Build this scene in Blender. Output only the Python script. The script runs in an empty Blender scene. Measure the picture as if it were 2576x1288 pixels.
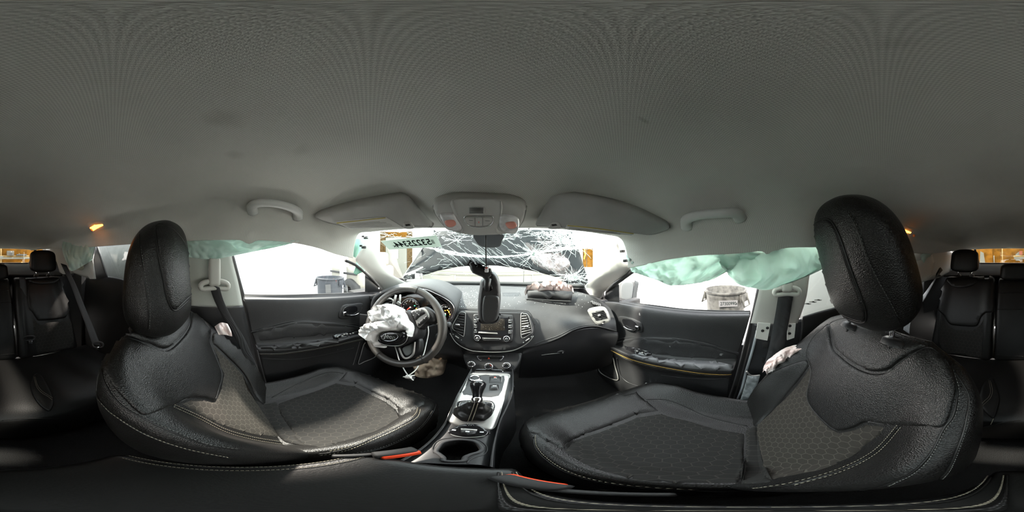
import bpy, bmesh, math, random
from math import sin, cos, tan, pi, radians, sqrt
from mathutils import Vector, Matrix, Euler
from mathutils.bvhtree import BVHTree
from mathutils.geometry import delaunay_2d_cdt
random.seed(7)
C = bpy.context.scene.collection
V = Vector
HEAD = radians(5.3)      # the car points a little left of the lens axis
H = 1.30                 # height of the lens above the ground; all points below are given relative to it
# ------------------------------------------------------------------ camera, world, light
cam_data = bpy.data.cameras.new('camera'); cam_data.type = 'PANO'
try: cam_data.cycles.panorama_type = 'EQUIRECTANGULAR'
except Exception: cam_data.panorama_type = 'EQUIRECTANGULAR'
cam_data.clip_start = 0.01
cam = bpy.data.objects.new('camera', cam_data); C.objects.link(cam)
cam.location = (0, 0, H); cam.rotation_euler = (pi/2, 0, -HEAD)
sc = bpy.context.scene; sc.camera = cam
world = bpy.data.worlds.new('world'); sc.world = world; world.use_nodes = True
bg = world.node_tree.nodes['Background']
bg.inputs[0].default_value = (0.93, 0.97, 1.0, 1); bg.inputs[1].default_value = 4.2
sun_d = bpy.data.lights.new('sun', 'SUN'); sun_d.energy = 11.0; sun_d.angle = radians(5); sun_d.color = (1, .90, .80)
sun = bpy.data.objects.new('sun', sun_d); C.objects.link(sun)
def aim_light(o, az, el):   # azimuth clockwise from the car's nose, elevation above the horizon
    v = V((sin(radians(az))*cos(radians(el)), cos(radians(az))*cos(radians(el)), sin(radians(el))))
    o.rotation_euler = (-v).to_track_quat('-Z', 'Y').to_euler()
aim_light(sun, -84, 47)
sc.view_settings.view_transform = 'Standard'; sc.view_settings.look = 'None'
sc.view_settings.gamma = 1; sc.view_settings.use_curve_mapping = False
sc.view_settings.exposure = 1.15
sc.cycles.use_denoising = True
sc.cycles.max_bounces = 8; sc.cycles.transparent_max_bounces = 16; sc.cycles.sample_clamp_indirect = 6

# ------------------------------------------------------------------ materials
def srgb(r, g, b):
    f = lambda c: (c/255/12.92) if c/255 <= .04045 else ((c/255+.055)/1.055)**2.4
    return (f(r), f(g), f(b), 1)
def base_mat(name):
    m = bpy.data.materials.new(name); m.use_nodes = True
    return m, m.node_tree, m.node_tree.nodes['Principled BSDF']
def N(nt, t, **kw):
    n = nt.nodes.new(t)
    for k, v in kw.items(): setattr(n, k, v)
    return n
def coords(nt, kind='Object'):
    return N(nt, 'ShaderNodeTexCoord').outputs[kind]
def mat(name, col, rough=.5, metal=0, bump=None, spec=.5, var=0, var_scale=4, speck=None, coat=0, col2=None, trans=0, sheen=0):
    m, nt, b = base_mat(name)
    b.inputs['Base Color'].default_value = col if len(col) == 4 else (*col, 1)
    b.inputs['Roughness'].default_value = rough; b.inputs['Metallic'].default_value = metal
    b.inputs['Specular IOR Level'].default_value = spec; b.inputs['Coat Weight'].default_value = coat
    if sheen: b.inputs['Sheen Weight'].default_value = sheen
    oc = coords(nt); last = None
    if var or speck:
        mix = N(nt, 'ShaderNodeMix', data_type='RGBA'); c = col if len(col) == 4 else (*col, 1)
        c2 = col2 or (c[0]*(1-var), c[1]*(1-var), c[2]*(1-var), 1)
        mix.inputs[6].default_value = c; mix.inputs[7].default_value = c2
        n = N(nt, 'ShaderNodeTexNoise'); n.inputs['Scale'].default_value = var_scale; n.inputs['Detail'].default_value = 5
        nt.links.new(oc, n.inputs['Vector'])
        r = N(nt, 'ShaderNodeMapRange'); r.inputs[1].default_value = .4; r.inputs[2].default_value = .65
        nt.links.new(n.outputs[0], r.inputs[0]); nt.links.new(r.outputs[0], mix.inputs[0]); last = mix.outputs[2]
        if speck:   # (colour, scale, threshold): dust, glass crumbs, stains
            mx = N(nt, 'ShaderNodeMix', data_type='RGBA'); mx.inputs[7].default_value = speck[0]
            vn = N(nt, 'ShaderNodeTexNoise'); vn.inputs['Scale'].default_value = speck[1]; vn.inputs['Detail'].default_value = 3
            nt.links.new(oc, vn.inputs['Vector'])
            rr = N(nt, 'ShaderNodeMapRange'); rr.inputs[1].default_value = speck[2]; rr.inputs[2].default_value = speck[2]+.03
            nt.links.new(vn.outputs[0], rr.inputs[0]); nt.links.new(rr.outputs[0], mx.inputs[0]); nt.links.new(last, mx.inputs[6]); last = mx.outputs[2]
        nt.links.new(last, b.inputs['Base Color'])
    if bump:        # (type, scale, strength)
        kind, s, st = bump[:3]
        if kind == 'noise':
            t = N(nt, 'ShaderNodeTexNoise'); t.inputs['Detail'].default_value = 4; out = t.outputs[0]
        elif kind == 'wave':
            t = N(nt, 'ShaderNodeTexWave'); t.inputs['Distortion'].default_value = .5; out = t.outputs['Fac']
        else:
            t = N(nt, 'ShaderNodeTexVoronoi'); out = t.outputs['Distance']
        t.inputs['Scale'].default_value = s; nt.links.new(oc, t.inputs['Vector'])
        bp = N(nt, 'ShaderNodeBump'); bp.inputs['Strength'].default_value = st; bp.inputs['Distance'].default_value = .002
        nt.links.new(out, bp.inputs['Height']); nt.links.new(bp.outputs[0], b.inputs['Normal'])
    if trans:
        tr = N(nt, 'ShaderNodeBsdfTranslucent'); tr.inputs[0].default_value = b.inputs['Base Color'].default_value
        ms = N(nt, 'ShaderNodeMixShader'); ms.inputs[0].default_value = trans
        nt.links.new(b.outputs[0], ms.inputs[1]); nt.links.new(tr.outputs[0], ms.inputs[2])
        nt.links.new(ms.outputs[0], nt.nodes['Material Output'].inputs[0])
    return m
def emis(name, col, s):
    m, nt, b = base_mat(name); b.inputs['Base Color'].default_value = (*col, 1)
    b.inputs['Emission Color'].default_value = (*col, 1); b.inputs['Emission Strength'].default_value = s
    return m
def glass_mat(name, tint=(.92, .97, .95), refl=.08):
    m, nt, b = base_mat(name); nt.nodes.remove(b)
    t = N(nt, 'ShaderNodeBsdfTransparent'); t.inputs[0].default_value = (*tint, 1)
    g = N(nt, 'ShaderNodeBsdfGlossy'); g.inputs['Roughness'].default_value = .02
    ms = N(nt, 'ShaderNodeMixShader'); ms.inputs[0].default_value = refl
    nt.links.new(t.outputs[0], ms.inputs[1]); nt.links.new(g.outputs[0], ms.inputs[2])
    nt.links.new(ms.outputs[0], nt.nodes['Material Output'].inputs[0]); return m
def hex_mat(name, c_in, c_line, scale, line=.06, rough=.85):
    """honeycomb embossed fabric, laid out in the UVs of the panel (metres)"""
    m, nt, b = base_mat(name); L = nt.links.new
    def vm(op, a=None, bb=None):
        n = N(nt, 'ShaderNodeVectorMath', operation=op)
        for i, q in enumerate((a, bb)):
            if q is None: continue
            if isinstance(q, tuple): n.inputs[i].default_value = q
            else: L(q, n.inputs[i])
        return n
    def mm(op, a, bb=None, c=None):
        n = N(nt, 'ShaderNodeMath', operation=op)
        for i, q in enumerate((a, bb, c)):
            if q is None: continue
            if isinstance(q, (int, float)): n.inputs[i].default_value = q
            else: L(q, n.inputs[i])
        return n.outputs[0]
    uv = N(nt, 'ShaderNodeUVMap'); uv.uv_map = 'UVMap'
    p = vm('SCALE', uv.outputs[0]); p.inputs['Scale'].default_value = scale
    R = (1, 1.7320508, 1); HH = (.5, .8660254, .5)
    a = vm('SUBTRACT', vm('MODULO', vm('ADD', p.outputs[0], (100, 173.20508, 0)).outputs[0], R).outputs[0], HH)
    c = vm('SUBTRACT', vm('MODULO', vm('ADD', p.outputs[0], (100.5, 173.20508+.8660254, 0)).outputs[0], R).outputs[0], HH)
    def hd(v):
        ab = vm('ABSOLUTE', v.outputs[0]); s = N(nt, 'ShaderNodeSeparateXYZ'); L(ab.outputs[0], s.inputs[0])
        dd = mm('ADD', mm('MULTIPLY', s.outputs[0], .5), mm('MULTIPLY', s.outputs[1], .8660254))
        return mm('MAXIMUM', s.outputs[0], dd)
    e = mm('SUBTRACT', .5, mm('MINIMUM', hd(a), hd(c)))
    r = N(nt, 'ShaderNodeMapRange'); r.inputs[1].default_value = line*.4; r.inputs[2].default_value = line; L(e, r.inputs[0])
    mix = N(nt, 'ShaderNodeMix', data_type='RGBA'); mix.inputs[6].default_value = c_line; mix.inputs[7].default_value = c_in
    L(r.outputs[0], mix.inputs[0]); L(mix.outputs[2], b.inputs['Base Color'])
    b.inputs['Roughness'].default_value = rough; b.inputs['Specular IOR Level'].default_value = .3
    bp = N(nt, 'ShaderNodeBump'); bp.inputs['Strength'].default_value = .5; bp.inputs['Distance'].default_value = .001
    L(r.outputs[0], bp.inputs['Height']); L(bp.outputs[0], b.inputs['Normal'])
    return m
M = {}
M['liner'] = mat('headliner_fabric', (.56, .56, .52), .95, bump=('voronoi', 900, .5), var=.10, var_scale=3, speck=((.25, .22, .15, 1), 5.5, .80), spec=.2)
def dots(m, pitch, amt):   # woven dot texture of the roof lining
    nt = m.node_tree; b = nt.nodes['Principled BSDF']; L = nt.links.new; last = b.inputs['Base Color'].links[0].from_socket
    s = N(nt, 'ShaderNodeSeparateXYZ'); L(coords(nt), s.inputs[0])
    def mm(op, a, c):
        n = N(nt, 'ShaderNodeMath', operation=op)
        for i, q in enumerate((a, c)):
            if q is None: continue
            if isinstance(q, (int, float)): n.inputs[i].default_value = q
            else: L(q, n.inputs[i])
        return n.outputs[0]
    k = 2*pi/pitch
    v = mm('MULTIPLY', mm('SINE', mm('MULTIPLY', s.outputs[0], k), None), mm('SINE', mm('MULTIPLY', s.outputs[1], k), None))
    sc_ = mm('ADD', mm('MULTIPLY', v, amt), 1.0)
    sv = N(nt, 'ShaderNodeVectorMath', operation='SCALE'); L(last, sv.inputs[0]); L(sc_, sv.inputs['Scale']); L(sv.outputs[0], b.inputs['Base Color'])
dots(M['liner'], .0055, .20)
def stains(m, pts, col):
    nt = m.node_tree; b = nt.nodes['Principled BSDF']; oc = coords(nt); last = b.inputs['Base Color'].links[0].from_socket; L = nt.links.new
    nz = N(nt, 'ShaderNodeTexNoise'); nz.inputs['Scale'].default_value = 26; nz.inputs['Detail'].default_value = 6; L(oc, nz.inputs['Vector'])
    for c, sx, sy, st in pts:
        sub = N(nt, 'ShaderNodeVectorMath', operation='SUBTRACT'); sub.inputs[1].default_value = c; L(oc, sub.inputs[0])
        dv = N(nt, 'ShaderNodeVectorMath', operation='MULTIPLY'); dv.inputs[1].default_value = (1/sx, 1/sy, 1/max(sx, sy)); L(sub.outputs[0], dv.inputs[0])
        ln = N(nt, 'ShaderNodeVectorMath', operation='LENGTH'); L(dv.outputs[0], ln.inputs[0])
        ad = N(nt, 'ShaderNodeMath', operation='ADD'); L(ln.outputs['Value'], ad.inputs[0]); L(nz.outputs[0], ad.inputs[1])
        r = N(nt, 'ShaderNodeMapRange'); r.inputs[1].default_value = 1.5; r.inputs[2].default_value = .75; r.inputs[4].default_value = st; L(ad.outputs[0], r.inputs[0])
        mx = N(nt, 'ShaderNodeMix', data_type='RGBA'); mx.inputs[7].default_value = col; L(r.outputs[0], mx.inputs[0]); L(last, mx.inputs[6]); last = mx.outputs[2]
    L(last, b.inputs['Base Color'])
M['trim_grey'] = mat('grey_plastic_trim', (.45, .45, .425), .6, bump=('noise', 900, .15), spec=.4)
M['visor'] = mat('visor_vinyl', (.42, .42, .40), .75, bump=('noise', 700, .15), var=.12, var_scale=9)
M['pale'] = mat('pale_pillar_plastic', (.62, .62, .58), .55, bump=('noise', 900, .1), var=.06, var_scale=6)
M['leather'] = mat('black_leather', (.009, .0086, .0082), .35, bump=('voronoi', 420, .35), spec=.32)
M['leather2'] = mat('black_leather_smooth', (.010, .0098, .0095), .34, bump=('noise', 300, .2), spec=.28)
M['hex'] = hex_mat('honeycomb_cloth', (.024, .021, .017, 1), (.055, .049, .040, 1), 46)
M['hexd'] = hex_mat('dark_honeycomb_cloth', (.012, .0115, .0105, 1), (.026, .024, .021, 1), 42)
M['thread'] = mat('tan_thread', (.30, .27, .20), .8)
M['thread_d'] = mat('grey_thread', (.12, .12, .115), .8)
M['thread_o'] = mat('orange_thread', (.42, .27, .06), .8)
M['rear_leather'] = mat('rear_black_leather', (.007, .0068, .0065), .45, bump=('noise', 300, .2), spec=.22)
M['dash'] = mat('dash_vinyl', (.05, .05, .051), .6, spec=.28, bump=('noise', 500, .4), speck=((.4, .4, .4, 1), 160, .76), var=.2, var_scale=7)
M['plastic'] = mat('black_plastic', (.018, .018, .019), .45, bump=('noise', 900, .12))
M['plastic_g'] = mat('gloss_black', (.008, .008, .009), .12)
M['door'] = mat('door_vinyl', (.022, .022, .023), .55, spec=.35, bump=('noise', 500, .35), speck=((.2, .2, .2, 1), 20, .74), var=.2, var_scale=7)
M['silver'] = mat('satin_silver', (.42, .41, .39), .38, .7)
M['silver_m'] = mat('matte_silver', (.42, .41, .39), .45, .6)
M['chrome'] = mat('chrome', (.8, .8, .82), .1, 1)
M['dark_metal'] = mat('dark_metal', (.05, .05, .05), .35, .6)
M['carpet'] = mat('black_carpet', (.008, .008, .008), .95, bump=('noise', 400, 1))
M['belt'] = mat('belt_webbing', (.03, .031, .033), .75, bump=('wave', 260, .4))
M['green'] = mat('mint_airbag_cloth', (.66, .80, .74), .8, bump=('noise', 600, .2), trans=.42, var=.1, var_scale=8)
M['green_shaded'] = mat('shaded_mint_cloth', (.20, .40, .32), .8, bump=('noise', 600, .2))  # darker copy of the mint cloth, pillar shade put into its colour
M['white_bag'] = mat('white_airbag_cloth', (.88, .89, .88), .8, bump=('noise', 500, .2))
M['pink_bag'] = mat('pinkish_airbag_cloth', (.80, .62, .58), .8, bump=('noise', 300, .2), var=.35, var_scale=22, col2=(.9, .86, .84, 1))
M['red'] = mat('buckle_red', (.75, .06, .015), .4)
M['glass'] = glass_mat('clear_glass')
M['wglass'] = glass_mat('windshield_glass', (.86, .95, .93), .06)
M['lens'] = mat('frosted_lens', (.75, .75, .75), .15, spec=.8, var=.4, var_scale=30)
M['lens_red'] = mat('reddish_lens', (.7, .3, .24), .3)
M['crack'] = mat('fractured_glass', (.9, .97, .95), .3, trans=.5)
M['black'] = mat('rubber_black', (.012, .012, .012), .7)
M['white'] = mat('white_plastic', (.8, .8, .8), .4)
M['label'] = mat('label_film', (.34, .34, .32), .6)
M['label_y'] = mat('label_yellow', (.45, .36, .06), .6)
M['ink'] = mat('ink', (.004, .008, .007), .8, spec=.1)
M['mark'] = mat('white_print', (.6, .6, .6), .6)
M['orange'] = emis('orange_lamp', (1, .30, .03), 6)
M['orange2'] = emis('orange_lamp_soft', (1, .22, .05), .5)
M['e_red'] = emis('red_telltale', (1, .05, .03), 3)
M['e_amber'] = emis('amber_telltale', (1, .45, .05), 3)
M['e_green'] = emis('green_telltale', (.1, .8, .35), 1.5)
M['e_white'] = emis('gauge_white', (.8, .8, .75), .35)
M['tan_cloth'] = mat('crumpled_tan_cloth', (.35, .27, .2), .9, var=.4, var_scale=15)

# ------------------------------------------------------------------ geometry helpers
def dr(px, py):
    lo = radians((px-1288)*360/2576)+HEAD; la = radians((644-py)*180/1288)
    return V((sin(lo)*cos(la), cos(lo)*cos(la), sin(la)))
def P(px, py, x=None, y=None, z=None, r=None, d=None):
    q = dr(px, py)
    if x is not None: return q*(x/q.x)
    if y is not None: return q*(y/q.y)
    if z is not None: return q*(z/q.z)
    if r is not None: return q*(r/max(1e-6, sqrt(q.x**2+q.y**2)))
    return q*d
def tag(o, label=None, cat=None, group=None, kind=None):
    if label: o['label'] = label
    if cat: o['category'] = cat
    if group: o['group'] = group
    if kind: o['kind'] = kind
    return o
ROOT = {}
def thing(name, loc, label, cat, group=None, kind=None):
    o = bpy.data.objects.new(name, None); C.objects.link(o); o.empty_display_size = .05
    o.location = V(loc)+V((0, 0, H)); ROOT[o.name] = o.location.copy()
    return tag(o, label, cat, group, kind)
def origin_of(o):
    p = V((0, 0, 0))
    while o is not None: p += o.location; o = o.parent
    return p
def mk(name, verts, faces, m, parent=None, smooth=True, uvs=None, thick=0, offset=-1, bevel=0, sub=0, mats=None, fm=None):
    base = origin_of(parent) if parent is not None else V((0, 0, 0))
    me = bpy.data.meshes.new(name)
    if parent is None and len(verts):
        base = sum((V(v) for v in verts), V((0, 0, 0)))/len(verts)+V((0, 0, H))
    me.from_pydata([tuple(V(v)+V((0, 0, H))-base) for v in verts], [], faces)
    if uvs is not None:
        ul = me.uv_layers.new(name='UVMap')
        for l in me.loops: ul.data[l.index].uv = uvs[l.vertex_index]
    for q in (mats or [m]): me.materials.append(q)
    if smooth:
        for p in me.polygons: p.use_smooth = True
    if fm:
        for p, i in zip(me.polygons, fm): p.material_index = i
    o = bpy.data.objects.new(name, me); C.objects.link(o)
    if parent is not None: o.parent = parent
    else: o.location = base
    if thick:
        s = o.modifiers.new('s', 'SOLIDIFY'); s.thickness = thick; s.offset = offset
    if bevel:
        s = o.modifiers.new('b', 'BEVEL'); s.width = bevel; s.segments = 2; s.limit_method = 'ANGLE'
    if sub:
        s = o.modifiers.new('u', 'SUBSURF'); s.levels = sub; s.render_levels = sub
    return o
def cr(pts, n, closed=False):
    """resample a control polyline as a Catmull-Rom curve, even in arc length"""
    pts = [V(p) for p in pts]; m = len(pts)
    if m == 2 and not closed: return [pts[0].lerp(pts[1], i/(n-1)) for i in range(n)]
    den = []; segs = m if closed else m-1
    for i in range(segs):
        if closed: a, b, c, d = pts[(i-1) % m], pts[i], pts[(i+1) % m], pts[(i+2) % m]
        else: a, b, c, d = pts[max(i-1, 0)], pts[i], pts[i+1], pts[min(i+2, m-1)]
        for k in range(12):
            t = k/12
            den.append(.5*((2*b)+(c-a)*t+(2*a-5*b+4*c-d)*t*t+(3*b-a-3*c+d)*t**3))
    den.append(pts[0] if closed else pts[-1])
    L = [0]
    for i in range(1, len(den)): L.append(L[-1]+(den[i]-den[i-1]).length)
    out = []; j = 0; cnt = n if closed else n-1
    for i in range(n):
        s = L[-1]*i/cnt
        while j < len(L)-2 and L[j+1] < s: j += 1
        f = (s-L[j])/max(1e-9, L[j+1]-L[j]); out.append(den[j].lerp(den[j+1], min(1, max(0, f))))
    return out
def cr_u(pts, n):
    """Catmull-Rom sampled evenly in parameter (keeps lattice columns aligned)"""
    pts = [V(p) for p in pts]; m = len(pts); out = []
    for k in range(n):
        t = k/(n-1)*(m-1); i = min(int(t), m-2); t -= i
        a, b, c, d = pts[max(i-1, 0)], pts[i], pts[i+1], pts[min(i+2, m-1)]
        out.append(.5*((2*b)+(c-a)*t+(2*a-5*b+4*c-d)*t*t+(3*b-a-3*c+d)*t**3))
    return out
def surf(rows, nu, nv, even=True, closed=False):
    R = [cr(r, nu, closed) if even else cr_u(r, nu) for r in rows]
    cols = [cr_u([r[i] for r in R], nv) for i in range(nu)]
    return [[cols[i][j] for i in range(nu)] for j in range(nv)]
def grid_vf(g, closed=False):
    nv, nu = len(g), len(g[0]); vs = [p for r in g for p in r]; fs = []
    for j in range(nv-1):
        for i in range(nu if closed else nu-1):
            k = (i+1) % nu; fs.append((j*nu+i, j*nu+k, (j+1)*nu+k, (j+1)*nu+i))
    return vs, fs
class Bvh:
    def __init__(s, vs, fs): s.b = BVHTree.FromPolygons([tuple(v) for v in vs], fs)
    def cast(s, px, py):
        d = dr(px, py); h = s.b.ray_cast((0, 0, 0), d)
        if h[0] is None: return None
        n = h[1]; n = -n if n.dot(d) > 0 else n
        return h[0], n
class Pl:
    def __init__(s, p, n): s.p = V(p); s.n = V(n).normalized()
    def cast(s, px, py):
        d = dr(px, py); k = d.dot(s.n)
        if abs(k) < 1e-6: return None
        t = s.p.dot(s.n)/k
        if t <= 0: return None
        return d*t, (-s.n if k > 0 else s.n)
def sheet(name, rows, nu, nv, m, parent=None, thick=0, even=True, uv=False, **kw):
    g = surf(rows, nu, nv, even); vs, fs = grid_vf(g)
    uvs = None
    if uv:
        uvs = [(i/nu, j/nv) for j in range(nv) for i in range(nu)]
    o = mk(name, vs, fs, m, parent, thick=thick, uvs=uvs, **kw); return o, Bvh(vs, fs)
def seg_d(p, a, b):
    ab = b-a; t = max(0, min(1, (p-a).dot(ab)/max(1e-9, ab.length_squared))); return (p-a-ab*t).length
def inside(p, poly):
    c = False; j = len(poly)-1
    for i in range(len(poly)):
        a, b = poly[i], poly[j]
        if (a.y > p.y) != (b.y > p.y) and p.x < (b.x-a.x)*(p.y-a.y)/(b.y-a.y)+a.x: c = not c
        j = i
    return c
def panel(name, poly, tg, m, parent=None, h=.003, edge=5, res=7, base=-.003, curve=True, n=None, uvf=None, hf=None, **kw):
    """a padded or moulded piece laid on a built surface: outline and relief; the outline is traced where rays meet the surface"""
    pl = [V((a[0], a[1])) for a in poly]
    if curve:
        n = n or max(24, int(sum((pl[i]-pl[i-1]).length for i in range(len(pl)))/5))
        pl = [V((q.x, q.y)) for q in cr([V((p.x, p.y, 0)) for p in pl], n, True)]
    area = sum(pl[i-1].x*pl[i].y-pl[i].x*pl[i-1].y for i in range(len(pl)))
    if area < 0: pl.reverse()
    nb = len(pl); pts = list(pl); hs = [0]*nb
    for k, fr in ((.35, .35), (1, 1)):
        for i in range(nb):
            a, b, c = pl[i-1], pl[i], pl[(i+1) % nb]
            t = (c-a).normalized(); q = b+V((-t.y, t.x))*edge*fr
            dmin = min(seg_d(q, pl[j-1], pl[j]) for j in range(nb))
            if dmin > edge*fr*.8 and inside(q, pl): pts.append(q); hs.append(fr)
    x0, x1 = min(p.x for p in pl), max(p.x for p in pl); y0, y1 = min(p.y for p in pl), max(p.y for p in pl)
    yy = y0+res*.5; row = 0
    while yy < y1:
        xx = x0+res*(.25+.5*(row % 2))
        while xx < x1:
            q = V((xx, yy))
            if inside(q, pl) and min(seg_d(q, pl[j-1], pl[j]) for j in range(nb)) > edge*1.25: pts.append(q); hs.append(1)
            xx += res
        yy += res; row += 1
    r = delaunay_2d_cdt(pts, [(i, (i+1) % nb) for i in range(nb)], [], 1, 1e-4)
    v2, f2 = r[0], r[2]; orig = r[3]
    vs = []; ok = []; uvs = []
    for i, q in enumerate(v2):
        f = hs[orig[i][0]] if orig[i] and orig[i][0] < len(hs) else 0
        hit = tg.cast(q.x, q.y)
        if hit is None: vs.append(V((0, 0, 0))); ok.append(False); uvs.append((0, 0)); continue
        ff = sqrt(max(0, 1-(1-f)**2)); hh = base+(h-base)*ff
        if hf: hh += hf(q.x, q.y)*ff
        p = hit[0]+hit[1]*hh; vs.append(p); ok.append(True); uvs.append(uvf(p) if uvf else (p.x+p.y, p.z))
    fs = []
    for f in f2:
        if not all(ok[i] for i in f): continue
        c = V((0, 0, 0)); nn = (vs[f[1]]-vs[f[0]]).cross(vs[f[2]]-vs[f[0]])
        if max((vs[f[i]]-vs[f[i-1]]).length for i in range(3)) > .25 and not kw.get('big'): continue
        fs.append(tuple(f) if nn.dot(vs[f[0]]) < 0 else tuple(reversed(f)))
    used = sorted({i for f in fs for i in f}); mp = {a: b for b, a in enumerate(used)}
    kw.pop('big', None)
    if not used: return None
    return mk(name, [vs[i] for i in used], [tuple(mp[i] for i in f) for f in fs], m, parent, uvs=[uvs[i] for i in used], **kw)
def onto(pts, tg, n=None, off=0, curve=True):
    if curve: pts = [(q.x, q.y) for q in cr([V((a, b, 0)) for a, b in pts], n or max(8, len(pts)*8))]
    out = []
    for a, b in pts:
        h = tg.cast(a, b)
        if h: out.append(h[0]+h[1]*off)
    return out
def frames(pts):
    T = []; n = len(pts)
    for i in range(n): T.append((pts[min(i+1, n-1)]-pts[max(i-1, 0)]).normalized())
    up = V((0, 0, 1)) if abs(T[0].z) < .9 else V((1, 0, 0)); fr = []
    nrm = (up-T[0]*up.dot(T[0])).normalized()
    for t in T:
        nrm = (nrm-t*nrm.dot(t))
        nrm = nrm.normalized() if nrm.length > 1e-6 else V((1, 0, 0)); fr.append((t, nrm, t.cross(nrm)))
    return fr
def tube_vf(pts, r, seg=8, closed=False, flat=1.0):
    pts = [V(p) for p in pts]; n = len(pts); rs = r if isinstance(r, (list, tuple)) else [r]*n
    fr = frames(pts); vs = []; fs = []
    if closed:
        fr2 = []
        for i in range(n):
            t = (pts[(i+1) % n]-pts[i-1]).normalized(); a = fr[i][1]; a = (a-t*a.dot(t)).normalized(); fr2.append((t, a, t.cross(a)))
        fr = fr2
    for i, (t, a, b) in enumerate(fr):
        for k in range(seg):
            w = 2*pi*k/seg; vs.append(pts[i]+a*(cos(w)*rs[i])+b*(sin(w)*rs[i]*flat))
    for i in range(n if closed else n-1):
        j = (i+1) % n
        for k in range(seg): l = (k+1) % seg; fs.append((i*seg+k, i*seg+l, j*seg+l, j*seg+k))
    if not closed:
        fs.append(tuple(reversed(range(seg)))); fs.append(tuple((n-1)*seg+k for k in range(seg)))
    return vs, fs
def tube(name, pts, r, m, parent=None, seg=8, closed=False, flat=1.0, **kw):
    vs, fs = tube_vf(pts, r, seg, closed, flat); return mk(name, vs, fs, m, parent, **kw)
def join(parts):
    vs, fs = [], []
    for a, b in parts:
        o = len(vs); vs += list(a); fs += [tuple(i+o for i in f) for f in b]
    return vs, fs
def seam(name, px, tg, m, parent, r=.0009, off=.0006, n=None):
    p = onto(px, tg, n, off)
    if len(p) > 2: return tube(name, p, r, m, parent, 5)
def stitches(px, tg, m, parent, step=.006, ln=.004, w=.0007, off=.0012, name='stitching'):
    p = onto(px, tg, max(30, len(px)*24), off)
    if len(p) < 3: return
    L = [0]
    for i in range(1, len(p)): L.append(L[-1]+(p[i]-p[i-1]).length)
    def at(s):
        for i in range(1, len(L)):
            if L[i] >= s: return p[i-1].lerp(p[i], (s-L[i-1])/max(1e-9, L[i]-L[i-1]))
        return p[-1]
    parts = []; s = 0
    while s+ln < L[-1]:
        a, b = at(s), at(s+ln)
        if (b-a).length < ln*2: parts.append(tube_vf([a, a.lerp(b, .5), b], [w*.6, w, w*.6], 5))
        s += step
    if parts:
        vs, fs = join(parts); o = mk(name, vs, fs, m, parent); o['kind'] = 'stuff'; return o
def basis(x, y, z=None):
    x = V(x).normalized(); y = V(y); y = (y-x*y.dot(x)).normalized(); z = x.cross(y)
    return Matrix((x, y, z)).transposed()
def rbox_vf(c, size, R=None, bev=.2, seg=2):
    bm = bmesh.new(); bmesh.ops.create_cube(bm, size=1)
    for v in bm.verts: v.co = V((v.co.x*size[0], v.co.y*size[1], v.co.z*size[2]))
    if bev: bmesh.ops.bevel(bm, geom=bm.edges[:], offset=min(size)*bev, segments=seg, affect='EDGES', profile=.5)
    bm.verts.index_update()
    vs = [(R @ v.co if R else v.co)+V(c) for v in bm.verts]; fs = [tuple(v.index for v in f.verts) for f in bm.faces]; bm.free()
    return vs, fs
def rbox(name, c, size, m, parent=None, R=None, bev=.2, seg=2, **kw):
    vs, fs = rbox_vf(c, size, R, bev, seg); return mk(name, vs, fs, m, parent, smooth=kw.pop('smooth', bev > 0), **kw)
def lathe_vf(prof, c, axis, seg=32, ux=None):
    a = V(axis).normalized(); u = V(ux) if ux else (V((0, 0, 1)) if abs(a.z) < .9 else V((1, 0, 0)))
    u = (u-a*u.dot(a)).normalized(); w = a.cross(u); vs, fs = [], []
    for r, h in prof:
        for k in range(seg):
            t = 2*pi*k/seg; vs.append(V(c)+a*h+u*(cos(t)*r)+w*(sin(t)*r))
    for i in range(len(prof)-1):
        for k in range(seg): l = (k+1) % seg; fs.append((i*seg+k, i*seg+l, (i+1)*seg+l, (i+1)*seg+k))
    return vs, fs
def lathe(name, prof, c, axis, m, parent=None, seg=32, **kw):
    vs, fs = lathe_vf(prof, c, axis, seg); return mk(name, vs, fs, m, parent, **kw)
def plate(name, pts, nrm, thick, m, parent=None, bevel=.001, smooth=False):
    """flat piece with real thickness from an outline in space; nrm points to the side that shows"""
    pts = [V(p) for p in pts]; k = V(nrm).normalized(); n = len(pts)
    a = V((0, 0, 0))
    for i in range(n): a += pts[i-1].cross(pts[i])
    if a.dot(k) < 0: pts.reverse()
    vs = pts+[p-k*thick for p in pts]; fs = [tuple(range(n)), tuple(reversed(range(n, 2*n)))]
    for i in range(n): j = (i+1) % n; fs.append((i, i+n, j+n, j))
    return mk(name, vs, fs, m, parent, smooth=smooth, bevel=bevel)
def plp(name, px, tg, thick, m, parent=None, off=0, bevel=.001, curve=False, n=40):
    """plate whose outline lies in the plane tg, pushed out by off"""
    if curve: px = [(q.x, q.y) for q in cr([V((a, b, 0)) for a, b in px], n, True)]
    h = [tg.cast(a, b) for a, b in px]; nn = h[0][1]
    return plate(name, [q[0]+nn*off for q in h], nn, thick, m, parent, bevel)
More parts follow.
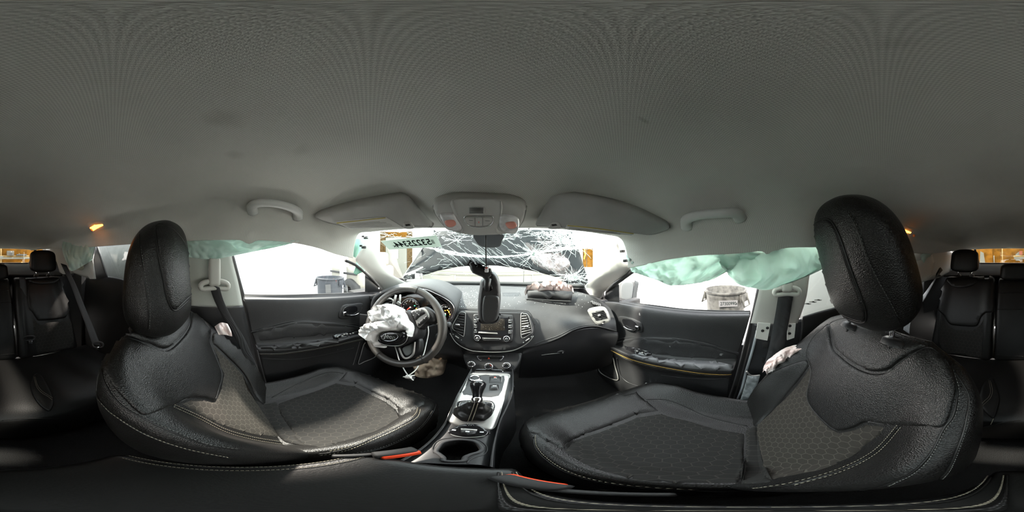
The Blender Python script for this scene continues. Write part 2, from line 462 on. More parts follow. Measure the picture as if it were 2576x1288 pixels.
def text(name, body, c, right, up, size, m, parent=None, ext=.0003, sx=1.0, bold=0):
    cu = bpy.data.curves.new(name, 'FONT'); cu.body = body; cu.size = size; cu.extrude = ext; cu.align_x = 'CENTER'; cu.align_y = 'CENTER'
    cu.materials.append(m); o = bpy.data.objects.new(name, cu); C.objects.link(o)
    x = V(right).normalized(); y = V(up); y = (y-x*y.dot(x)).normalized(); z = x.cross(y)
    R = Matrix((x, y, z)).transposed().to_4x4(); R = R @ Matrix.Diagonal((sx, 1, 1, 1))
    w = Matrix.Translation(V(c)+V((0, 0, H))) @ R
    cu.offset = bold
    me = bpy.data.meshes.new_from_object(o); bpy.data.objects.remove(o); me.name = name
    o = bpy.data.objects.new(name, me); C.objects.link(o)
    if parent is not None:
        o.parent = parent; w = Matrix.Translation(-origin_of(parent)) @ w
    o.matrix_local = w
    return o
def crumple(name, poly, tg, m, parent, amp, sc, seed, res=5, edge=6, h=.01, **kw):
    from mathutils import noise
    def hf(x, y):
        p = V((x*sc+seed, y*sc, seed)); w = noise.noise(p*.8)*1.5
        q = V((p.x*.8+p.y*.5+w, (p.y-p.x*.35)*1.5+w, seed)); a = noise.noise(q)
        return amp*(a*.9+(1-abs(noise.noise(q*1.6+V((3, 1, 2))))*2)*.55+.12*noise.noise(q*4))
    return panel(name, poly, tg, m, parent, h=h, edge=edge, res=res, hf=hf, **kw)
# ================================================================== the surroundings
M['concrete'] = mat('shop_floor', (.7, .69, .67), .8, var=.3, var_scale=1.5)
M['sheet'] = mat('white_sheeting', (.86, .86, .86), .7, bump=('noise', 6, .6))
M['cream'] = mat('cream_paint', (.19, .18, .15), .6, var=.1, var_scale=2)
M['wood'] = mat('plywood', (.13, .058, .009), .9, spec=.03, var=.45, var_scale=6)
M['wood2'] = mat('weathered_wood', (.09, .055, .022), .9, spec=.05, var=.5, var_scale=12)
M['tape'] = mat('house_wrap', (.20, .198, .19), .7, bump=('noise', 14, .8), var=.1, var_scale=30)
M['tagp'] = mat('tag_paper', (.075, .075, .075), .8, spec=.1)
M['bin_grey'] = mat('grey_bin_plastic', (.035, .038, .044), .6, spec=.2)
M['bin_dark'] = mat('worn_bin_plastic', (.045, .045, .04), .6, spec=.2, var=.6, var_scale=14)
M['hood'] = mat('dark_hood_paint', (.008, .010, .011), .6, spec=.12, var=.3, var_scale=3, speck=((.04, .05, .05, 1), 60, .72))
M['foil'] = mat('grey_pink_foil', (.11, .095, .095), .45, bump=('noise', 20, 1))
def box_struct(name, c, s, m, R=None):
    o = rbox(name, c, s, m, None, R, 0, 1); o['kind'] = 'structure'; return o
box_struct('ground', (0, 0, -1.32), (16, 18, .04), M['concrete'])
def wavy(name, fn, nu, nv, m, thick=.01):
    g = [[fn(i/(nu-1), j/(nv-1)) for i in range(nu)] for j in range(nv)]
    vs, fs = grid_vf(g); o = mk(name, vs, fs, m, None, thick=thick); o['kind'] = 'structure'; return o
wavy('wall_left', lambda u, v: V((-5.2+.05*sin(40*u)+.03*sin(17*u+6*v), -6+12.5*u, -1.3+3.1*v)), 120, 12, M['sheet'])
wavy('wall_right', lambda u, v: V((4.6+.05*sin(37*u)+.03*sin(23*u+5*v), -6+12.5*u, -1.3+3.1*v)), 120, 12, M['sheet'])
box_struct('wall_front', (0, 6.05, .1), (11, .1, 2.8), M['sheet'])
wb = box_struct('wall_back', (0, -6.05, .1), (11, .1, 2.8), M['wood2'])
for i in range(9):
    rbox('plywood_panel', (-4.9+i*1.22, -5.985, .1), (1.21, .02, 2.8), M['wood'], wb, bev=.1, seg=1)
YF = 5.98
FP = Pl((0, YF, 0), (0, -1, 0))
# sectional garage door in the front wall
gd = thing('garage_door', (0, YF, -1.3), 'cream sectional garage door with a rail across, seen under the raised dark hood', 'garage door')
for k in range(4):
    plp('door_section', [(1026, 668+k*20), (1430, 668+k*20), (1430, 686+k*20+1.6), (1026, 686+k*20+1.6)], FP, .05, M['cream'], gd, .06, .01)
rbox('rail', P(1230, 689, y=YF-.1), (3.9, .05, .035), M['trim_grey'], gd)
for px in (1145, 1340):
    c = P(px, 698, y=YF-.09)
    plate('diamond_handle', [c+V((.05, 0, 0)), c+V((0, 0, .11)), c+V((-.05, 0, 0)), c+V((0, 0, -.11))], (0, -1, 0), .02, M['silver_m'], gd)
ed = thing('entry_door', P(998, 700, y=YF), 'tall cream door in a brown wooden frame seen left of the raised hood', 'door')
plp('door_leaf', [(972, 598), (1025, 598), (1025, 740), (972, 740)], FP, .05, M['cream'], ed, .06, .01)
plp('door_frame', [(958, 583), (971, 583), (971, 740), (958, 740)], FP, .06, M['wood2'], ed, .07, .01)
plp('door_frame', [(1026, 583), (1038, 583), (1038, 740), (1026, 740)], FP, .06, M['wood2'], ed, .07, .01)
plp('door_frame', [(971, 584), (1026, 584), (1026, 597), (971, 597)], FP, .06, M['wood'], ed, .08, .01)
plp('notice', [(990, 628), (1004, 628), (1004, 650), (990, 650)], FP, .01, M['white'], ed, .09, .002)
bd = thing('wooden_board', P(1460, 650, y=YF), 'brown wooden board on the shop wall seen behind cracked glass beside the metal box', 'board')
for k in range(4):
    plp('plank', [(1427+k*16.3, 622), (1442+k*16.3, 622), (1442+k*16.3, 672), (1427+k*16.3, 672)], FP, .03, M['wood'], bd, .03+.004*(k % 2), .004)
mt = thing('meter_box', P(1452, 648, y=YF-.1), 'cream metal meter box with a round dial mounted on the brown board', 'electrical box')
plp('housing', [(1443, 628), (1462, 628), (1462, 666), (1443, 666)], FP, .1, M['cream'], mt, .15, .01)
lathe('dial', [(0, .02), (.09, .02), (.11, 0)], P(1452, 648, y=YF-.16), (0, -1, 0), M['trim_grey'], mt)
yc = tube('yellow_cable', [P(1470, 622, y=YF-.1), P(1472, 640, y=YF-.12), P(1469, 652, y=YF-.1)], .03, mat('yellow', (.8, .55, .03), .5), None)
tag(yc, 'short yellow cable hanging on the board right of the metal box', 'cable')
# white sheet hung on a line outside the driver's window
hs = wavy('hanging_sheet', lambda u, v: P(880-25*u*(.5+v*.5)-(1-v)*10, 640+96*v, x=-3.9)+V((.12*sin(14*u+2*v), 0, 0)), 40, 14, M['sheet'])
del hs['kind']; tag(hs, 'draped white plastic sheet hanging behind the plain grey trash can', 'sheet')
def trash_can(px, py_top, D, rad, body, label, tags):
    c = P(px, py_top, r=D); zb = -1.3; h = c.z-zb; cc = V((c.x, c.y, zb))
    t = thing('trash_can', cc, label, 'trash can', 'round trash cans in the shop')
    rb = rad*.82
    lathe('body', [(0, 0), (rb*.96, 0), (rb, .02), (rad*.93, h-.12), (rad*.95, h-.06), (rad*.95, h-.02), (rad*.90, h-.02), (rb*.93, .04), (0, .04)], cc, (0, 0, 1), body, t, 48)
    lathe('rim', [(rad*.93, h-.035), (rad*1.0, h-.035), (rad*1.02, h-.012), (rad*.98, h), (rad*.93, h-.004), (rad*.93, h-.035)], cc, (0, 0, 1), body, t, 48)
    out = (V((0, 0, 0))-V((c.x, c.y, 0))).normalized(); side = V((-out.y, out.x, 0))
    for sgn in (1, -1):
        q = (out*.55+side*sgn*.83).normalized() if sgn == 1 else (out*-.3+side*-.95).normalized(); s2 = V((-q.y, q.x, 0))
        b = cc+q*(rad*.97)+V((0, 0, h-.12))
        hd = tube('handle', [b+s2*.08+V((0, 0, .07)), b+s2*.075+q*.05-V((0, 0, .09)), b-s2*.075+q*.05-V((0, 0, .09)), b-s2*.08+V((0, 0, .07))], .014, body, t)
        rbox('handle_bracket', b+V((0, 0, .02)), (.03, .2, .12), body, t, basis(q, s2))
    return t, cc, out, side, h, rad
t, cc, out, side, h, rad = trash_can(830, 697, 3.6, .305, M['bin_grey'], 'plain grey round trash can outside the driver window with a small white label', 0)
q = (out+side*-.12).normalized(); plate('sticker', [cc+q*rad*.98+V((-q.y, q.x, 0))*a+V((0, 0, h-.12+b)) for a, b in ((-.06, 0), (.05, .01), (.06, -.17), (-.05, -.18))], q, .004, M['tagp'], t)
t, cc, out, side, h, rad = trash_can(1826, 726, 2.35, .30, M['bin_dark'], 'weathered grey trash can outside the passenger window with a numbered tag', 0)
q = (out+side*.1).normalized(); sd = V((-q.y, q.x, 0))
plate('number_tag', [cc+q*rad*.99+sd*a+V((0, 0, h-.10+b)) for a, b in ((-.12, 0), (.12, 0), (.12, -.085), (-.12, -.085))], q, .004, M['tagp'], t)
text('lettering', '27300990', cc+q*(rad*.99+.004)+V((0, 0, h-.142))-sd*.008*0, -sd if (-sd).dot(V((out.y, -out.x, 0))) < 0 else sd, (0, 0, 1), .065, M['ink'], t, sx=.78)
text('lettering', 'E', cc+q*(rad*.99+.004)+V((0, 0, h-.15))+(sd*.108 if sd.dot(V((1, -1, 0))) > 0 else sd*-.108), sd, (0, 0, 1), .035, M['ink'], t)
plate('number_tag', [cc+q*rad*.96+sd*a+V((0, 0, h-.27+b)) for a, b in ((-.05, 0), (.14, 0), (.14, -.07), (-.05, -.07))], q, .004, M['tagp'], t)
text('lettering', '17063', cc+q*(rad*.96+.003)+V((0, 0, h-.305))+sd*.045, sd, (0, 0, 1), .05, M['ink'], t, sx=.8)
# parked pale vehicle seen past the driver's mirror sail
pv = thing('parked_van', P(905, 715, r=4.6), 'pale parked vehicle body with dark tyre seen behind the driver side mirror corner', 'vehicle')
c = P(900, 700, r=4.9)
rbox('body', V((c.x-.3, c.y+.5, -.62)), (1.4, 1.7, .62), M['cream'], pv, bev=.2, seg=3)
rbox('cabin', V((c.x-.3, c.y+.6, -.12)), (1.2, 1.2, .5), M['cream'], pv, bev=.25, seg=3)
tube('bumper_strip', [V((c.x-.95, c.y-.37, -.5)), V((c.x+.38, c.y-.37, -.5))], .03, M['black'], pv)
lathe('tyre', [(.16, .1), (.30, .1), (.33, .04), (.33, -.1), (.0, -.1)], V((c.x+.1, c.y-.36, -.97)), (0, -1, 0), M['black'], pv, 28)
# raised hood of this car, its insulation and prop rod
HN = V((0, -.86, .0))-V((0, 0, .5))
HP = Pl((0, 1.62, -.12), (0, -.84, .54))
hd = thing('raised_hood', (0, 1.6, -.2), 'dark grey raised car hood with arched lower edge seen beyond the cracked windshield', 'car hood')
panel('outer_skin', [(1008, 704), (1028, 672), (1060, 625), (1092, 580), (1200, 574), (1330, 574), (1440, 580), (1462, 640), (1478, 690), (1462, 712), (1425, 702), (1390, 692), (1345, 680), (1300, 672), (1250, 666), (1200, 665), (1150, 669), (1100, 679), (1060, 692), (1030, 703)], HP, M['hood'], hd, h=.0, edge=4, res=14, base=-.02, curve=False, thick=.03, big=True)
tube('edge_strip', [P(1012, 700, y=1.55), P(1035, 665, y=1.62), P(1062, 624, y=1.7), P(1090, 584, y=1.8)], .006, M['silver'], hd)
tube('edge_strip', [P(1016, 692, y=1.5), P(1040, 683, y=1.52), P(1064, 672, y=1.55)], .009, M['chrome'], hd)
tube('edge_strip', [P(1028, 691, y=1.5), P(1046, 685, y=1.52)], .009, M['chrome'], hd)
crumple('insulation', [(1336, 645), (1350, 640), (1400, 643), (1422, 652), (1432, 670), (1415, 680), (1385, 682), (1352, 670), (1340, 658)], HP, M['foil'], hd, .05, .06, 4, res=3, edge=3, h=.03)
for px in (1035, 1462): tube('hinge_arm', [P(px, 700, y=1.53), P(px, 712, y=1.42), V((P(px, 716, y=1.38).x, 1.38, -.25))], .012, M['black'], hd)
pr = tube('prop_rod', [P(1318, 674, y=1.6), P(1316.5, 719, y=1.3)], .003, M['black']); tag(pr, 'thin dark prop rod standing below the raised hood', 'rod')
cw = thing('hood_hinge', P(1045, 705, y=1.35), 'small grey hinge bracket at the left base of the windshield', 'hinge')
plate('foot', [P(1023, 703, y=1.35), P(1060, 702, y=1.35), P(1067, 709, y=1.3), P(1028, 710, y=1.3)], (0, -.3, 1), .01, M['trim_grey'], cw)
rbox('arm', P(1050, 697, y=1.38), (.05, .01, .07), M['silver_m'], cw)
rbox('arm', P(1060, 697, y=1.42), (.02, .01, .07), M['silver_m'], cw)

# ================================================================== car shell (setting)
Ys = [.50, .40, .30, .18, .04, -.12, -.3, -.5, -.75, -1.0, -1.3, -1.6]
LZ = [-.012, .008, .036, .056, .062, .062, .06, .058, .057, .058, .062, .066]
RZ = [-.052, -.037, -.016, .002, .01, .028, .03, .025, .018, .02, .045, .06]
LX = [-.62]*8+[-.62, -.57, -.53, -.47]
RX = [.52, .52, .52, .515, .51, .51, .51, .52, .52, .51, .46, .42]
CZ = [.12, .175, .21, .235, .248, .256, .258, .256, .245, .215, .15, .085]
fr = [(1, 0), (.985, .22), (.94, .48), (.80, .74), (.55, .92), (.28, .985)]
rows = []
for i, y in enumerate(Ys):
    cx = -.06; r = []
    for f, z in fr: r.append(V((cx+(LX[i]-cx)*f, y, LZ[i]+(CZ[i]-LZ[i])*z)))
    r.append(V((cx, y, CZ[i])))
    for f, z in reversed(fr): r.append(V((cx+(RX[i]-cx)*f, y, RZ[i]+(CZ[i]-RZ[i])*z)))
    if i == 0:
        for k, p in enumerate(r):
            t = 1-abs(p.x+.06)/.57; p.y = .49+.11*max(0, t)**.6
        for k, zz in enumerate((-.01, .06, .118, .122, .122, .12)): r[k].z = zz
        for k, zz in enumerate((-.052, .02, .085, .1, .11, .115)): r[-1-k].z = zz
    rows.append(r)
g = surf(rows, 121, 150, even=False)
def gs(p, x, y, sx, sy): return math.exp(-((p.x-x)/sx)**2-((p.y-y)/sy)**2)
for r in g:
    for p in r:
        p.z += .035*gs(p, -.34, .36, .17, .10)+.035*gs(p, .27, .34, .17, .10)-.022*gs(p, -.045, .47, .11, .14)
        p.z -= .03*gs(p, -.57, .03, .06, .02)*(1 if p.z < .09 else 0)+.03*gs(p, .50, -.06, .04, .02)*(1 if p.z < .06 else 0)
vs, fs = grid_vf(g)
ceil_o = mk('ceiling', vs, fs, M['liner'], None, thick=.012, offset=1); ceil_o['kind'] = 'structure'
CEIL = Bvh(vs, fs)
cl_ = ceil_o.location
def cst(px, py, sx, sy, st): q = CEIL.cast(px, py)[0]+V((0, 0, H))-cl_; return (tuple(q), sx, sy, st)
stains(M['liner'], [cst(1415, 85, .012, .008, .4), cst(1520, 90, .006, .006, .7), cst(1620, 293, .016, .006, .7), cst(1960, 100, .010, .006, .8), cst(2240, 105, .018, .012, .35), cst(560, 290, .03, .04, .22), cst(590, 380, .02, .03, .2), cst(760, 370, .03, .02, .2), cst(790, 150, .012, .008, .6), cst(970, 377, .004, .004, .9), cst(1560, 350, .004, .006, .8), cst(2180, 190, .012, .01, .5), cst(1110, 280, .006, .006, .5)], (.10, .08, .045, 1))
ro = sheet('trim_1', [[p+V((0, 0, .05)) for p in [V((r[0].x-.1, r[0].y, .02))]+r[2:-2:2]+[V((r[-1].x+.1, r[-1].y, .02))]] for r in rows], 40, 30, M['plastic'], thick=.004)[0]; ro['kind'] = 'structure'   # outer roof skin
# floor pan, firewall, rear shelf and body sides
fl = sheet('floor', [[(-.85, 1.35, -.55), (-.3, 1.35, -.55), (.3, 1.35, -.55), (.78, 1.35, -.55)], [(-.85, 1.1, -.8), (-.3, 1.1, -.78), (.3, 1.1, -.78), (.78, 1.1, -.8)],
     [(-.85, .7, -.98), (-.3, .7, -.96), (.3, .7, -.96), (.78, .7, -.98)], [(-.85, 0, -.98), (-.3, 0, -.95), (.3, 0, -.95), (.78, 0, -.98)], [(-.85, -.7, -.98), (-.3, -.7, -.93), (.3, -.7, -.93), (.78, -.7, -.98)], [(-.85, -1.9, -.98), (-.3, -1.9, -.93), (.3, -1.9, -.93), (.78, -1.9, -.98)]], 40, 60, M['carpet'], thick=.02)[0]; fl['kind'] = 'structure'
box_struct('wall_firewall', (-.06, 1.36, -.6), (1.8, .03, .75), M['carpet'])
for s, x in (('left', -.90), ('right', .80)):
    box_struct('wall_'+s+'_sill', (x, -.2, -.75), (.04, 3.4, .55), M['plastic'])
box_struct('wall_rear_hatch', (-.06, -1.80, -.45), (1.6, .04, .75), M['plastic'])
for nm, c, s in (('left_fender', (-.80, 1.08, -.275), (.34, .66, .02)), ('right_fender', (.72, 1.10, -.345), (.26, .56, .02)), ('left_footwell', (-.87, 1.07, -.66), (.04, .62, .75)), ('right_footwell', (.76, 1.0, -.66), (.04, .76, .72)), ('left_trunk', (-.70, -1.42, -.52), (.04, .82, .95)), ('right_trunk', (.60, -1.42, -.52), (.04, .82, .92)),
    ('rear_header', (-.06, -1.68, .115), (1.3, .2, .03)), ('rear_seat_left', (-.80, -.62, -.72), (.04, 1.0, .55)), ('rear_seat_right', (.70, -.62, -.72), (.04, 1.0, .55))):
    box_struct('wall_'+nm, c, s, M['carpet'])
for nm, q in (('left', [(-.62, -1.0, .08), (-.72, -1.0, -.10), (-.72, -1.75, -.10), (-.52, -1.7, .10)]), ('right', [(.52, -1.0, .05), (.62, -1.0, -.10), (.62, -1.75, -.10), (.46, -1.7, .10)])):
    o = plate('wall_quarter_'+nm, [V(v)+V((-.06 if nm == 'left' else .06, 0, .02)) for v in q], (1 if nm == 'left' else -1, 0, 0), .01, M['plastic'], None, 0); o['kind'] = 'structure'
# ---- windshield
wsb = [(-.63, 1.0, -.205), (-.35, 1.14, -.212), (-.06, 1.18, -.214), (.25, 1.1, -.212), (.52, .86, -.2)]
wst = [(-.61, .52, .13), (-.35, .575, .127), (-.06, .61, .122), (.25, .58, .118), (.52, .50, .09)]
wsm = [(V(a)+V(b))/2+V((0, .03, .02)) for a, b in zip(wsb, wst)]
gg = surf([wsb, wsm, wst], 50, 24); vs, fs = grid_vf(gg)
ws = thing('windshield', (-.06, 1.18, -.214), 'shattered car windshield with white cracks, in front of the dashboard', 'windshield')
mk('pane', vs, fs, M['wglass'], ws)
WS = Bvh(vs, fs)
cow = surf([wsb, [V(a)*1.0+V((0, .12, -.02)) for a in wsb], [(-.9, 1.40, -.26), (-.4, 1.42, -.24), (-.06, 1.42, -.24), (.3, 1.42, -.24), (.8, 1.40, -.26)]], 30, 8); v_, f_ = grid_vf(cow); cwl = mk('trim_3', v_, f_, M['plastic'], None, thick=.006); cwl['kind'] = 'structure'
gb = [V(p)+V((0, .012, .012)) for p in wsb]; tube('lower_seal', cr(gb, 30), .014, M['black'], ws)
def cut(px, w, jit=1.2, n=None):
    w *= .62
    pts = []
    q = cr([V((a, b, 0)) for a, b in px], n or max(4, int(sum((V(px[i])-V(px[i-1])).length for i in range(1, len(px)))/7)+2))
    for i, p in enumerate(q):
        h = WS.cast(p.x+random.uniform(-jit, jit), p.y+random.uniform(-jit, jit))
        if h: pts.append(h[0]+h[1]*.0012)
    return tube_vf(pts, w, 3) if len(pts) > 1 else None
cracks = []
def add(px, w=.0006, j=1.2):
    k = cut(px, w, j)
    if k: cracks.append(k)
for i in range(9):   # long bands from the sticker to the right hand edge
    o = i*1.1
    add([(1000+i*14, 612+o*.8), (1100, 625+o*.9), (1180, 639+o*.7), (1260, 644+o*.4), (1342, 636+o*.3), (1400, 625+o*.6), (1500, 616+o*.9)], .0009 if i % 3 else .0015)
for c, n, r0, r1, w in (((1343, 637), 46, 3, 75, .0006), ((1440, 697), 60, 4, 60, .0008), ((1150, 604), 22, 2, 45, .0006), ((1410, 605), 60, 2, 80, .0009), ((1440, 612), 50, 2, 90, .001), ((1060, 580), 26, 2, 60, .0006), ((1270, 600), 20, 2, 45, .0006)):
    for k in range(n):
        a = random.uniform(0, 2*pi); rr = r0+(r1-r0)*random.random()**.7
        x1, y1 = c[0]+cos(a)*rr, c[1]+sin(a)*rr*.55
        if y1 > 719 or y1 < 574: continue
        add([(c[0]+cos(a)*r0, c[1]+sin(a)*r0*.6), ((c[0]+x1)/2+random.uniform(-3, 3), (c[1]+y1)/2+random.uniform(-3, 3)), (x1, y1)], w)
for k in range(150):
    x = random.uniform(900, 1540); y = random.uniform(574, 600) if x < 1380 else random.uniform(576, 625)
    add([(x, y), (x+random.uniform(-18, 18), y+random.uniform(-7, 7)), (x+random.uniform(-40, 40), y+random.uniform(-9, 12))], .0007 if x < 1380 else .0014)
for k in range(46):
    x = random.uniform(1080, 1400); y = random.uniform(604, 650); l = random.uniform(15, 60)
    add([(x, y), (x+l*.5, y+l*.35), (x+l, y+l*.85)], .0005)
add([(1245, 652), (1262, 662), (1290, 672), (1310, 676), (1340, 692)], .0009); add([(1280, 655), (1320, 668), (1350, 682), (1400, 712)], .0008)
for k in range(26):
    x = random.uniform(1010, 1140); y = random.uniform(640, 700); a = random.uniform(-1.2, .4); l = random.uniform(6, 40)
    add([(x, y), (x+l*cos(a), y+l*sin(a)*.6)], .0004)
vs, fs = join(cracks); ck = mk('cracks', vs, fs, M['crack'], ws); ck['kind'] = 'stuff'
# pulverised glass around the two impact points
cr2 = []
for k in range(900):
    c, sx, sy = random.choice((((1440, 697), 17, 8), ((1440, 697), 17, 8), ((1343, 639), 6, 6), ((1440, 600), 45, 12), ((1470, 590), 50, 9), ((1400, 588), 40, 6)))
    h = WS.cast(random.gauss(c[0], sx*.55), random.gauss(c[1], sy*.55))
    if h:
        s = random.uniform(.0015, .0045); cr2.append(rbox_vf(h[0]+h[1]*.001, (s, s, s), Euler((random.random()*3, random.random()*3, 0)).to_matrix(), 0))
vs, fs = join(cr2); o = mk('crushed_glass', vs, fs, M['crack'], ws, smooth=False); o['kind'] = 'stuff'
# numbered paper sticker on the outside of the glass (reads mirrored from inside)
stk = thing('auction_sticker', P(1030, 608, y=1), 'pale green sticker with mirrored black number stuck high on the windshield', 'sticker')
sq = [WS.cast(a, b) for a, b in ((958, 606), (1098, 591), (1111, 620), (979, 627))]
M['stick'] = mat('green_film', (.50, .56, .52), .6, trans=.3)
sn = (sq[1][0]-sq[0][0]).cross(sq[3][0]-sq[0][0]).normalized(); sn = -sn if sn.dot(sq[0][0]) > 0 else sn
plate('film', [h[0]+h[1]*.002 for h in sq], sn, .0006, M['stick'], stk, 0)
mid = sum((h[0] for h in sq), V((0, 0, 0)))/4+sn*.004
rt = (sq[1][0]-sq[0][0]).normalized(); up = (sq[0][0]-sq[3][0]); up = (up-rt*up.dot(rt)).normalized()
text('lettering', '53225344', mid+rt*.012, -rt, up, .072, M['ink'], stk, sx=.68, bold=.0014)
text('lettering', 'x', mid-rt*.094-up*.008, -rt, up, .036, M['ink'], stk, bold=.0006)
for k in range(12):
    c = mid+rt*.118+up*(.018-.003*k); vs_ = [c-rt*.007, c+rt*.007*random.uniform(.2, 1), c+rt*.007-up*.0012, c-rt*.007-up*.0012]
    if k % 1 == 0: plate('barcode_line', vs_, sn, .0004, M['ink'], stk, 0)
ms = thing('sensor_pod', P(1228, 600, y=.7), 'dark sensor cover on the glass behind the hanging mirror wire', 'sensor cover')
panel('cover', [(1194, 588), (1264, 588), (1263, 606), (1259, 618), (1246, 622), (1222, 622), (1208, 618), (1198, 608)], WS, mat('slate', (.035, .04, .045), .6), ms, h=.004, edge=3, res=6, base=.002, thick=.003)

# ---- pillar trims
def chain(px, xs, kind='x'):
    out = []
    for i, p in enumerate(px):
        x = xs if isinstance(xs, (int, float)) else xs[0]+(xs[1]-xs[0])*i/(len(px)-1)
        out.append(P(p[0], p[1], **{kind: x}))
    return out
def pillar(name, left, right, xl, xr, bulge, m, label=None, nu=12, nv=40, thick=.004, kind='x'):
    L_, R_ = chain(left, xl, kind), chain(right, xr, kind)
    L_, R_ = cr(L_, 14), cr(R_, 14); rows = []
    for a, b in zip(L_, R_):
        mid = (a+b)/2; mid = mid-mid.normalized()*bulge*min(1, (a-b).length/.08); q1 = a.lerp(b, .2); q2 = a.lerp(b, .8)
        rows.append([a, q1-q1.normalized()*bulge*.75*min(1, (a-b).length/.08), mid, q2-q2.normalized()*bulge*.75*min(1, (a-b).length/.08), b])
    g = surf(rows, nu, nv); vs, fs = grid_vf(g); return vs, fs, Bvh(vs, fs)
t = thing('pillar_cover', P(940, 660, x=-.63), 'sunlit pale plastic pillar cover popped loose left of the steering wheel', 'pillar cover')
vs, fs, AL = pillar('x', [(932, 582), (925, 599), (911, 629), (894, 650), (919, 681), (948, 709), (966, 735)], [(932.5, 582), (940, 613), (947, 629), (963, 654), (985, 689), (1007, 703), (1033, 716)], (-.60, -.72), (-.598, -.62), .022, M['pale'])
mk('cover', vs, fs, M['pale'], t, thick=.003)
for p in ((914, 598), (909, 622)):
    c = P(p[0]+6, p[1], x=-.615); rbox('clip', c, (.02, .018, .014), M['black'], t); rbox('clip', c-V((.016, .005, -.008)), (.014, .01, .01), M['black'], t)
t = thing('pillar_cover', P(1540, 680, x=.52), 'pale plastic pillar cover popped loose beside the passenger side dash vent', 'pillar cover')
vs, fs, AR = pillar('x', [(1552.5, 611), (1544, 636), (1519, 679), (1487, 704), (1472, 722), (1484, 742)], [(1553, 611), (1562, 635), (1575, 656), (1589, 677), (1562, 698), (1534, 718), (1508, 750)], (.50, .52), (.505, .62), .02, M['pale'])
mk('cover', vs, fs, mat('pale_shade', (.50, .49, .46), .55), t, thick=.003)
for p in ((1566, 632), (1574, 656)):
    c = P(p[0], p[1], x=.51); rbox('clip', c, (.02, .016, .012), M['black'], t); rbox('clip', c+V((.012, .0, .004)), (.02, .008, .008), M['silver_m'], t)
# body metal behind the loose covers + folded inflatable curtain
for s, pts, xx in (('left', [(885, 592), (893, 650), (920, 690), (963, 735), (1035, 718), (985, 680), (950, 630), (925, 590)], -.66), ('right', [(1583, 600), (1592, 676), (1550, 715), (1512, 752), (1475, 722), (1520, 680), (1548, 632), (1556, 600)], .56)):
    pass
def door_seal(name, px, xx, rad, label):
    o = tube(name, cr(chain(px, xx), 40), rad, M['black']); tag(o, label, 'seal'); return o
door_seal('door_seal', [(870, 656), (880, 660), (896, 668), (918, 686), (940, 706), (962, 732)], (-.655, -.745), .008, 'black rubber seal along the driver side windshield pillar')
door_seal('door_seal', [(1592, 682), (1565, 702), (1535, 724), (1512, 752)], (.56, .66), .011, 'black rubber seal along the passenger side windshield pillar')
def cloth(name, rows, m, label, cat, amp, f, seed, nu=90, nv=22, thick=.0015, kind='x', flip=-1):
    from mathutils import noise
    g = surf(rows, nu, nv)
    for j, r in enumerate(g):
        for i, p in enumerate(r):
            q = V((i/nu*f, j/nv*f*.32, seed)); n = noise.noise(q)+.6*abs(noise.noise(q*2.1+V((5, 0, 0))))-.2
            r[i] = p-p.normalized()*amp*n*min(1, j/nv*4+.25)
    vs, fs = grid_vf(g); o = mk(name, vs, fs, m, None, thick=thick); tag(o, label, cat); return o
def rw(*a, x=None, y=None): return [P(p[0], p[1], x=x if len(p) < 3 else p[2]) for p in a]
cloth('curtain_airbag', [rw((1577, 640), (1640, 655), (1700, 645), (1760, 635), (1830, 630), (1890, 630), (1930, 630), x=.53),
   rw((1585, 672), (1640, 680), (1700, 680), (1755, 676), (1800, 664), (1850, 660), (1900, 655), x=.515),
   rw((1590, 684), (1647, 703), (1680, 716), (1701, 718), (1751, 713), (1799, 700), (1830, 680), x=.50)], M['green'], 'mint green curtain airbag hanging across the front passenger window', 'airbag', .06, 8, 3)
cloth('curtain_airbag', [rw((1800, 636, .53), (1870, 632, .53), (1920, 635, .53), (1960, 610, .53), (2030, 610, .54), (2100, 620, .55)),
   rw((1812, 665, .50), (1850, 670, .48), (1900, 665, .47), (1960, 655, .47), (2030, 655, .49), (2100, 650, .52)),
   rw((1824, 680, .51), (1860, 700, .47), (1900, 705, .455), (1960, 695, .46), (2030, 690, .48), (2100, 660, .51)),
   rw((1832, 690, .52), (1853, 711, .49), (1882, 722, .475), (1930, 728, .475), (1970, 717, .48), (2020, 698, .50))], M['green'], 'mint green curtain airbag bunched over the passenger seat belt anchor', 'airbag', .055, 6, 8)
cloth('curtain_airbag', [rw((2225, 622, .55), (2270, 630, .56), (2310, 636, .56), (2345, 630, .54)), rw((2225, 640, .55), (2275, 658, .54), (2305, 655, .55), (2340, 642, .54)),
   rw((2225, 656, .56), (2280, 672, .53), (2312, 688, .53), (2338, 665, .55))], M['green'], 'mint green airbag end draped behind the passenger headrest near the rear pillar', 'airbag', .055, 4, 12, 40, 16)
cloth('curtain_airbag', [rw((440, 592), (500, 588), (553, 592), (600, 600), (660, 598), (753, 604), x=-.64), rw((440, 615), (500, 612), (560, 625), (620, 622), (690, 612), (753, 606), x=-.615),
   rw((440, 640), (478, 647), (530, 652), (575, 645), (640, 632), (690, 623), (753, 608), x=-.63)], M['green'], 'mint green curtain airbag folded along the driver side roof edge', 'airbag', .04, 7, 21)
cloth('curtain_airbag', [rw((160, 602, -.55), (190, 606, -.58), (240, 616, -.62)), rw((156, 622, -.50), (190, 640, -.54), (236, 630, -.62)), rw((162, 648, -.50), (185, 660, -.53), (232, 645, -.62)),
   rw((172, 666, -.52), (182, 682, -.54), (231, 655, -.63))], M['green'], 'mint green airbag tail hanging beside the rear left seat belt', 'airbag', .06, 3.5, 31, 40, 30)
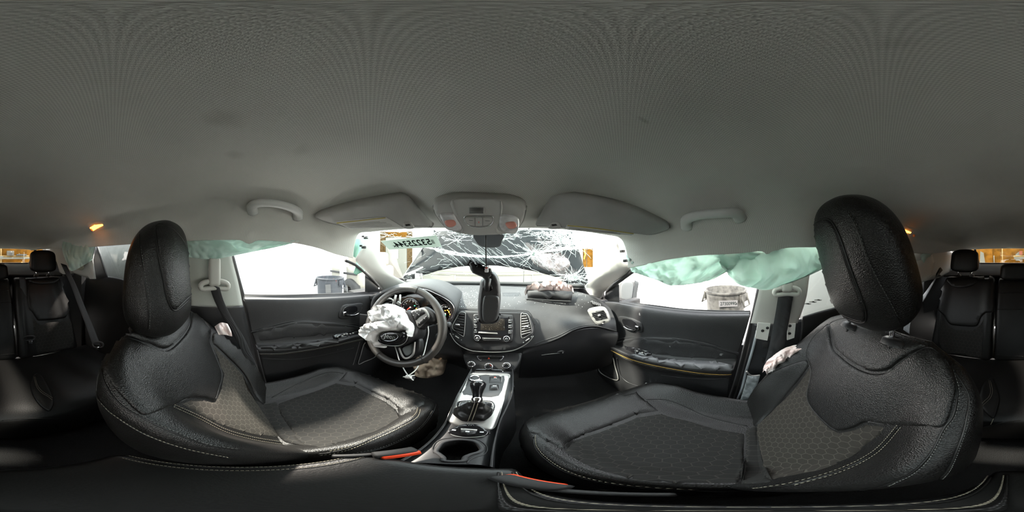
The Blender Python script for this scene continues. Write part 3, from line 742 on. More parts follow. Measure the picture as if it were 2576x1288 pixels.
cloth('curtain_airbag', [rw((882, 600, -.66), (900, 600, -.66), (925, 600, -.66)), rw((880, 625, -.67), (898, 630, -.66), (912, 630, -.66)), rw((882, 640, -.68), (894, 648, -.67), (902, 645, -.67))], M['green_shaded'], 'scrap of mint airbag behind the popped driver side pillar cover', 'airbag', .012, 3, 41, 20, 16)
cloth('curtain_airbag', [rw((897, 655, -.70), (908, 662, -.70), (918, 676, -.70)), rw((893, 675, -.71), (905, 680, -.71), (917, 682, -.70)), rw((889, 686, -.72), (896, 691, -.72), (908, 686, -.71))], M['green_shaded'], 'small mint airbag tip poking out below the driver side pillar cover', 'airbag', .008, 3, 45, 20, 14)
cloth('curtain_airbag', [rw((1564, 610, .56), (1576, 610, .56)), rw((1573, 640, .56), (1584, 660, .56)), rw((1576, 660, .57), (1592, 680, .57))], M['green_shaded'], 'scrap of mint airbag behind the popped passenger side pillar cover', 'airbag', .008, 3, 49, 12, 16)
# ================================================================== front doors
def door(side, rows, xs, nu=110, nv=90):
    R = []
    for r, x in zip(rows, xs):
        R.append([P(p[0], p[1], x=(p[2] if len(p) > 2 else x)) for p in r])
    g = surf(R, nu, nv); vs, fs = grid_vf(g); return vs, fs, Bvh(vs, fs)
# driver's door
dl = thing('front_door', (-.76, .4, -.9), 'black driver door with chrome pull handle and window switch panel', 'car door', 'front car doors')
rows = [[(610, 743), (660, 743), (740, 742), (800, 742), (860, 738), (935, 733), (985, 735)],
        [(612, 748), (662, 749), (740, 749), (800, 748), (860, 745), (938, 740), (988, 742)],
        [(616, 762), (666, 760), (745, 759), (805, 758), (865, 756), (940, 752), (990, 755)],
        [(630, 830), (665, 822), (746, 806), (806, 808), (860, 812), (905, 818), (980, 830)],
        [(632, 836), (667, 828), (747, 812), (807, 813), (861, 816), (906, 822), (981, 834)],
        [(642, 864), (680, 864), (750, 858), (815, 852), (860, 846), (912, 836), (982, 846)],
        [(647, 876), (690, 876), (748, 872), (800, 864), (850, 856), (914, 842), (984, 852)],
        [(650, 886), (692, 886), (748, 881), (800, 873), (850, 863), (914, 850), (986, 860)],
        [(654, 896), (694, 897), (748, 892), (800, 884), (850, 874), (914, 862), (988, 872)],
        [(662, 930), (700, 930), (750, 925), (800, 915), (850, 908), (914, 898), (990, 900)],
        [(680, 990), (710, 1000), (755, 1000), (805, 990), (855, 975), (918, 960), (992, 950)]]
xs = [-.775, -.765, -.74, -.73, -.72, -.71, -.665, -.66, -.69, -.715, -.72]
vs, fs, DL = door('l', rows, xs)
mk('door_trim', vs, fs, M['door'], dl, thick=.01, offset=1)
tube('window_seal', cr([P(a, b, x=-.785) for a, b in [(606, 742), (700, 743), (800, 741), (920, 735)]], 40), .005, M['black'], dl)
tube('rear_edge', cr([P(a, b, x=-.78) for a, b in [(583, 640), (596, 690), (611, 746), (626, 810), (640, 870), (655, 930), (672, 990)]], 40), .011, M['black'], dl)
GL = Pl((-.80, 0, 0), (1, 0, -.12))
panel('window_pane', [(592, 640), (610, 741), (700, 741), (800, 740), (915, 732), (912, 690), (880, 655), (800, 612), (700, 585)], GL, M['glass'], dl, h=0, edge=3, res=25, base=0, curve=False, big=True)
panel('insert', [(637, 836), (690, 820), (746, 810), (810, 813), (870, 818), (905, 824), (912, 830), (870, 838), (815, 846), (740, 852), (650, 860)], DL, M['door'], dl, h=.002, edge=3, res=10, curve=False)
seam('seam', [(634, 836), (690, 818), (746, 807), (808, 810), (870, 814), (901, 818), (912, 830)], DL, M['door'], dl, .0028, .001)
panel('armrest', [(648, 868), (690, 868), (748, 863), (800, 857), (850, 851), (912, 838), (915, 848), (850, 862), (800, 871), (748, 879), (690, 884), (652, 884)], DL, M['leather2'], dl, h=.01, edge=4, res=7, curve=False)
seam('seam', [(652, 888), (700, 888), (746, 883), (800, 875), (850, 865), (914, 851)], DL, M['thread_d'], dl, .0012, .003)
stitches([(652, 891), (700, 891), (746, 886), (800, 878), (850, 868), (914, 854)], DL, M['thread'], dl, .006, .004)
seam('pocket_edge', [(659, 901), (720, 904), (760, 902), (802, 895), (850, 885), (890, 875)], DL, M['door'], dl, .002, .001)
panel('switch_panel', [(836, 843), (866, 836), (898, 830), (911, 834), (908, 841), (880, 846), (845, 853), (838, 851)], DL, M['plastic_g'], dl, h=.012, edge=2, res=5, curve=False)
for a, b in ((845, 846), (857, 843.5), (862, 840), (869, 839), (877, 839), (884, 837), (893, 834)):
    h = DL.cast(a, b); rbox('switch', h[0]+V((.014, 0, .002)), (.008, .011, .008), M['silver_m'] if a != 893 else M['plastic'], dl)
def pull(tg, bez, lever, cup, parent):
    panel('handle_bezel', bez, tg, M['door'], parent, h=.006, edge=2.5, res=5)
    panel('handle_cup', cup, tg, M['plastic_g'], parent, h=.007, edge=2, res=5, base=.005)
    p = onto(lever, tg, 14, .016); n = len(p)
    tube('handle_lever', p, [.0035+.0025*(i/(n-1)) for i in range(n)], M['chrome'], parent, 10)
    c = p[-1]; rbox('handle_hinge', c, (.014, .022, .022), M['chrome'], parent, bev=.25)
pull(DL, [(912, 763), (885, 764), (862, 768), (851, 788), (855, 802), (889, 799), (905, 786)], [(899, 786), (889, 791), (875, 792), (862, 787)], [(895, 770), (870, 770), (860, 783), (862, 794), (885, 794), (897, 785)], dl)
tube('speaker_trim', cr([DL.cast(a, b)[0]+V((.01, 0, 0)) for a, b in ((921, 857), (912, 866), (905, 890), (899, 914), (915, 908), (940, 897), (950, 880))], 50), .0025, M['silver_m'], dl)
seam('seam', [(905, 860), (895, 895), (888, 918)], DL, M['silver_m'], dl, .0012, .001)
rbox('mirror_sail', P(938, 715, x=-.76), (.012, .09, .10), M['plastic'], dl)
panel('mirror_sail_cover', [(919, 684), (935, 694), (962, 722), (966, 735), (919, 734)], Pl((-.74, 0, 0), (1, 0, 0)), M['plastic'], dl, h=.004, edge=2, res=8, curve=False)
rbox('door_label', P(953, 718, x=-.735), (.004, .012, .05), M['white'], dl)
# passenger's door
dp = thing('front_door', (.64, .4, -.9), 'black passenger door with scuffed belt line and orange stitched armrest', 'car door', 'front car doors')
rows = [[(1500, 752), (1551, 757), (1630, 768), (1710, 778), (1784, 783), (1840, 784), (1889, 784)],
        [(1500, 756), (1551, 761), (1630, 773), (1710, 783), (1784, 788), (1840, 789), (1888, 789)],
        [(1500, 768), (1552, 776), (1630, 790), (1710, 800), (1780, 805), (1836, 806), (1884, 806)],
        [(1500, 846), (1548, 855), (1600, 846), (1701, 849), (1780, 862), (1825, 874), (1860, 884)],
        [(1500, 852), (1550, 860), (1601, 852), (1700, 855), (1778, 867), (1822, 879), (1858, 888)],
        [(1500, 860), (1540, 868), (1600, 882), (1690, 897), (1770, 902), (1815, 905), (1852, 908)],
        [(1500, 866), (1538, 872), (1595, 895), (1670, 912), (1760, 924), (1810, 927), (1845, 928)],
        [(1500, 870), (1538, 878), (1590, 903), (1660, 921), (1762, 936), (1812, 938), (1842, 938)],
        [(1500, 876), (1538, 886), (1590, 912), (1660, 931), (1762, 945), (1812, 947), (1840, 947)],
        [(1500, 900), (1542, 910), (1595, 930), (1665, 948), (1762, 960), (1808, 962), (1836, 962)],
        [(1505, 960), (1550, 985), (1600, 1000), (1665, 1020), (1740, 1045), (1790, 1055), (1825, 1060)]]
xs = [.65, .64, .62, .615, .605, .60, .545, .54, .565, .60, .60]
vs, fs, DP = door('r', rows, xs)
mk('door_trim', vs, fs, M['door'], dp, thick=.01, offset=1)
tube('rear_edge', cr([P(a, b, x=.66) for a, b in [(1910, 728), (1897, 790), (1880, 860), (1862, 930), (1840, 1000), (1825, 1045)]], 40), .012, M['black'], dp)
tube('window_seal', cr([P(a, b, x=.66) for a, b in [(1551, 757), (1640, 768), (1720, 778), (1800, 782), (1888, 783)]], 40), .004, M['black'], dp)
panel('insert', [(1548, 858), (1573, 852), (1620, 850), (1701, 855), (1760, 863), (1801, 873), (1856, 888), (1850, 906), (1801, 905), (1740, 902), (1690, 897), (1650, 893), (1600, 880), (1560, 868)], DP, M['door'], dp, h=.002, edge=3, res=10, curve=False)
seam('seam', [(1545, 860), (1573, 850), (1640, 849), (1701, 852), (1760, 861), (1801, 871), (1859, 886)], DP, M['door'], dp, .0028, .001)
M['arm_w'] = mat('worn_armrest', (.09, .09, .095), .42, bump=('noise', 300, .2), speck=((.005, .005, .005, 1), 60, .70))
panel('armrest', [(1655, 900), (1680, 904), (1698, 903), (1750, 905), (1801, 908), (1848, 918), (1849, 926), (1841, 935), (1801, 934), (1766, 932), (1715, 926), (1659, 915), (1620, 906), (1590, 898), (1575, 888), (1600, 892), (1640, 896)], DP, M['arm_w'], dp, h=.010, edge=4, res=7, curve=False)
seam('seam', [(1537, 880), (1587, 903), (1659, 921), (1766, 938), (1841, 940), (1850, 925)], DP, M['thread_o'], dp, .0012, .003)
stitches([(1540, 884), (1587, 907), (1659, 925), (1766, 942), (1840, 944)], DP, M['thread'], dp, .006, .004)
seam('pocket_edge', [(1664, 943), (1720, 950), (1790, 953), (1838, 951)], DP, M['door'], dp, .002, .001)
panel('switch_panel', [(1569, 870), (1600, 873), (1637, 884), (1641, 892), (1625, 896), (1600, 890), (1575, 880)], DP, M['plastic_g'], dp, h=.014, edge=2, res=5, curve=False)
for a, b in ((1609, 881), (1622, 885)):
    h = DP.cast(a, b); rbox('switch', h[0]+V((-.017, 0, .002)), (.008, .012, .008), M['silver_m'], dp)
pull(DP, [(1557, 796), (1584, 798), (1605, 806), (1617, 815), (1616, 835), (1587, 834), (1563, 819)], [(1573, 819), (1585, 826), (1598, 828), (1608, 822)], [(1568, 802), (1590, 803), (1603, 812), (1604, 828), (1585, 829), (1570, 815)], dp)
tube('speaker_trim', cr([DP.cast(a, b)[0]+V((-.008, 0, 0)) for a, b in ((1509, 904), (1526, 888), (1544, 897), (1550, 920), (1557, 945), (1555, 955), (1534, 949), (1512, 935), (1507, 918))], 60, True), .0035, M['silver_m'], dp, closed=True)
panel('speaker_grille', [(1511, 906), (1526, 891), (1542, 899), (1548, 920), (1553, 950), (1534, 945), (1514, 932)], DP, M['carpet'], dp, h=.001, edge=2, res=8, curve=False)
seam('pocket_edge', [(1553, 900), (1557, 925), (1563, 945), (1580, 961), (1610, 972), (1637, 979), (1655, 976)], DP, M['plastic'], dp, .004, .002)
h = DP.cast(1632, 967); rbox('pocket_clip', h[0]+V((-.01, 0, 0)), (.012, .025, .03), M['silver_m'], dp)
panel('mirror_sail_cover', [(1510, 744), (1534, 722), (1556, 704), (1557, 760), (1530, 757)], Pl((.635, 0, 0), (-1, 0, 0)), M['plastic'], dp, h=.004, edge=2, res=8, curve=False)
rbox('door_label', P(1522, 738, x=.625), (.004, .01, .03), M['white'], dp)
# door mirror outside the passenger window
sm = thing('side_mirror', P(1578, 740, x=.86), 'pale door mirror outside the passenger window', 'side mirror')
panel('mirror_housing', [(1558, 712), (1566, 705), (1590, 704), (1597, 708), (1593, 735), (1588, 757), (1560, 756)], Pl((.86, .8, 0), (-.5, -.85, 0)), mat('mirror_pale', (.10, .105, .105), .5, spec=.2), sm, h=.02, edge=5, res=6, thick=.03)
panel('mirror_glass', [(1563, 712), (1588, 710), (1589, 735), (1584, 750), (1562, 750)], Pl((.855, .79, 0), (-.5, -.85, 0)), mat('mirror_face', (.13, .14, .14), .4, spec=.2), sm, h=.024, edge=2, res=6, base=.02)

rbox('mirror_arm', (.74, .70, -.30), (.16, .05, .04), M['black'], sm)
# ================================================================== B pillars, belts
def belt_ribbon(name, pts, w, side, parent=None, m=None):
    """webbing: centre line, width, and the direction of its width"""
    pts = cr(pts, 30); s = [V(side).normalized() if not isinstance(side, list) else side[0].lerp(side[1], i/29).normalized() for i in range(30)]
    g = [[p-q*w/2, p-q*w/6, p+q*w/6, p+q*w/2] for p, q in zip(pts, s)]
    vs, fs = grid_vf(g); return mk(name, vs, fs, m or M['belt'], parent, thick=.0025, offset=0)
def anchor(parent, c, n, m, s=1):
    """D-ring with its height adjuster, facing n"""
    n = V(n).normalized(); u = V((0, 0, 1)); w = u.cross(n).normalized(); R = basis(w, u)
    lathe_o = []
    vs, fs = rbox_vf(V(c)+n*.014+u*.044*s, (.040*s, .098*s, .024*s), R, .48, 4); mk('adjuster', vs, fs, m, parent)
    tube('guide_loop', [V(c)+w*a*s+u*b*s+n*.012 for a, b in cr2d([(-.045, 0), (-.04, -.014), (0, -.01), (.04, -.014), (.045, 0), (.03, .010), (0, .014), (-.03, .010)], 32)], .009*s, m, parent, 10, True)
def cr2d(p, n): return [(q.x, q.y) for q in cr([V((a, b, 0)) for a, b in p], n, True)]
t = thing('pillar_trim', (-.66, -.06, -.5), 'grey green centre pillar trim with belt anchor behind the driver headrest', 'pillar trim')
vs, fs, BL = pillar('x', [(455, 600), (460, 650), (470, 700), (480, 768)], [(578, 620), (584, 655), (598, 710), (610, 768)], (-.68, -.70), (-.70, -.72), .02, M['pale'])
mk('upper_trim', vs, fs, mat('pillar_green_grey', (.40, .42, .38), .6, bump=('noise', 700, .15)), t, thick=.005)
vs, fs, BL2 = pillar('x', [(470, 768), (500, 850), (540, 950)], [(611, 768), (632, 860), (665, 980)], (-.71, -.73), (-.73, -.75), .02, M['plastic'])
mk('lower_trim', vs, fs, M['plastic'], t, thick=.005)
for pl in ([(520, 663), (508, 640), (506, 620)], [(540, 652), (545, 680), (550, 700)]): seam('groove', pl, BL, M['trim_grey'], t, .001, .0003)
c = P(539, 716, x=-.655)
anchor(t, c, (1, .25, .1), mat('anchor_beige', (.42, .42, .38), .5), 1.2)
sb = thing('seat_belt', c, 'black seat belt running down from the driver side pillar anchor', 'seat belt')
belt_ribbon('webbing', [P(539, 719, x=-.635), P(551, 757, x=-.65), P(575, 805, x=-.66), (P(600, 845, x=-.66)), P(625, 900, x=-.66), P(650, 960, x=-.68)], .045, (.1, .95, -.28), sb)
t = thing('pillar_trim', (.60, -.06, -.5), 'pale centre pillar trim with broken lower tabs beside the passenger belt', 'pillar trim')
M['pillR'] = mat('pillar_warm_grey', (.44, .43, .40), .6, bump=('noise', 700, .15))
vs, fs, BR = pillar('x', [(1915, 690), (1910, 728), (1900, 770), (1889, 812)], [(2042, 660), (2035, 690), (2026, 750), (2005, 812)], (.58, .60), (.575, .60), .012, M['pale'])
mk('upper_trim', vs, fs, M['pillR'], t, thick=.005)
BP = Pl((.595, 0, 0), (-1, 0, .05))
for q in ([(1906, 810), (1938, 812), (1930, 855), (1899, 849)], [(1980, 812), (2001, 812), (1997, 848), (1979, 854)]): plp('broken_tab', q, BP, .006, M['pale'], t, .008)
for a, b in ((1918, 830), (1930, 823), (1986, 818), (1985, 837)):
    hh = BP.cast(a, b); lathe('screw_hole', [(0, .001), (.005, .001), (.006, 0)], hh[0]+hh[1]*.009, hh[1], M['black'], t, 12)
vs, fs, BR2 = pillar('x', [(1893, 812), (1885, 870), (1866, 950), (1838, 1060)], [(2030, 800), (2030, 860), (2010, 950), (1985, 1060)], (.64, .64), (.63, .64), .0, M['dark_metal'])
mk('bare_pillar', vs, fs, mat('dark_sheet_metal', (.04, .042, .045), .4, .3, var=.4, var_scale=10), t, thick=.004)
BM = Bvh(vs, fs)
seam('pillar_flange', [(1905, 830), (1893, 880), (1878, 930), (1864, 985), (1840, 1035)], BM, mat('pale_metal', (.5, .55, .58), .4, .4), t, .006, .006)
tube('metal_pocket', cr([P(a, b, x=.60) for a, b in ((1878, 934), (1890, 945), (1912, 944))], 12), .004, M['silver'], t)
for a, b, w in ((1925, 868, .02), (1919, 905, .012), (1932, 852, .016)):
    hh = BM.cast(a, b); rbox('pillar_slot', hh[0]+V((-.004, 0, 0)), (.004, w, .03), M['black'], t)
panel('plastic_shred', [(1880, 945), (1895, 948), (1912, 946), (1900, 985), (1885, 1010), (1868, 1020), (1858, 1040), (1850, 1036), (1866, 995)], Pl((.60, 0, 0), (-1, 0, .1)), mat('torn_grey', (.25, .27, .28), .4, var=.6, var_scale=40, bump=('noise', 60, 1)), t, h=.004, edge=2, res=5, curve=False)
c = P(1979, 731, x=.56)
anchor(t, c, (-1, .1, .1), mat('anchor_grey', (.45, .44, .41), .5), .95)
sb = thing('seat_belt', c, 'dark seat belt hanging beside the passenger seat over torn pink airbag', 'seat belt')
belt_ribbon('webbing', [P(1978, 735, x=.55), P(1971, 780, x=.555), P(1962, 830, x=.56), P(1952, 880, x=.56), P(1938, 930, x=.57)], .052, (.05, 1, .1), sb)
# side airbag from the passenger seat
pk = cloth('side_airbag', [rw((1918, 938, .535), (1928, 911, .54), (1955, 888, .54), (1985, 872, .54), (2018, 866, .53)), rw((1924, 932, .52), (1938, 915, .52), (1962, 895, .52), (1990, 880, .52), (2022, 872, .51)),
    rw((1928, 940, .52), (1950, 918, .51), (1972, 903, .51), (1998, 888, .51), (2024, 878, .50)), rw((1932, 945, .53), (1955, 925, .52), (1978, 908, .52), (2000, 893, .52), (2024, 882, .51))], M['pink_bag'], 'crumpled pinkish side airbag bulging behind the passenger seat shoulder', 'airbag', .02, 9, 52, 60, 24)
pk = cloth('side_airbag', [rw((540, 822, -.62), (556, 812, -.62), (572, 815, -.62)), rw((545, 832, -.60), (562, 826, -.60), (580, 832, -.60)), rw((550, 842, -.60), (566, 842, -.60), (584, 846, -.60))], M['pink_bag'], 'small patch of pink torn airbag beside the driver seat shoulder', 'airbag', .012, 4, 55, 24, 14)

# ================================================================== roof fittings
def plane3(a, b, c): a, b, c = V(a), V(b), V(c); return Pl(a, (b-a).cross(c-a))
VLp = plane3(P(1040, 495, z=.170), P(800, 537, z=.150), P(1090, 574, z=.092))
VRp = plane3(P(1380, 490, z=.170), P(1686, 574, x=.455), P(1350, 576, z=.088))
M['paper'] = mat('warning_paper', (.62, .62, .59), .6)
for (pl, out, lab, leg, clip, who) in (
    (VLp, [(786, 545), (820, 530), (878, 514), (940, 501), (1002, 492), (1020, 494), (1032, 504), (1045, 520), (1058, 534), (1080, 560), (1093, 571), (1086, 576), (1040, 576), (890, 578), (850, 572), (808, 561)], [(843, 558), (971, 545), (1014, 572), (880, 576)], [(846, 559.5), (905, 553.5), (970, 546.5), (970, 548.5), (905, 555.5), (848, 562)], (1026, 566), 'driver'),
    (VRp, [(1387, 487), (1440, 489), (1488, 496), (1545, 508), (1604, 527), (1650, 548), (1684, 566), (1688, 576), (1676, 586), (1639, 596), (1590, 592), (1488, 584), (1400, 577), (1348, 573), (1345, 562), (1354, 545), (1364, 523), (1374, 498)], [(1426, 565), (1510, 574), (1596, 587), (1588, 592), (1500, 584), (1421, 577)], [(1428, 565.5), (1510, 574), (1594, 586.5), (1594, 588.5), (1510, 576.5), (1427, 568)], (1395, 566), 'passenger')):
    t = thing('sun_visor', pl.cast(*out[0])[0], 'grey '+who+' sun visor folded up, '+('brown stain and a large warning label' if who == 'driver' else 'yellow edged label strip along its front edge'), 'sun visor', 'sun visors')
    panel('visor_pad', out, pl, M['visor'], t, h=.0, edge=9, res=12, base=-.022, n=90, thick=.006, big=True)
    panel('warning_label', lab, pl, M['paper'], t, h=.0015, edge=1, res=20, base=.0008, curve=False)
    panel('label_strip', leg, pl, M['label_y'], t, h=.0022, edge=.8, res=9, base=.0016, curve=False)
    for k in range(5):
        a = V(lab[0]+(0,)).lerp(V(lab[-1]+(0,)), .35+.13*k); b = V(lab[1 if who == 'driver' else 2]+(0,)).lerp(V(lab[2 if who == 'driver' else 3]+(0,)), .35+.13*k)
        a2 = a.lerp(b, .05); b2 = a.lerp(b, .9-.2*random.random())
        seam('print_line', [(a2.x, a2.y), ((a2.x+b2.x)/2, (a2.y+b2.y)/2), (b2.x, b2.y)], pl, M['label'] if k % 2 else M['trim_grey'], t, .0005, .002, 8)
    a, b = clip; s = 1 if who == 'driver' else -1
    panel('visor_clip', [(a-12, b-4), (a-6, b-8), (a+8, b-8), (a+16, b+8), (a-8, b+9)] if s > 0 else [(a-16, b+9), (a-8, b-6), (a+8, b-8), (a+14, b-2), (a+14, b+9)], pl, M['trim_grey'], t, h=.003, edge=2, res=5)
    panel('clip_slot', [(a-7, b-3), (a+4, b-4), (a+8, b), (a-5, b+2)], pl, M['plastic'], t, h=.0045, edge=1, res=4, base=.003, curve=False)
OC = plane3(P(1204, 494, z=.143), P(1130, 580, z=.078), P(1290, 580, z=.078))
t = thing('overhead_console', P(1204, 590, z=.07), 'grey overhead console with two clear map lamps between the sun visors', 'overhead console')
panel('housing', [(1088, 521), (1099, 507), (1138, 497), (1204, 493), (1270, 498), (1318, 513), (1325, 535), (1312, 570), (1280, 590), (1204, 594), (1130, 582), (1095, 546)], OC, M['trim_grey'], t, h=.004, edge=7, res=9, base=-.02, thick=.004)
panel('centre_panel', [(1138, 500), (1204, 496), (1258, 500), (1262, 540), (1250, 572), (1262, 583), (1204, 589), (1150, 582), (1163, 572), (1140, 532)], OC, M['trim_grey'], t, h=.0065, edge=2, res=9, base=.002, n=70)
panel('speaker_grille', [(1177, 515), (1220, 515), (1220, 532), (1179, 532)], OC, M['visor'], t, h=.0085, edge=1.5, res=6, base=.006, curve=False)
for k in range(7):
    a = OC.cast(1181, 517.5+k*2.1); b = OC.cast(1216, 517.5+k*2.1); tube('grille_slat', [a[0]+a[1]*.0095, b[0]+b[1]*.0095], .0006, M['plastic'], t, 5)
ring = onto([(1168, 541), (1174, 538), (1204, 538.5), (1236, 539), (1241, 543), (1238, 556), (1228, 563), (1204, 566), (1180, 562), (1171, 553), (1168, 541)], OC, 60, .008)[:-1]
tube('button_ring', ring, .0012, M['chrome'], t, 6, True)
panel('buttons', [(1171, 542), (1204, 540), (1238, 542), (1234, 557), (1204, 563), (1176, 558)], OC, M['trim_grey'], t, h=.010, edge=2, res=6, base=.006)
for q in ([(1195, 541), (1196, 562)], [(1214, 541), (1214, 562)]): seam('button_gap', q+[q[-1]], OC, M['plastic'], t, .0005, .0102, 6)
rbox('sos_led', OC.cast(1204.5, 551)[0]+OC.cast(1204.5, 551)[1]*.011, (.0015, .001, .006), M['red'], t)
for q in ([(1180, 547), (1190, 548)], [(1220, 548), (1232, 549)]): seam('button_icon', q+[q[-1]], OC, M['plastic'], t, .0005, .0105, 5)
for pts in ([(1107, 536), (1122, 533), (1142, 534), (1152, 550), (1163, 571), (1150, 577), (1133, 577), (1120, 570), (1112, 555)], [(1258, 538), (1285, 538), (1302, 544), (1306, 555), (1304, 572), (1293, 585), (1275, 582), (1257, 569)]):
    lm = panel('map_lamp', pts, OC, M['lens'], t, h=.009, edge=4, res=5, base=.003)
    cx = sum(p[0] for p in pts)/len(pts); cy = sum(p[1] for p in pts)/len(pts)
    panel('reflector', [(cx-14, cy-6), (cx+8, cy-9), (cx+15, cy+2), (cx+6, cy+9), (cx-8, cy+8)], OC, M['lens_red'], lm, h=.0112, edge=3, res=5, base=.008)
for q in ([(1139, 500), (1143, 518), (1152, 540)], [(1259, 501), (1260, 518), (1258, 538)], [(1166, 570), (1163, 580), (1150, 586)], [(1247, 572), (1250, 582), (1262, 586)]): seam('panel_gap', q, OC, M['visor'], t, .0009, .0068, 14)
# small roof microphone / clip grilles
for nm, pts, lb in (('a', [(801, 508), (818, 504), (838, 513), (822, 519)], 'small square grille in the roof lining above the driver visor'), ('b', [(1615, 527), (1640, 517), (1662, 526), (1645, 539)], 'small square grille in the roof lining beyond the passenger visor')):
    t = thing('roof_grille', CEIL.cast(*pts[0])[0], lb, 'grille')
    panel('cover', pts, CEIL, M['trim_grey'], t, h=.004, edge=1.5, res=5, curve=False, base=-.002)
    cx = sum(p[0] for p in pts)/4; cy = sum(p[1] for p in pts)/4
    for k in range(4): seam('slot', [(cx-7+k*2.2, cy+1+k*.3), (cx-3+k*2.2, cy-1+k*.3), (cx+1+k*2.2, cy-3.4+k*.3)], CEIL, M['plastic'], t, .0006, .0045, 6)
def grab(pxs, label, m, r0=.0125, lift=.042):
    t = thing('grab_handle', CEIL.cast(*pxs[0])[0], label, 'grab handle', 'front grab handles')
    base = [CEIL.cast(*p) for p in pxs]; n = len(base)
    lifts = [0.006, lift*.7]+[lift]*(n-4)+[lift*.7, 0.006]
    pts = [b[0]-b[0].normalized()*l for b, l in zip(base, lifts)]; q = cr(pts, 44)
    rr = [r0*(1.45-.45*sin(pi*min(1, max(0, (i/43)))) ** .5) for i in range(44)]
    tube('grip', q, rr, m, t, 14, flat=1.25)
    for b in (base[0], base[-1]):
        vs, fs = rbox_vf(b[0]+b[1]*.004, (.05, .03, .012), basis(V((0, 1, 0)).cross(b[1]).cross(b[1]) if False else V((0, 1, .05)), b[1].cross(V((0, 1, 0)))), .4, 3); mk('foot', vs, fs, m, t)
    return t
M['handle'] = mat('handle_plastic', (.52, .53, .51), .45)
grab([(636, 532), (634, 519), (652, 511), (690, 512), (726, 520), (748, 532), (748, 546)], 'grey grab handle on the roof edge above the driver window', M['handle'])
t = grab([(1729, 570), (1727, 553), (1755, 542), (1790, 538), (1825, 536), (1850, 536), (1862, 548)], 'grey grab handle above the passenger window with a gap at its rear', M['handle'])
panel('mount_gap', [(1844, 527), (1857, 524), (1870, 528), (1866, 532), (1852, 530)], CEIL, M['black'], t, h=.002, edge=1, res=4, curve=False)
for px, lit, hook, lb in (([(213, 566), (222, 551), (250, 545), (278, 550), (290, 564), (283, 575), (250, 580), (222, 578)], [(226, 569), (240, 561), (262, 558), (264, 563), (250, 570), (236, 579)], (234, 573), 'rear left roof handle with an orange lit lamp'),
                           ([(2237, 580), (2243, 565), (2262, 560), (2290, 562), (2314, 575), (2312, 590), (2290, 597), (2255, 590)], [(2263, 575), (2275, 574), (2292, 581), (2289, 586), (2268, 582)], (2294, 589), 'rear right roof handle with an orange lit lamp')):
    t = thing('grab_handle', CEIL.cast(*px[0])[0], lb, 'grab handle', 'rear roof handles with lamps')
    panel('base', px, CEIL, M['handle'], t, h=.012, edge=5, res=5, base=-.004)
    panel('lamp', lit, CEIL, M['orange'], t, h=.017, edge=1.5, res=4, base=.010, curve=False)
    hh = CEIL.cast(*hook); rbox('coat_hook', hh[0]+hh[1]*.018, (.014, .014, .016), mat('hook_amber', (.6, .3, .15), .4), t, bev=.3)
# ================================================================== dashboard
da = thing('dashboard', (-.06, .8, -.6), 'black vinyl dashboard sprinkled with glass crumbs', 'dashboard')
def zr(*a):   # points by (px, py, z)
    return [P(p[0], p[1], z=p[2]) for p in a]
def yr(*a): return [P(p[0], p[1], y=p[2]) for p in a]
rows = [zr((1020, 711, -.205), (1100, 715, -.214), (1160, 717, -.214), (1240, 719, -.214), (1320, 722, -.212), (1400, 727, -.21), (1460, 736, -.21), (1498, 749, -.232), (1516, 757, -.262)),
        zr((1060, 724, -.225), (1110, 734, -.235), (1165, 742, -.24), (1240, 744, -.24), (1320, 747, -.24), (1400, 750, -.24), (1470, 756, -.245), (1510, 765, -.27), (1534, 775, -.30)),
        yr((1090, 740, .86), (1128, 756, .86), (1152, 773, .85), (1240, 776, .84), (1335, 781, .82), (1410, 788, .78), (1465, 793, .74), (1512, 798, .70), (1547, 802, .66)),
        yr((1100, 780, .80), (1135, 800, .80), (1152, 820, .80), (1240, 820, .79), (1340, 826, .76), (1410, 820, .73), (1465, 808, .70), (1508, 810, .67), (1550, 818, .63)),
        yr((1110, 810, .79), (1135, 840, .79), (1160, 868, .78), (1240, 880, .76), (1348, 870, .73), (1403, 852, .71), (1448, 829, .69), (1498, 821, .66), (1552, 834, .62))]
g = surf(rows, 120, 70, even=False); vs, fs = grid_vf(g); DB = Bvh(vs, fs)
mk('dash_pad', vs, fs, M['dash'], da, thick=.01, offset=1)
rows = [yr((1316, 882, .75), (1348, 873, .745), (1403, 856, .73), (1448, 834, .71), (1498, 826, .68), (1555, 836, .63)),
        yr((1314, 892, .74), (1348, 886, .74), (1403, 876, .72), (1448, 868, .70), (1498, 856, .67), (1555, 850, .62)),
        yr((1310, 912, .76), (1348, 912, .76), (1403, 905, .74), (1448, 900, .72), (1498, 890, .69), (1545, 880, .64)),
        yr((1305, 950, .84), (1348, 950, .85), (1403, 945, .83), (1448, 940, .80), (1498, 930, .76), (1540, 915, .70))]
vs, fs = grid_vf(surf(rows, 60, 40, even=False)); GB = Bvh(vs, fs); mk('glove_box', vs, fs, M['plastic'], da, thick=.01, offset=1)
seam('glovebox_latch_line', [(1362, 893), (1385, 890), (1410, 888)], GB, M['trim_grey'], da, .0012, .001); panel('glovebox_latch', [(1400, 886), (1412, 881), (1420, 884), (1415, 888)], GB, M['plastic'], da, h=.006, edge=1, res=4)
seam('pad_highlight_line', [(1344, 866), (1370, 856), (1403, 845), (1443, 826), (1470, 819), (1500, 817)], DB, M['dash'], da, .002, .0005)
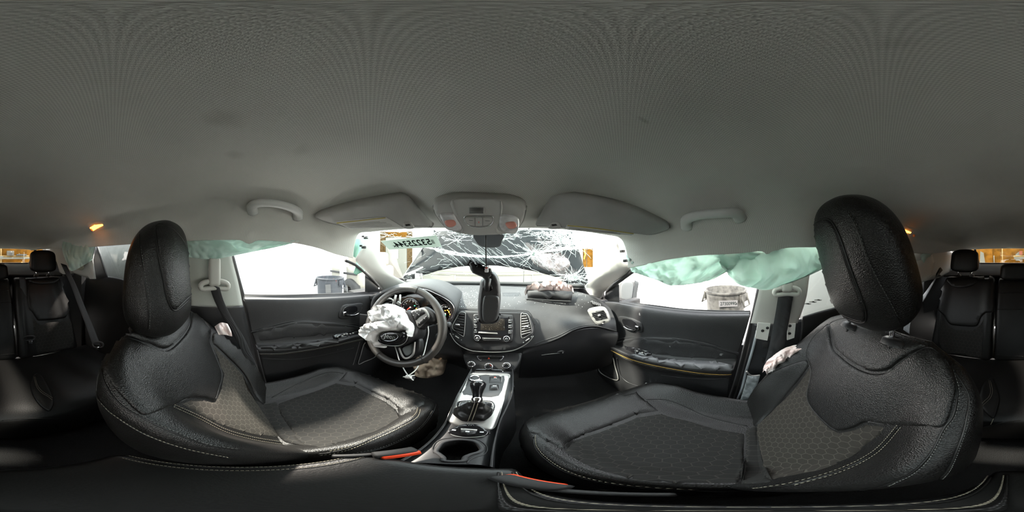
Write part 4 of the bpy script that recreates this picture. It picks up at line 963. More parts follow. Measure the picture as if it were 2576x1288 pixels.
# defroster grille + centre speaker lip
panel('top_speaker_grille', [(1262, 735), (1310, 735), (1312, 746), (1264, 747)], DB, M['plastic'], da, h=.002, edge=2, res=6, base=-.001, curve=False)
for k in range(12):
    seam('grille_bar', [(1264+k*3.9, 737), (1265+k*3.9, 741), (1266+k*3.9, 745)], DB, M['dash'], da, .0008, .0025, 5)
# broken glass crumbs scattered over the dash
M['crumb'] = mat('glass_crumb', (.75, .8, .78), .2)
parts = []
for k in range(420):
    x = random.gauss(1180, 45) if k % 3 else random.uniform(1060, 1480); y = random.uniform(724, 775)
    h = DB.cast(x, y)
    if h: s = random.uniform(.0008, .0022); parts.append(rbox_vf(h[0]+h[1]*s*.4, (s, s*1.3, s), Euler((random.random()*3, random.random()*3, 0)).to_matrix(), 0))
vs, fs = join(parts); o = mk('glass_crumbs', vs, fs, M['crumb'], None, smooth=False); tag(o, 'tiny glass crumbs strewn over the top of the dashboard', 'glass crumbs', None, 'stuff')
# cluster hood: arch over the gauges swept back to the windshield
arch = [(932, 780, .72), (938, 752, .72), (958, 735, .72), (1000, 722, .73), (1040, 719, .74), (1075, 724, .75), (1108, 738, .76), (1134, 756, .77), (1146, 774, .77), (1142, 795, .77), (1134, 812, .77)]
front = [P(a, b, y=c) for a, b, c in arch]
back = [V((p.x*1.02-.01, 1.0 if i > 1 else .85, max(-.34, p.z*.86-.02))) for i, p in enumerate(front)]
inner = [P(a, b, y=c+.01) for a, b, c in [(940, 790, .72), (946, 760, .72), (966, 743, .72), (1002, 732, .73), (1040, 728, .74), (1070, 732, .75), (1098, 744, .76), (1122, 760, .77), (1135, 778, .77), (1132, 797, .77), (1122, 812, .77)]]
deep = [V((p.x, p.y+.07, p.z-.012)) for p in inner]
vs, fs = grid_vf(surf([back, [f.lerp(b, .3)+V((0, 0, .008)) for f, b in zip(front, back)], front, inner, deep], 80, 40)); mk('cluster_hood', vs, fs, M['dash'], da, thick=.004, offset=0)
tube('chrome_arc', cr([P(a, b, y=c-.01) for a, b, c in [(1052, 726, .74), (1075, 730, .75), (1096, 739, .76), (1118, 750, .77), (1134, 762, .77), (1142, 776, .77), (1139, 792, .77), (1132, 806, .77)]], 40), .0028, M['chrome'], da)
CLp = Pl((-.35, .80, -.3), (0, -1, .25))
panel('cluster_face', [(935, 800), (945, 758), (970, 740), (1040, 728), (1100, 744), (1135, 765), (1140, 790), (1120, 830), (1030, 835)], CLp, M['plastic_g'], da, h=0, edge=2, res=15, curve=False, big=True)
ic = thing('instrument_cluster', P(1078, 790, y=.78), 'lit instrument cluster with two round gauges behind the steering wheel', 'instrument cluster')
def gauge(cx, cy, rx, ry, needle, warn, nums):
    ring = [CLp.cast(cx+rx*cos(a*2*pi/40), cy+ry*sin(a*2*pi/40)) for a in range(40)]
    g = tube('gauge_ring', [r[0]+r[1]*.012 for r in ring], .0016, M['chrome'], ic, 6, True)
    panel('dial', [(cx+(rx-1)*cos(a*pi/12), cy+(ry-1)*sin(a*pi/12)) for a in range(24)], CLp, M['plastic_g'], ic, h=.006, edge=1, res=5, base=.003, curve=False)
    for k in range(11):
        a = radians(150+k*24); p1 = (cx+rx*.72*cos(a), cy+ry*.72*sin(a)); p2 = (cx+rx*.86*cos(a), cy+ry*.86*sin(a))
        q1, q2 = CLp.cast(*p1), CLp.cast(*p2); tube('tick', [q1[0]+q1[1]*.008, q2[0]+q2[1]*.008], .0008, M['e_white'], ic, 4)
    q1, q2 = CLp.cast(cx, cy+2), CLp.cast(*needle); tube('needle', [q1[0]+q1[1]*.011, q2[0]+q2[1]*.011], [.0022, .0008], M['e_red'], ic, 5)
    lathe('needle_hub', [(0, .004), (.004, .003), (.005, 0)], q1[0]+q1[1]*.009, q1[1], M['e_white'], ic, 12)
    for a, b, mm, s in warn:
        q = CLp.cast(a, b); rbox('telltale', q[0]+q[1]*.009, (.005*s, .002, .004), mm, ic)
    for a, b, tx in nums:
        q = CLp.cast(a, b); text('numeral', tx, q[0]+q[1]*.0085, (1, 0, 0), (0, .2, 1), .010, M['e_white'], ic)
gauge(1034, 771, 22, 20, (1026, 779), [(1045, 769, M['e_green'], 1.4), (1049, 776, M['e_amber'], 1)], [(1024, 764, '1'), (1032, 758, '3'), (1041, 759, '5'), (1048, 764, '7')])
gauge(1121, 787, 16, 21, (1110, 797), [(1121, 781, M['e_amber'], 1), (1127, 780, M['e_amber'], 1.2), (1131, 786, M['e_amber'], 1), (1122, 792, M['e_green'], .8), (1118, 789, M['e_red'], 1), (1130, 783, M['e_amber'], .8), (1116, 803, M['e_red'], 1.6), (1133, 791, M['e_amber'], .8)], [(1112, 775, '20'), (1122, 772, '60'), (1131, 776, '80')])
rbox('info_screen', CLp.cast(1090, 780)[0]+CLp.cast(1090, 780)[1]*.006, (.07, .004, .06), M['plastic_g'], ic)
for k in range(3): seam('readout', [(1083, 765+k*3), (1086, 765+k*3), (1090, 765+k*3)], CLp, M['mark'], ic, .0006, .009, 5)
# lower dash left of the stack
rows = [yr((905, 790, .60), (960, 800, .68), (1040, 830, .74), (1110, 815, .78), (1150, 860, .77)), yr((905, 830, .60), (960, 850, .68), (1040, 880, .76), (1110, 870, .77), (1160, 885, .77)),
        yr((912, 870, .66), (965, 890, .74), (1040, 905, .78), (1110, 895, .77), (1170, 905, .77)), yr((915, 890, .78), (970, 905, .9), (1050, 915, .9), (1120, 912, .86), (1175, 930, .82))]
vs, fs = grid_vf(surf(rows, 50, 30, even=False)); mk('lower_dash', vs, fs, M['plastic'], da, thick=.008, offset=1)
# wiper stalk and ignition surround
tube('wiper_stalk', [P(1085, 812, y=.72), P(1110, 816, y=.69), P(1124, 817, y=.67)], [.006, .008, .010], M['plastic'], da, 10)
lathe('stalk_knob', [(0, .014), (.011, .013), (.0135, .009), (.0135, -.012), (.008, -.016)], P(1127, 817, y=.66), P(1135, 815, y=.64)-P(1110, 815, y=.67), M['plastic'], da, 24)
lathe('ignition_bezel', [(.014, .0), (.024, .0), (.027, -.006), (.027, -.02), (0, -.02)], P(1108, 848, y=.72), (.1, -1, .35), M['plastic'], da, 28)
# driver's outer vent seen through the wheel, bent
t = thing('air_vent', P(977, 765, y=.64), 'damaged silver rimmed air vent behind the upper left of the steering wheel', 'air vent')
VP = Pl(P(977, 765, y=.66), (.45, -.85, .25))
tube('vent_rim', [VP.cast(a, b)[0] for a, b in cr2d([(960, 775), (963, 757), (980, 751), (989, 757), (987, 768), (975, 780)], 40)], .0045, M['silver'], t, 8, True)
for k in range(4): tube('slat', [VP.cast(963+k, 776-k*6)[0], VP.cast(986, 768-k*5)[0]], .002, M['plastic'], t, 6)
tube('broken_strut', [P(996, 742, y=.66), P(993, 755, y=.65), P(990, 778, y=.65)], .006, M['silver_m'], t)
tube('broken_strut', [P(1007, 742, y=.68), P(1006, 755, y=.66), P(1005, 768, y=.66)], .005, M['trim_grey'], t)
rbox('connector', P(1003, 763, y=.62), (.02, .012, .014), M['label'], t, Euler((0, .6, .3)).to_matrix())
# passenger vent
t = thing('air_vent', P(1506, 795, y=.68), 'silver framed air vent at the passenger end of the dashboard', 'air vent')
PV = plane3(P(1480, 780, y=.71), P(1536, 790, y=.63), P(1505, 815, y=.665))
panel('silver_bezel', [(1478, 780), (1487, 775), (1500, 772), (1512, 771), (1523, 775), (1531, 788), (1536, 802), (1533, 810), (1518, 814), (1503, 816), (1494, 809), (1485, 796)], PV, M['silver_m'], t, h=.016, edge=3, res=6, base=-.01)
panel('vent_recess', [(1487, 785), (1500, 781), (1520, 777), (1526, 787), (1530, 799), (1514, 803), (1499, 805), (1491, 795)], PV, M['black'], t, h=.0175, edge=1, res=6, base=.014, curve=False)
for k in range(5):
    f = (k+.6)/5.2; a = (1487+f*12+1, 785+f*19); b = (1520+f*9-1, 777.5+f*20)
    q1, q2 = PV.cast(*a), PV.cast(*b); vs, fs = rbox_vf((q1[0]+q2[0])/2+q1[1]*.02, ((q2[0]-q1[0]).length*.96, .008, .0022), basis(q2[0]-q1[0], q1[1]), .3, 1); mk('slat', vs, fs, M['plastic'], t)
hh = PV.cast(1509, 791); rbox('vent_tab', hh[0]+hh[1]*.026, (.014, .01, .010), M['silver_m'], t, bev=.3)
hh = PV.cast(1520, 807); rbox('thumb_wheel', hh[0]+hh[1]*.018, (.012, .006, .005), M['black'], t)
panel('side_defroster', [(1484, 757), (1495, 757), (1511, 764), (1512, 772), (1500, 770), (1488, 764)], Pl(P(1497, 764, y=.72), (-.2, -.7, .6)), M['plastic'], t, h=.006, edge=1.5, res=4, base=-.01)
for k in range(5):
    seam('defroster_slat', [(1489+k*4.6, 758+k*1.6), (1491+k*4.4, 762+k*1.5), (1492+k*4.4, 767+k*.9)], Pl(P(1497, 764, y=.72), (-.2, -.7, .6)), M['silver_m'], t, .0011, .007, 6)
# ---- centre bezel
BZ = plane3(P(1200, 780, y=.815), P(1320, 784, y=.795), P(1245, 884, y=.715))
cs = thing('center_stack', BZ.cast(1245, 884)[0], 'black hexagonal centre stack with screen, knobs and two vents', 'center stack')
panel('bezel', [(1131, 824), (1134, 806), (1144, 790), (1153, 781), (1165, 778), (1199, 779.5), (1260, 781), (1320, 783), (1331, 788), (1338, 800), (1344, 818), (1346, 832), (1340, 850), (1328, 862), (1308, 875), (1280, 883), (1250, 885), (1210, 884), (1185, 882), (1160, 871), (1146, 858), (1136, 842)], BZ, M['plastic'], cs, h=.018, edge=5, res=8, base=-.03, n=90)
ed = onto([(1134, 838), (1146, 858), (1162, 871), (1185, 881), (1210, 884), (1250, 885), (1285, 882), (1310, 873), (1330, 859), (1341, 845)], BZ, 80, .012); tube('silver_edge', ed, .0022, M['silver_m'], cs)
ed = onto([(1156, 779), (1170, 777.5), (1240, 779.5), (1318, 782), (1331, 787), (1339, 799), (1345, 818)], BZ, 80, .010); tube('black_edge', ed, .0022, M['black'], cs)
panel('radio_frame', [(1192, 797), (1196, 791), (1215, 790), (1280, 792), (1290, 795), (1292, 805), (1291, 845), (1287, 859), (1270, 862), (1215, 862), (1196, 858), (1190, 845)], BZ, M['plastic'], cs, h=.0225, edge=2, res=8, base=.014, n=80)
panel('radio_face', [(1195, 799), (1200, 795), (1280, 796.5), (1287, 800), (1287, 855), (1197, 854), (1194, 830)], BZ, M['plastic_g'], cs, h=.024, edge=1, res=10, base=.02, curve=False)
panel('screen', [(1212, 800), (1271, 801), (1272, 835), (1210, 833)], BZ, mat('dusty_screen', (.022, .019, .016), .12, speck=((.25, .22, .17, 1), 260, .66)), cs, h=.0285, edge=.8, res=10, base=.022, curve=False)
panel('screen_lip', [(1205, 834), (1272, 836.5), (1275, 841), (1203, 838.5)], BZ, M['silver'], cs, h=.031, edge=1.2, res=4, base=.02, curve=False)
for x0, x1, ys, xs_ in ((1193, 1204, (802, 815, 827), 1198.5), (1276, 1290, (803, 816, 829), 1283)):
    for y0 in ys:
        panel('radio_button', [(x0, y0), (x1, y0), (x1-.5, y0+11), (x0+.3, y0+11)], BZ, M['plastic'], cs, h=.027, edge=1, res=5, base=.02, curve=False)
        q = BZ.cast(xs_, y0+4.5); rbox('button_icon', q[0]+q[1]*.0275, (.008, .001, .006), M['mark'], cs, Euler((.5, .7, 0)).to_matrix(), .3)
        q = BZ.cast(xs_, y0+8.5); rbox('button_text', q[0]+q[1]*.0275, (.014, .001, .0015), M['mark'], cs, bev=0)
def knob(px, py, r, tg, par, off, cap='plastic_g', hh=.016):
    q = tg.cast(px, py); c = q[0]+q[1]*off
    lathe('knob', [(r*1.06, 0), (r*1.05, hh*.5), (r*.98, hh*.8), (r*.9, hh), (r*.8, hh*1.02)], c, q[1], M['chrome'], par, 36)
    k = lathe('knob_face', [(r*.8, hh*1.02), (r*.72, hh*.93), (r*.3, hh*.92), (0, hh*.92)], c, q[1], M[cap], par, 36); return c+q[1]*hh*.93, q[1]
for a, b in ((1204, 850), (1274.5, 851.5)):
    c, nn = knob(a, b, .0155, BZ, cs, .024); lathe('knob_symbol', [(.0035, .0008), (.005, .0008), (.005, 0)], c, nn, M['mark'], cs, 20)
rbox('button_bar', BZ.cast(1238, 853)[0]+BZ.cast(1238, 853)[1]*.026, (.085, .008, .016), M['plastic'], cs, basis((1, 0, 0), BZ.cast(1238, 853)[1]))
q = BZ.cast(1238, 851); rbox('bar_highlight', q[0]+q[1]*.031, (.07, .002, .002), M['silver_m'], cs)
for a in (1218, 1259):
    q = BZ.cast(a, 852); rbox('bar_label', q[0]+q[1]*.031, (.006, .001, .002), M['mark'], cs, bev=0)
for poly, sl, wheel, tab in (([(1154, 796), (1161, 787), (1172, 788), (1173.5, 795), (1170, 842), (1164, 844), (1144, 829), (1142, 819)], [(1158+(-2 if k < 3 else 0)-max(0, 5.5*(k-1)*.55), 792+k*5.6, 1172-k*.35, 793+k*6.6) for k in range(8)], [(1143, 841), (1163, 855)], (1156, 818)),
                             ([(1310, 792), (1318, 790.5), (1325, 792), (1330, 802), (1337, 833), (1332, 840), (1314, 850), (1310, 838)], [(1311, 797+k*6.4, 1324+min(k, 6)*1.9-.4, 796+k*5.6) for k in range(8)], [(1316, 861), (1336, 847)], (1322, 823))):
    v = panel('vent_recess', poly, BZ, M['black'], cs, h=.0195, edge=1.2, res=7, base=.016, curve=False)
    rim = [BZ.cast(a, b) for a, b in cr2d(poly, 60)]; tube('vent_rim', [q[0]+q[1]*.021 for q in rim], .0015, M['silver_m'], cs, 6, True)
    for x0, y0, x1, y1 in sl:
        q1, q2 = BZ.cast(x0, y0), BZ.cast(x1, y1)
        vs, fs = rbox_vf((q1[0]+q2[0])/2+q1[1]*.024, ((q2[0]-q1[0]).length*.95, .010, .0028), basis(q2[0]-q1[0], q1[1]*.75+V((0, 0, 1))*.4), .3, 1); mk('slat', vs, fs, M['silver_m'] if poly[0][0] > 1200 else M['dark_metal'], v)  # right vent slats paler, the light on them put into the colour
    q = BZ.cast(*tab); rbox('vent_tab', q[0]+q[1]*.032, (.022, .012, .012), M['chrome'], cs, bev=.3)
    q1, q2 = BZ.cast(*wheel[0]), BZ.cast(*wheel[1]); vs, fs = rbox_vf((q1[0]+q2[0])/2+q1[1]*.019, (.022, .006, .005), basis(q2[0]-q1[0], q1[1]), .3, 2); mk('thumb_wheel', vs, fs, M['silver_m'], cs)
    for q in (q1, q2): rbox('vent_mark', q[0]+q[1]*.0185, (.004, .002, .004), M['mark'], cs)
# ---- climate panel
HV = plane3(P(1165, 890, y=.745), P(1314, 889, y=.725), P(1238, 936, y=.675))
cp = thing('climate_panel', HV.cast(1238, 934)[0], 'black climate panel with three chrome ringed knobs under the centre stack', 'climate panel')
panel('panel_face', [(1164, 893), (1172, 889), (1240, 888), (1308, 887), (1314, 892), (1308, 914), (1297, 930), (1288, 936), (1240, 937), (1196, 936), (1182, 930), (1171, 915)], HV, M['plastic'], cp, h=.010, edge=3, res=9, base=-.03)
for a, b, rr in ((1189, 917, .0185), (1231.5, 922, .019), (1275, 920, .0185)):
    c, nn = knob(a, b, rr, HV, cp, .010, hh=.020)
    for k in range(5):
        w = radians(200+k*35); u = V((cos(w), 0, 0))+V((0, nn.z, -nn.y)).normalized()*-sin(w)
        rbox('knob_mark', c+u*rr*.55+nn*.001, (.0025, .001, .0025), M['mark'] if not (a == 1231.5 and k > 2) else M['red'], cp, bev=0)
for px, nm in (([(1201, 896), (1207, 905), (1212, 906)], 'a'), ([(1201, 896), (1234, 895.5), (1268, 897)], 'b'), ([(1268, 897), (1262, 905), (1258, 906)], 'c')):
    tube('chrome_trim', onto(px, HV, 14, .012), .0013, M['chrome'], cp)
panel('hazard_bar', [(1206, 898), (1264, 899), (1258, 905), (1212, 904.5)], HV, M['plastic_g'], cp, h=.014, edge=1, res=5, base=.008, curve=False)
q = [HV.cast(*p) for p in ((1228, 903.5), (1234, 903.5), (1231, 899.5))]; plate('hazard_symbol', [h[0]+h[1]*.0155 for h in q], q[0][1], .0008, M['red'], cp, 0)
tube('chrome_trim', onto([(1197, 935), (1201, 929.5), (1230, 930), (1260, 931), (1264, 936), (1230, 936.5), (1198, 935)], HV, 50, .012)[:-1], .0012, M['chrome'], cp, 6, True)

# ---- airbag in the dash top
pb = thing('passenger_airbag', P(1380, 750, z=-.24), 'deflated pinkish airbag spilling from an opened dark flap on the dashboard', 'airbag')
fp = plane3(P(1327, 751, z=-.245), P(1438, 756, z=-.245), P(1330, 728, r=.915))
panel('door_flap', [(1324, 729), (1380, 730), (1440, 734), (1439, 745), (1438, 756), (1380, 752), (1327, 750)], fp, M['dash'], pb, h=.012, edge=2, res=9, base=-.004, curve=False, thick=.008)
seam('flap_edge', [(1326, 752), (1335, 750), (1360, 753), (1400, 755), (1437, 757)], fp, M['black'], pb, .004, .012)
crumple('airbag_cloth', [(1318, 733), (1326, 727), (1338, 719), (1360, 716), (1380, 713), (1402, 711), (1420, 716), (1436, 727), (1446, 742), (1442, 750), (1438, 738), (1410, 734), (1370, 731), (1330, 729), (1322, 742)], Pl((.28, .88, -.22), (-.15, -.75, .65)), M['pink_bag'], pb, .05, .09, 11, res=3, edge=3, h=.03, base=-.01, curve=False)
crumple('airbag_fold', [(1352, 731), (1366, 722), (1385, 716), (1400, 721), (1412, 733), (1395, 733), (1375, 731)], Pl((.28, .84, -.21), (-.15, -.75, .65)), M['pink_bag'], pb, .04, .12, 15, res=2.5, edge=2, h=.03, base=-.01)
# ================================================================== steering wheel
Wc = P(1011, 820, d=.735)
Wn = (V((-.43, -.15, -.02))-Wc); Wn = V((0.02, -.90, .42)).normalized()
WP = Pl(Wc, Wn)
sw = thing('steering_wheel', Wc, 'black leather steering wheel with burst white airbag', 'steering wheel')
wr = V((0, 0, 1)).cross(-Wn).normalized()*-1; wr = Wn.cross(V((0, 0, 1))).normalized(); wr = -wr if wr.x < 0 else wr; wu = wr.cross(-Wn).normalized()*-1; wu = wu if wu.z > 0 else -wu
R0 = .172
rimc = [Wc+wr*(cos(a*2*pi/96)*R0)+wu*(sin(a*2*pi/96)*R0) for a in range(96)]
vs, fs = tube_vf(rimc, [.0155+.003*max(0, cos(2*(a*2*pi/96)-.5))**4 for a in range(96)], 16, True); RIM = Bvh(vs, fs)
mk('rim', vs, fs, mat('rim_leather', (.045, .041, .037), .36, bump=('noise', 420, .3)), sw)
for a in (1.35, 2.9, 4.33, 5.5):
    c = Wc+wr*cos(a)*R0+wu*sin(a)*R0; t_ = (-wr*sin(a)+wu*cos(a)); u1 = (wr*cos(a)+wu*sin(a))
    tube('rim_seam', [c+u1*cos(k*pi/12)*.0172+Wn*sin(k*pi/12)*.0172 for k in range(24)], .0011, M['black'], sw, 5, True)
def rimst(a0, a1):
    parts = []; n = int((a1-a0)*R0/.006)
    for k in range(n):
        a = a0+(a1-a0)*k/n; u1 = (wr*cos(a)+wu*sin(a)); c = Wc+u1*(R0-.0145)+Wn*.006; t_ = -wr*sin(a)+wu*cos(a)
        parts.append(tube_vf([c-u1*.002-t_*.001, c+u1*.002+t_*.001], .0007, 4))
    vs, fs = join(parts); o = mk('rim_stitching', vs, fs, M['thread_d'], sw); o['kind'] = 'stuff'
rimst(2.2, 2.85); rimst(3.6, 4.6)
# hub and spokes
panel('hub', [(1012, 782), (1030, 777), (1045, 787), (1056, 806), (1060, 828), (1057, 845), (1045, 858), (1020, 872), (990, 874), (970, 865), (960, 840), (965, 805), (985, 788)], WP, M['plastic'], sw, h=.03, edge=9, res=8, base=-.05)
panel('spoke_right', [(1038, 783), (1066, 770), (1082, 776), (1096, 790), (1100, 806), (1092, 815), (1078, 815), (1062, 830), (1050, 820), (1040, 800)], WP, M['plastic'], sw, h=.012, edge=5, res=8, base=-.02)
panel('switch_bezel', [(1039, 785), (1052, 779), (1067, 775), (1077, 780), (1084, 791), (1084, 800), (1072, 813), (1057, 826), (1051, 812), (1046, 800)], WP, M['silver'], sw, h=.024, edge=2, res=6, base=.005)
panel('cruise_buttons', [(1042, 788), (1053, 781), (1066, 778), (1074, 784), (1076, 790), (1062, 799), (1052, 808), (1047, 800)], WP, M['plastic'], sw, h=.029, edge=2, res=6, base=.015)
panel('lower_buttons', [(1057, 812), (1068, 803), (1080, 794), (1083, 800), (1076, 809), (1062, 821), (1057, 820)], WP, M['plastic'], sw, h=.030, edge=2, res=6, base=.015)
for a, b in ((1053, 787), (1064, 784), (1048, 795), (1061, 794), (1057, 790), (1063, 814), (1075, 803)):
    q = WP.cast(a, b); rbox('button_icon', q[0]+q[1]*.031, (.005, .001, .0018), M['mark'], sw, bev=0)
panel('spoke_lower', [(1006, 874), (1018, 870), (1040, 858), (1056, 852), (1060, 870), (1056, 886), (1046, 897), (1030, 903), (1018, 900)], WP, M['plastic'], sw, h=.004, edge=4, res=7, base=-.025)
q = onto([(1007, 875), (1012, 888), (1018, 898), (1026, 901), (1036, 897), (1043, 888), (1045, 872), (1046, 860)], WP, 50, .010); tube('spoke_trim', q, .0045, M['silver'], sw, 8)
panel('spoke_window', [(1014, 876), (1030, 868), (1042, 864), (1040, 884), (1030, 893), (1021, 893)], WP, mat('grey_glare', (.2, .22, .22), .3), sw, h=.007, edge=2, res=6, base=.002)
AB = Pl(Wc+Wn*.03, Wn)
crumple('airbag_cloth', [(985, 764), (1000, 770), (1012, 776), (1024, 790), (1032, 806), (1041, 814), (1044, 826), (1040, 842), (1036, 852), (1030, 838), (1022, 832), (1005, 835), (985, 836), (966, 842), (955, 858), (950, 866), (968, 872), (955, 875), (940, 862), (927, 850), (928, 842), (920, 834), (926, 818), (938, 808), (934, 796), (944, 780), (960, 773), (976, 768)], AB, M['white_bag'], sw, .032, .03, 23, res=2.6, edge=7, h=.035, base=-.02)
crumple('airbag_fold', [(922, 836), (940, 818), (962, 812), (990, 808), (1010, 800), (1024, 812), (1010, 828), (985, 834), (960, 842), (948, 860), (930, 850)], AB, M['white_bag'], sw, .028, .045, 31, res=2.6, edge=5, h=.060, base=.01)
crumple('airbag_fold', [(950, 785), (970, 772), (990, 770), (1008, 782), (1018, 800), (1000, 812), (975, 810), (958, 820), (945, 806)], AB, M['white_bag'], sw, .028, .04, 37, res=2.6, edge=5, h=.062, base=.01)
CP2 = Pl(Wc+Wn*.055, Wn)
panel('hub_cover', [(952, 858), (962, 842), (985, 834), (1008, 836), (1024, 832), (1028, 842), (1026, 856), (1015, 867), (995, 870), (970, 868)], CP2, M['plastic_g'], sw, h=.008, edge=2, res=6, base=-.008)
tube('cover_edge', onto([(952, 859), (965, 866), (985, 870), (1008, 869), (1022, 860), (1028, 846), (1026, 836)], CP2, 40, .006), .001, M['silver_m'], sw, 5)
panel('emblem_disc', [(960+33+33*cos(k*pi/12)*1.0-4, 848+15*sin(k*pi/12)-cos(k*pi/12)*2) for k in range(24)], CP2, M['plastic_g'], sw, h=.016, edge=3, res=6, base=.006)
ring = [CP2.cast(987+20*cos(k*pi/20), 848+10*sin(k*pi/20)-1.2*cos(k*pi/20)) for k in range(40)]; tube('emblem_ring', [q[0]+q[1]*.018 for q in ring], .0008, M['chrome'], sw, 5, True)
q = CP2.cast(987.5, 847.5); text('lettering', 'Jeep', q[0]+q[1]*.0175, (wr+wu*.08), wu, .026, M['chrome'], sw, ext=.0006, sx=1.1)
# zip tie / white cable loop tied under the wheel
M['cable'] = mat('white_cable', (.75, .75, .72), .4)
t = thing('white_cable', P(1027, 944, d=.74), 'thin white cable looped behind and knotted below the steering wheel', 'cable')
tube('strand', cr([P(1075, 812, d=.80), P(1078, 835, d=.80), P(1073, 862, d=.80), P(1066, 890, d=.79), P(1058, 908, d=.77), P(1046, 930, d=.75), P(1027, 945, d=.74), P(1018, 950, d=.74)], 50), .0024, M['cable'], t)
tube('strand', cr([P(993, 870, d=.80), P(999, 888, d=.80), P(1004, 905, d=.79), P(1012, 922, d=.76), P(1027, 945, d=.738), P(1040, 957, d=.74)], 50), .0024, M['cable'], t)
rbox('cable_clip', P(1028, 948, d=.745), (.022, .014, .014), M['white'], t, Euler((.3, .2, .5)).to_matrix()); rbox('clip_base', P(1032, 950, d=.755), (.03, .02, .018), M['black'], t, Euler((.1, .5, .2)).to_matrix())
tube('strand', [P(1014, 948, d=.74), P(1028, 946, d=.735), P(1043, 944, d=.74)], .002, M['cable'], t)
# crumpled knee airbag and floor under the column
o = crumple('knee_airbag', [(1048, 905), (1062, 893), (1080, 890), (1100, 892), (1122, 894), (1136, 899), (1122, 912), (1118, 930), (1112, 942), (1096, 948), (1070, 952), (1052, 945), (1046, 930)], Pl((-.25, .86, -.6), (.1, -.8, .6)), M['tan_cloth'], None, .06, .05, 61, res=4, edge=5, h=.03, base=-.02)
tag(o, 'crumpled tan knee airbag cloth hanging in the footwell below the steering column', 'airbag')
pd = thing('pedal', P(1100, 905, y=.82), 'black pedal bracket in front of the crumpled tan cloth', 'pedal')
rbox('pad', P(1098, 908, y=.80), (.06, .02, .05), M['plastic'], pd); rbox('arm', P(1098, 895, y=.83), (.012, .02, .1), M['plastic'], pd)
rbox('broken_tip', P(1107, 903, y=.79), (.012, .01, .03), mat('tan_tip', (.6, .38, .22), .5), pd, Euler((0, .5, .2)).to_matrix())
# ================================================================== hanging rear view mirror
mr = thing('rear_view_mirror', P(1230, 800, y=.56), 'dark rear view mirror dangling on a black wire in front of the centre stack', 'mirror')
MP = Pl((0, .56, 0), (.05, -1, .1))
panel('housing', [(1206, 722), (1209, 705), (1222, 694), (1238, 682), (1250, 690), (1257, 705), (1260, 722), (1261, 752), (1258, 782), (1253, 802), (1243, 811), (1228, 813), (1212, 812), (1204, 804), (1201, 780), (1202, 750)], MP, mat('mirror_plastic', (.04, .041, .043), .45, bump=('noise', 600, .2)), mr, h=.026, edge=8, res=6, base=-.02, thick=.01)
panel('raised_back', [(1218, 742), (1226, 739), (1245, 740), (1254, 745), (1256, 765), (1252, 790), (1246, 802), (1232, 806), (1217, 803), (1213, 785), (1214, 758)], MP, mat('mirror_plastic_light', (.06, .062, .064), .4), mr, h=.034, edge=4, res=6, base=.022)
panel('ball_socket', [(1215, 722), (1220, 713), (1230, 711), (1237, 717), (1238, 726), (1230, 731), (1219, 729)], MP, M['plastic_g'], mr, h=.030, edge=1.5, res=5, base=.026)
tube('ball_stem', [MP.cast(1226, 724)[0]+V((0, -.03, 0)), MP.cast(1227, 712)[0]+V((0, -.045, 0)), MP.cast(1229, 697)[0]+V((0, -.04, 0))], [.009, .010, .011], M['plastic'], mr, 14)
panel('mount_bracket', [(1180, 664), (1188, 656), (1194, 660), (1196, 668), (1205, 671), (1216, 669), (1228, 676), (1236, 682), (1236, 694), (1230, 704), (1222, 705), (1214, 697), (1202, 692), (1190, 687), (1184, 678)], Pl((0, .545, 0), (.2, -1, .2)), M['plastic'], mr, h=.012, edge=2, res=4, base=-.008, thick=.006, curve=False)
panel('bracket_lip', [(1195, 658), (1203, 664), (1216, 672), (1234, 676), (1236, 683), (1216, 682), (1200, 674)], Pl((0, .55, 0), (.2, -1, .2)), M['plastic_g'], mr, h=.02, edge=1, res=4, base=.008, curve=False, thick=.003)
for a, b, s in ((1198, 680, .010), (1211, 686, .009), (1220, 691, .008), (1190, 672, .012), (1186, 664, .01)):
    q = P(a, b, y=.525); rbox('bracket_rib', q, (s, .006, s*1.1), M['black'] if s != .009 else M['silver_m'], mr, Euler((0, random.random(), 0)).to_matrix())
rbox('bracket_clip', P(1183, 662, y=.53), (.014, .01, .022), M['black'], mr, Euler((0, .5, 0)).to_matrix())
rbox('connector', P(1224, 678, y=.52), (.013, .014, .018), M['white'], mr); rbox('connector_latch', P(1223, 674, y=.512), (.007, .006, .004), M['red'], mr)
rbox('side_lever', P(1255, 722, y=.545), (.008, .012, .022), M['black'], mr)
tube('wire', [P(1222, 592, y=.50), P(1222.3, 630, y=.51), P(1223, 669, y=.53)], .0022, M['black'], mr)
for k in range(3): tube('wire_loop', [P(1223, 670, y=.52), P(1219+k*5, 666, y=.51), P(1221+k*3, 675, y=.51)], .0014, M['black'], mr)

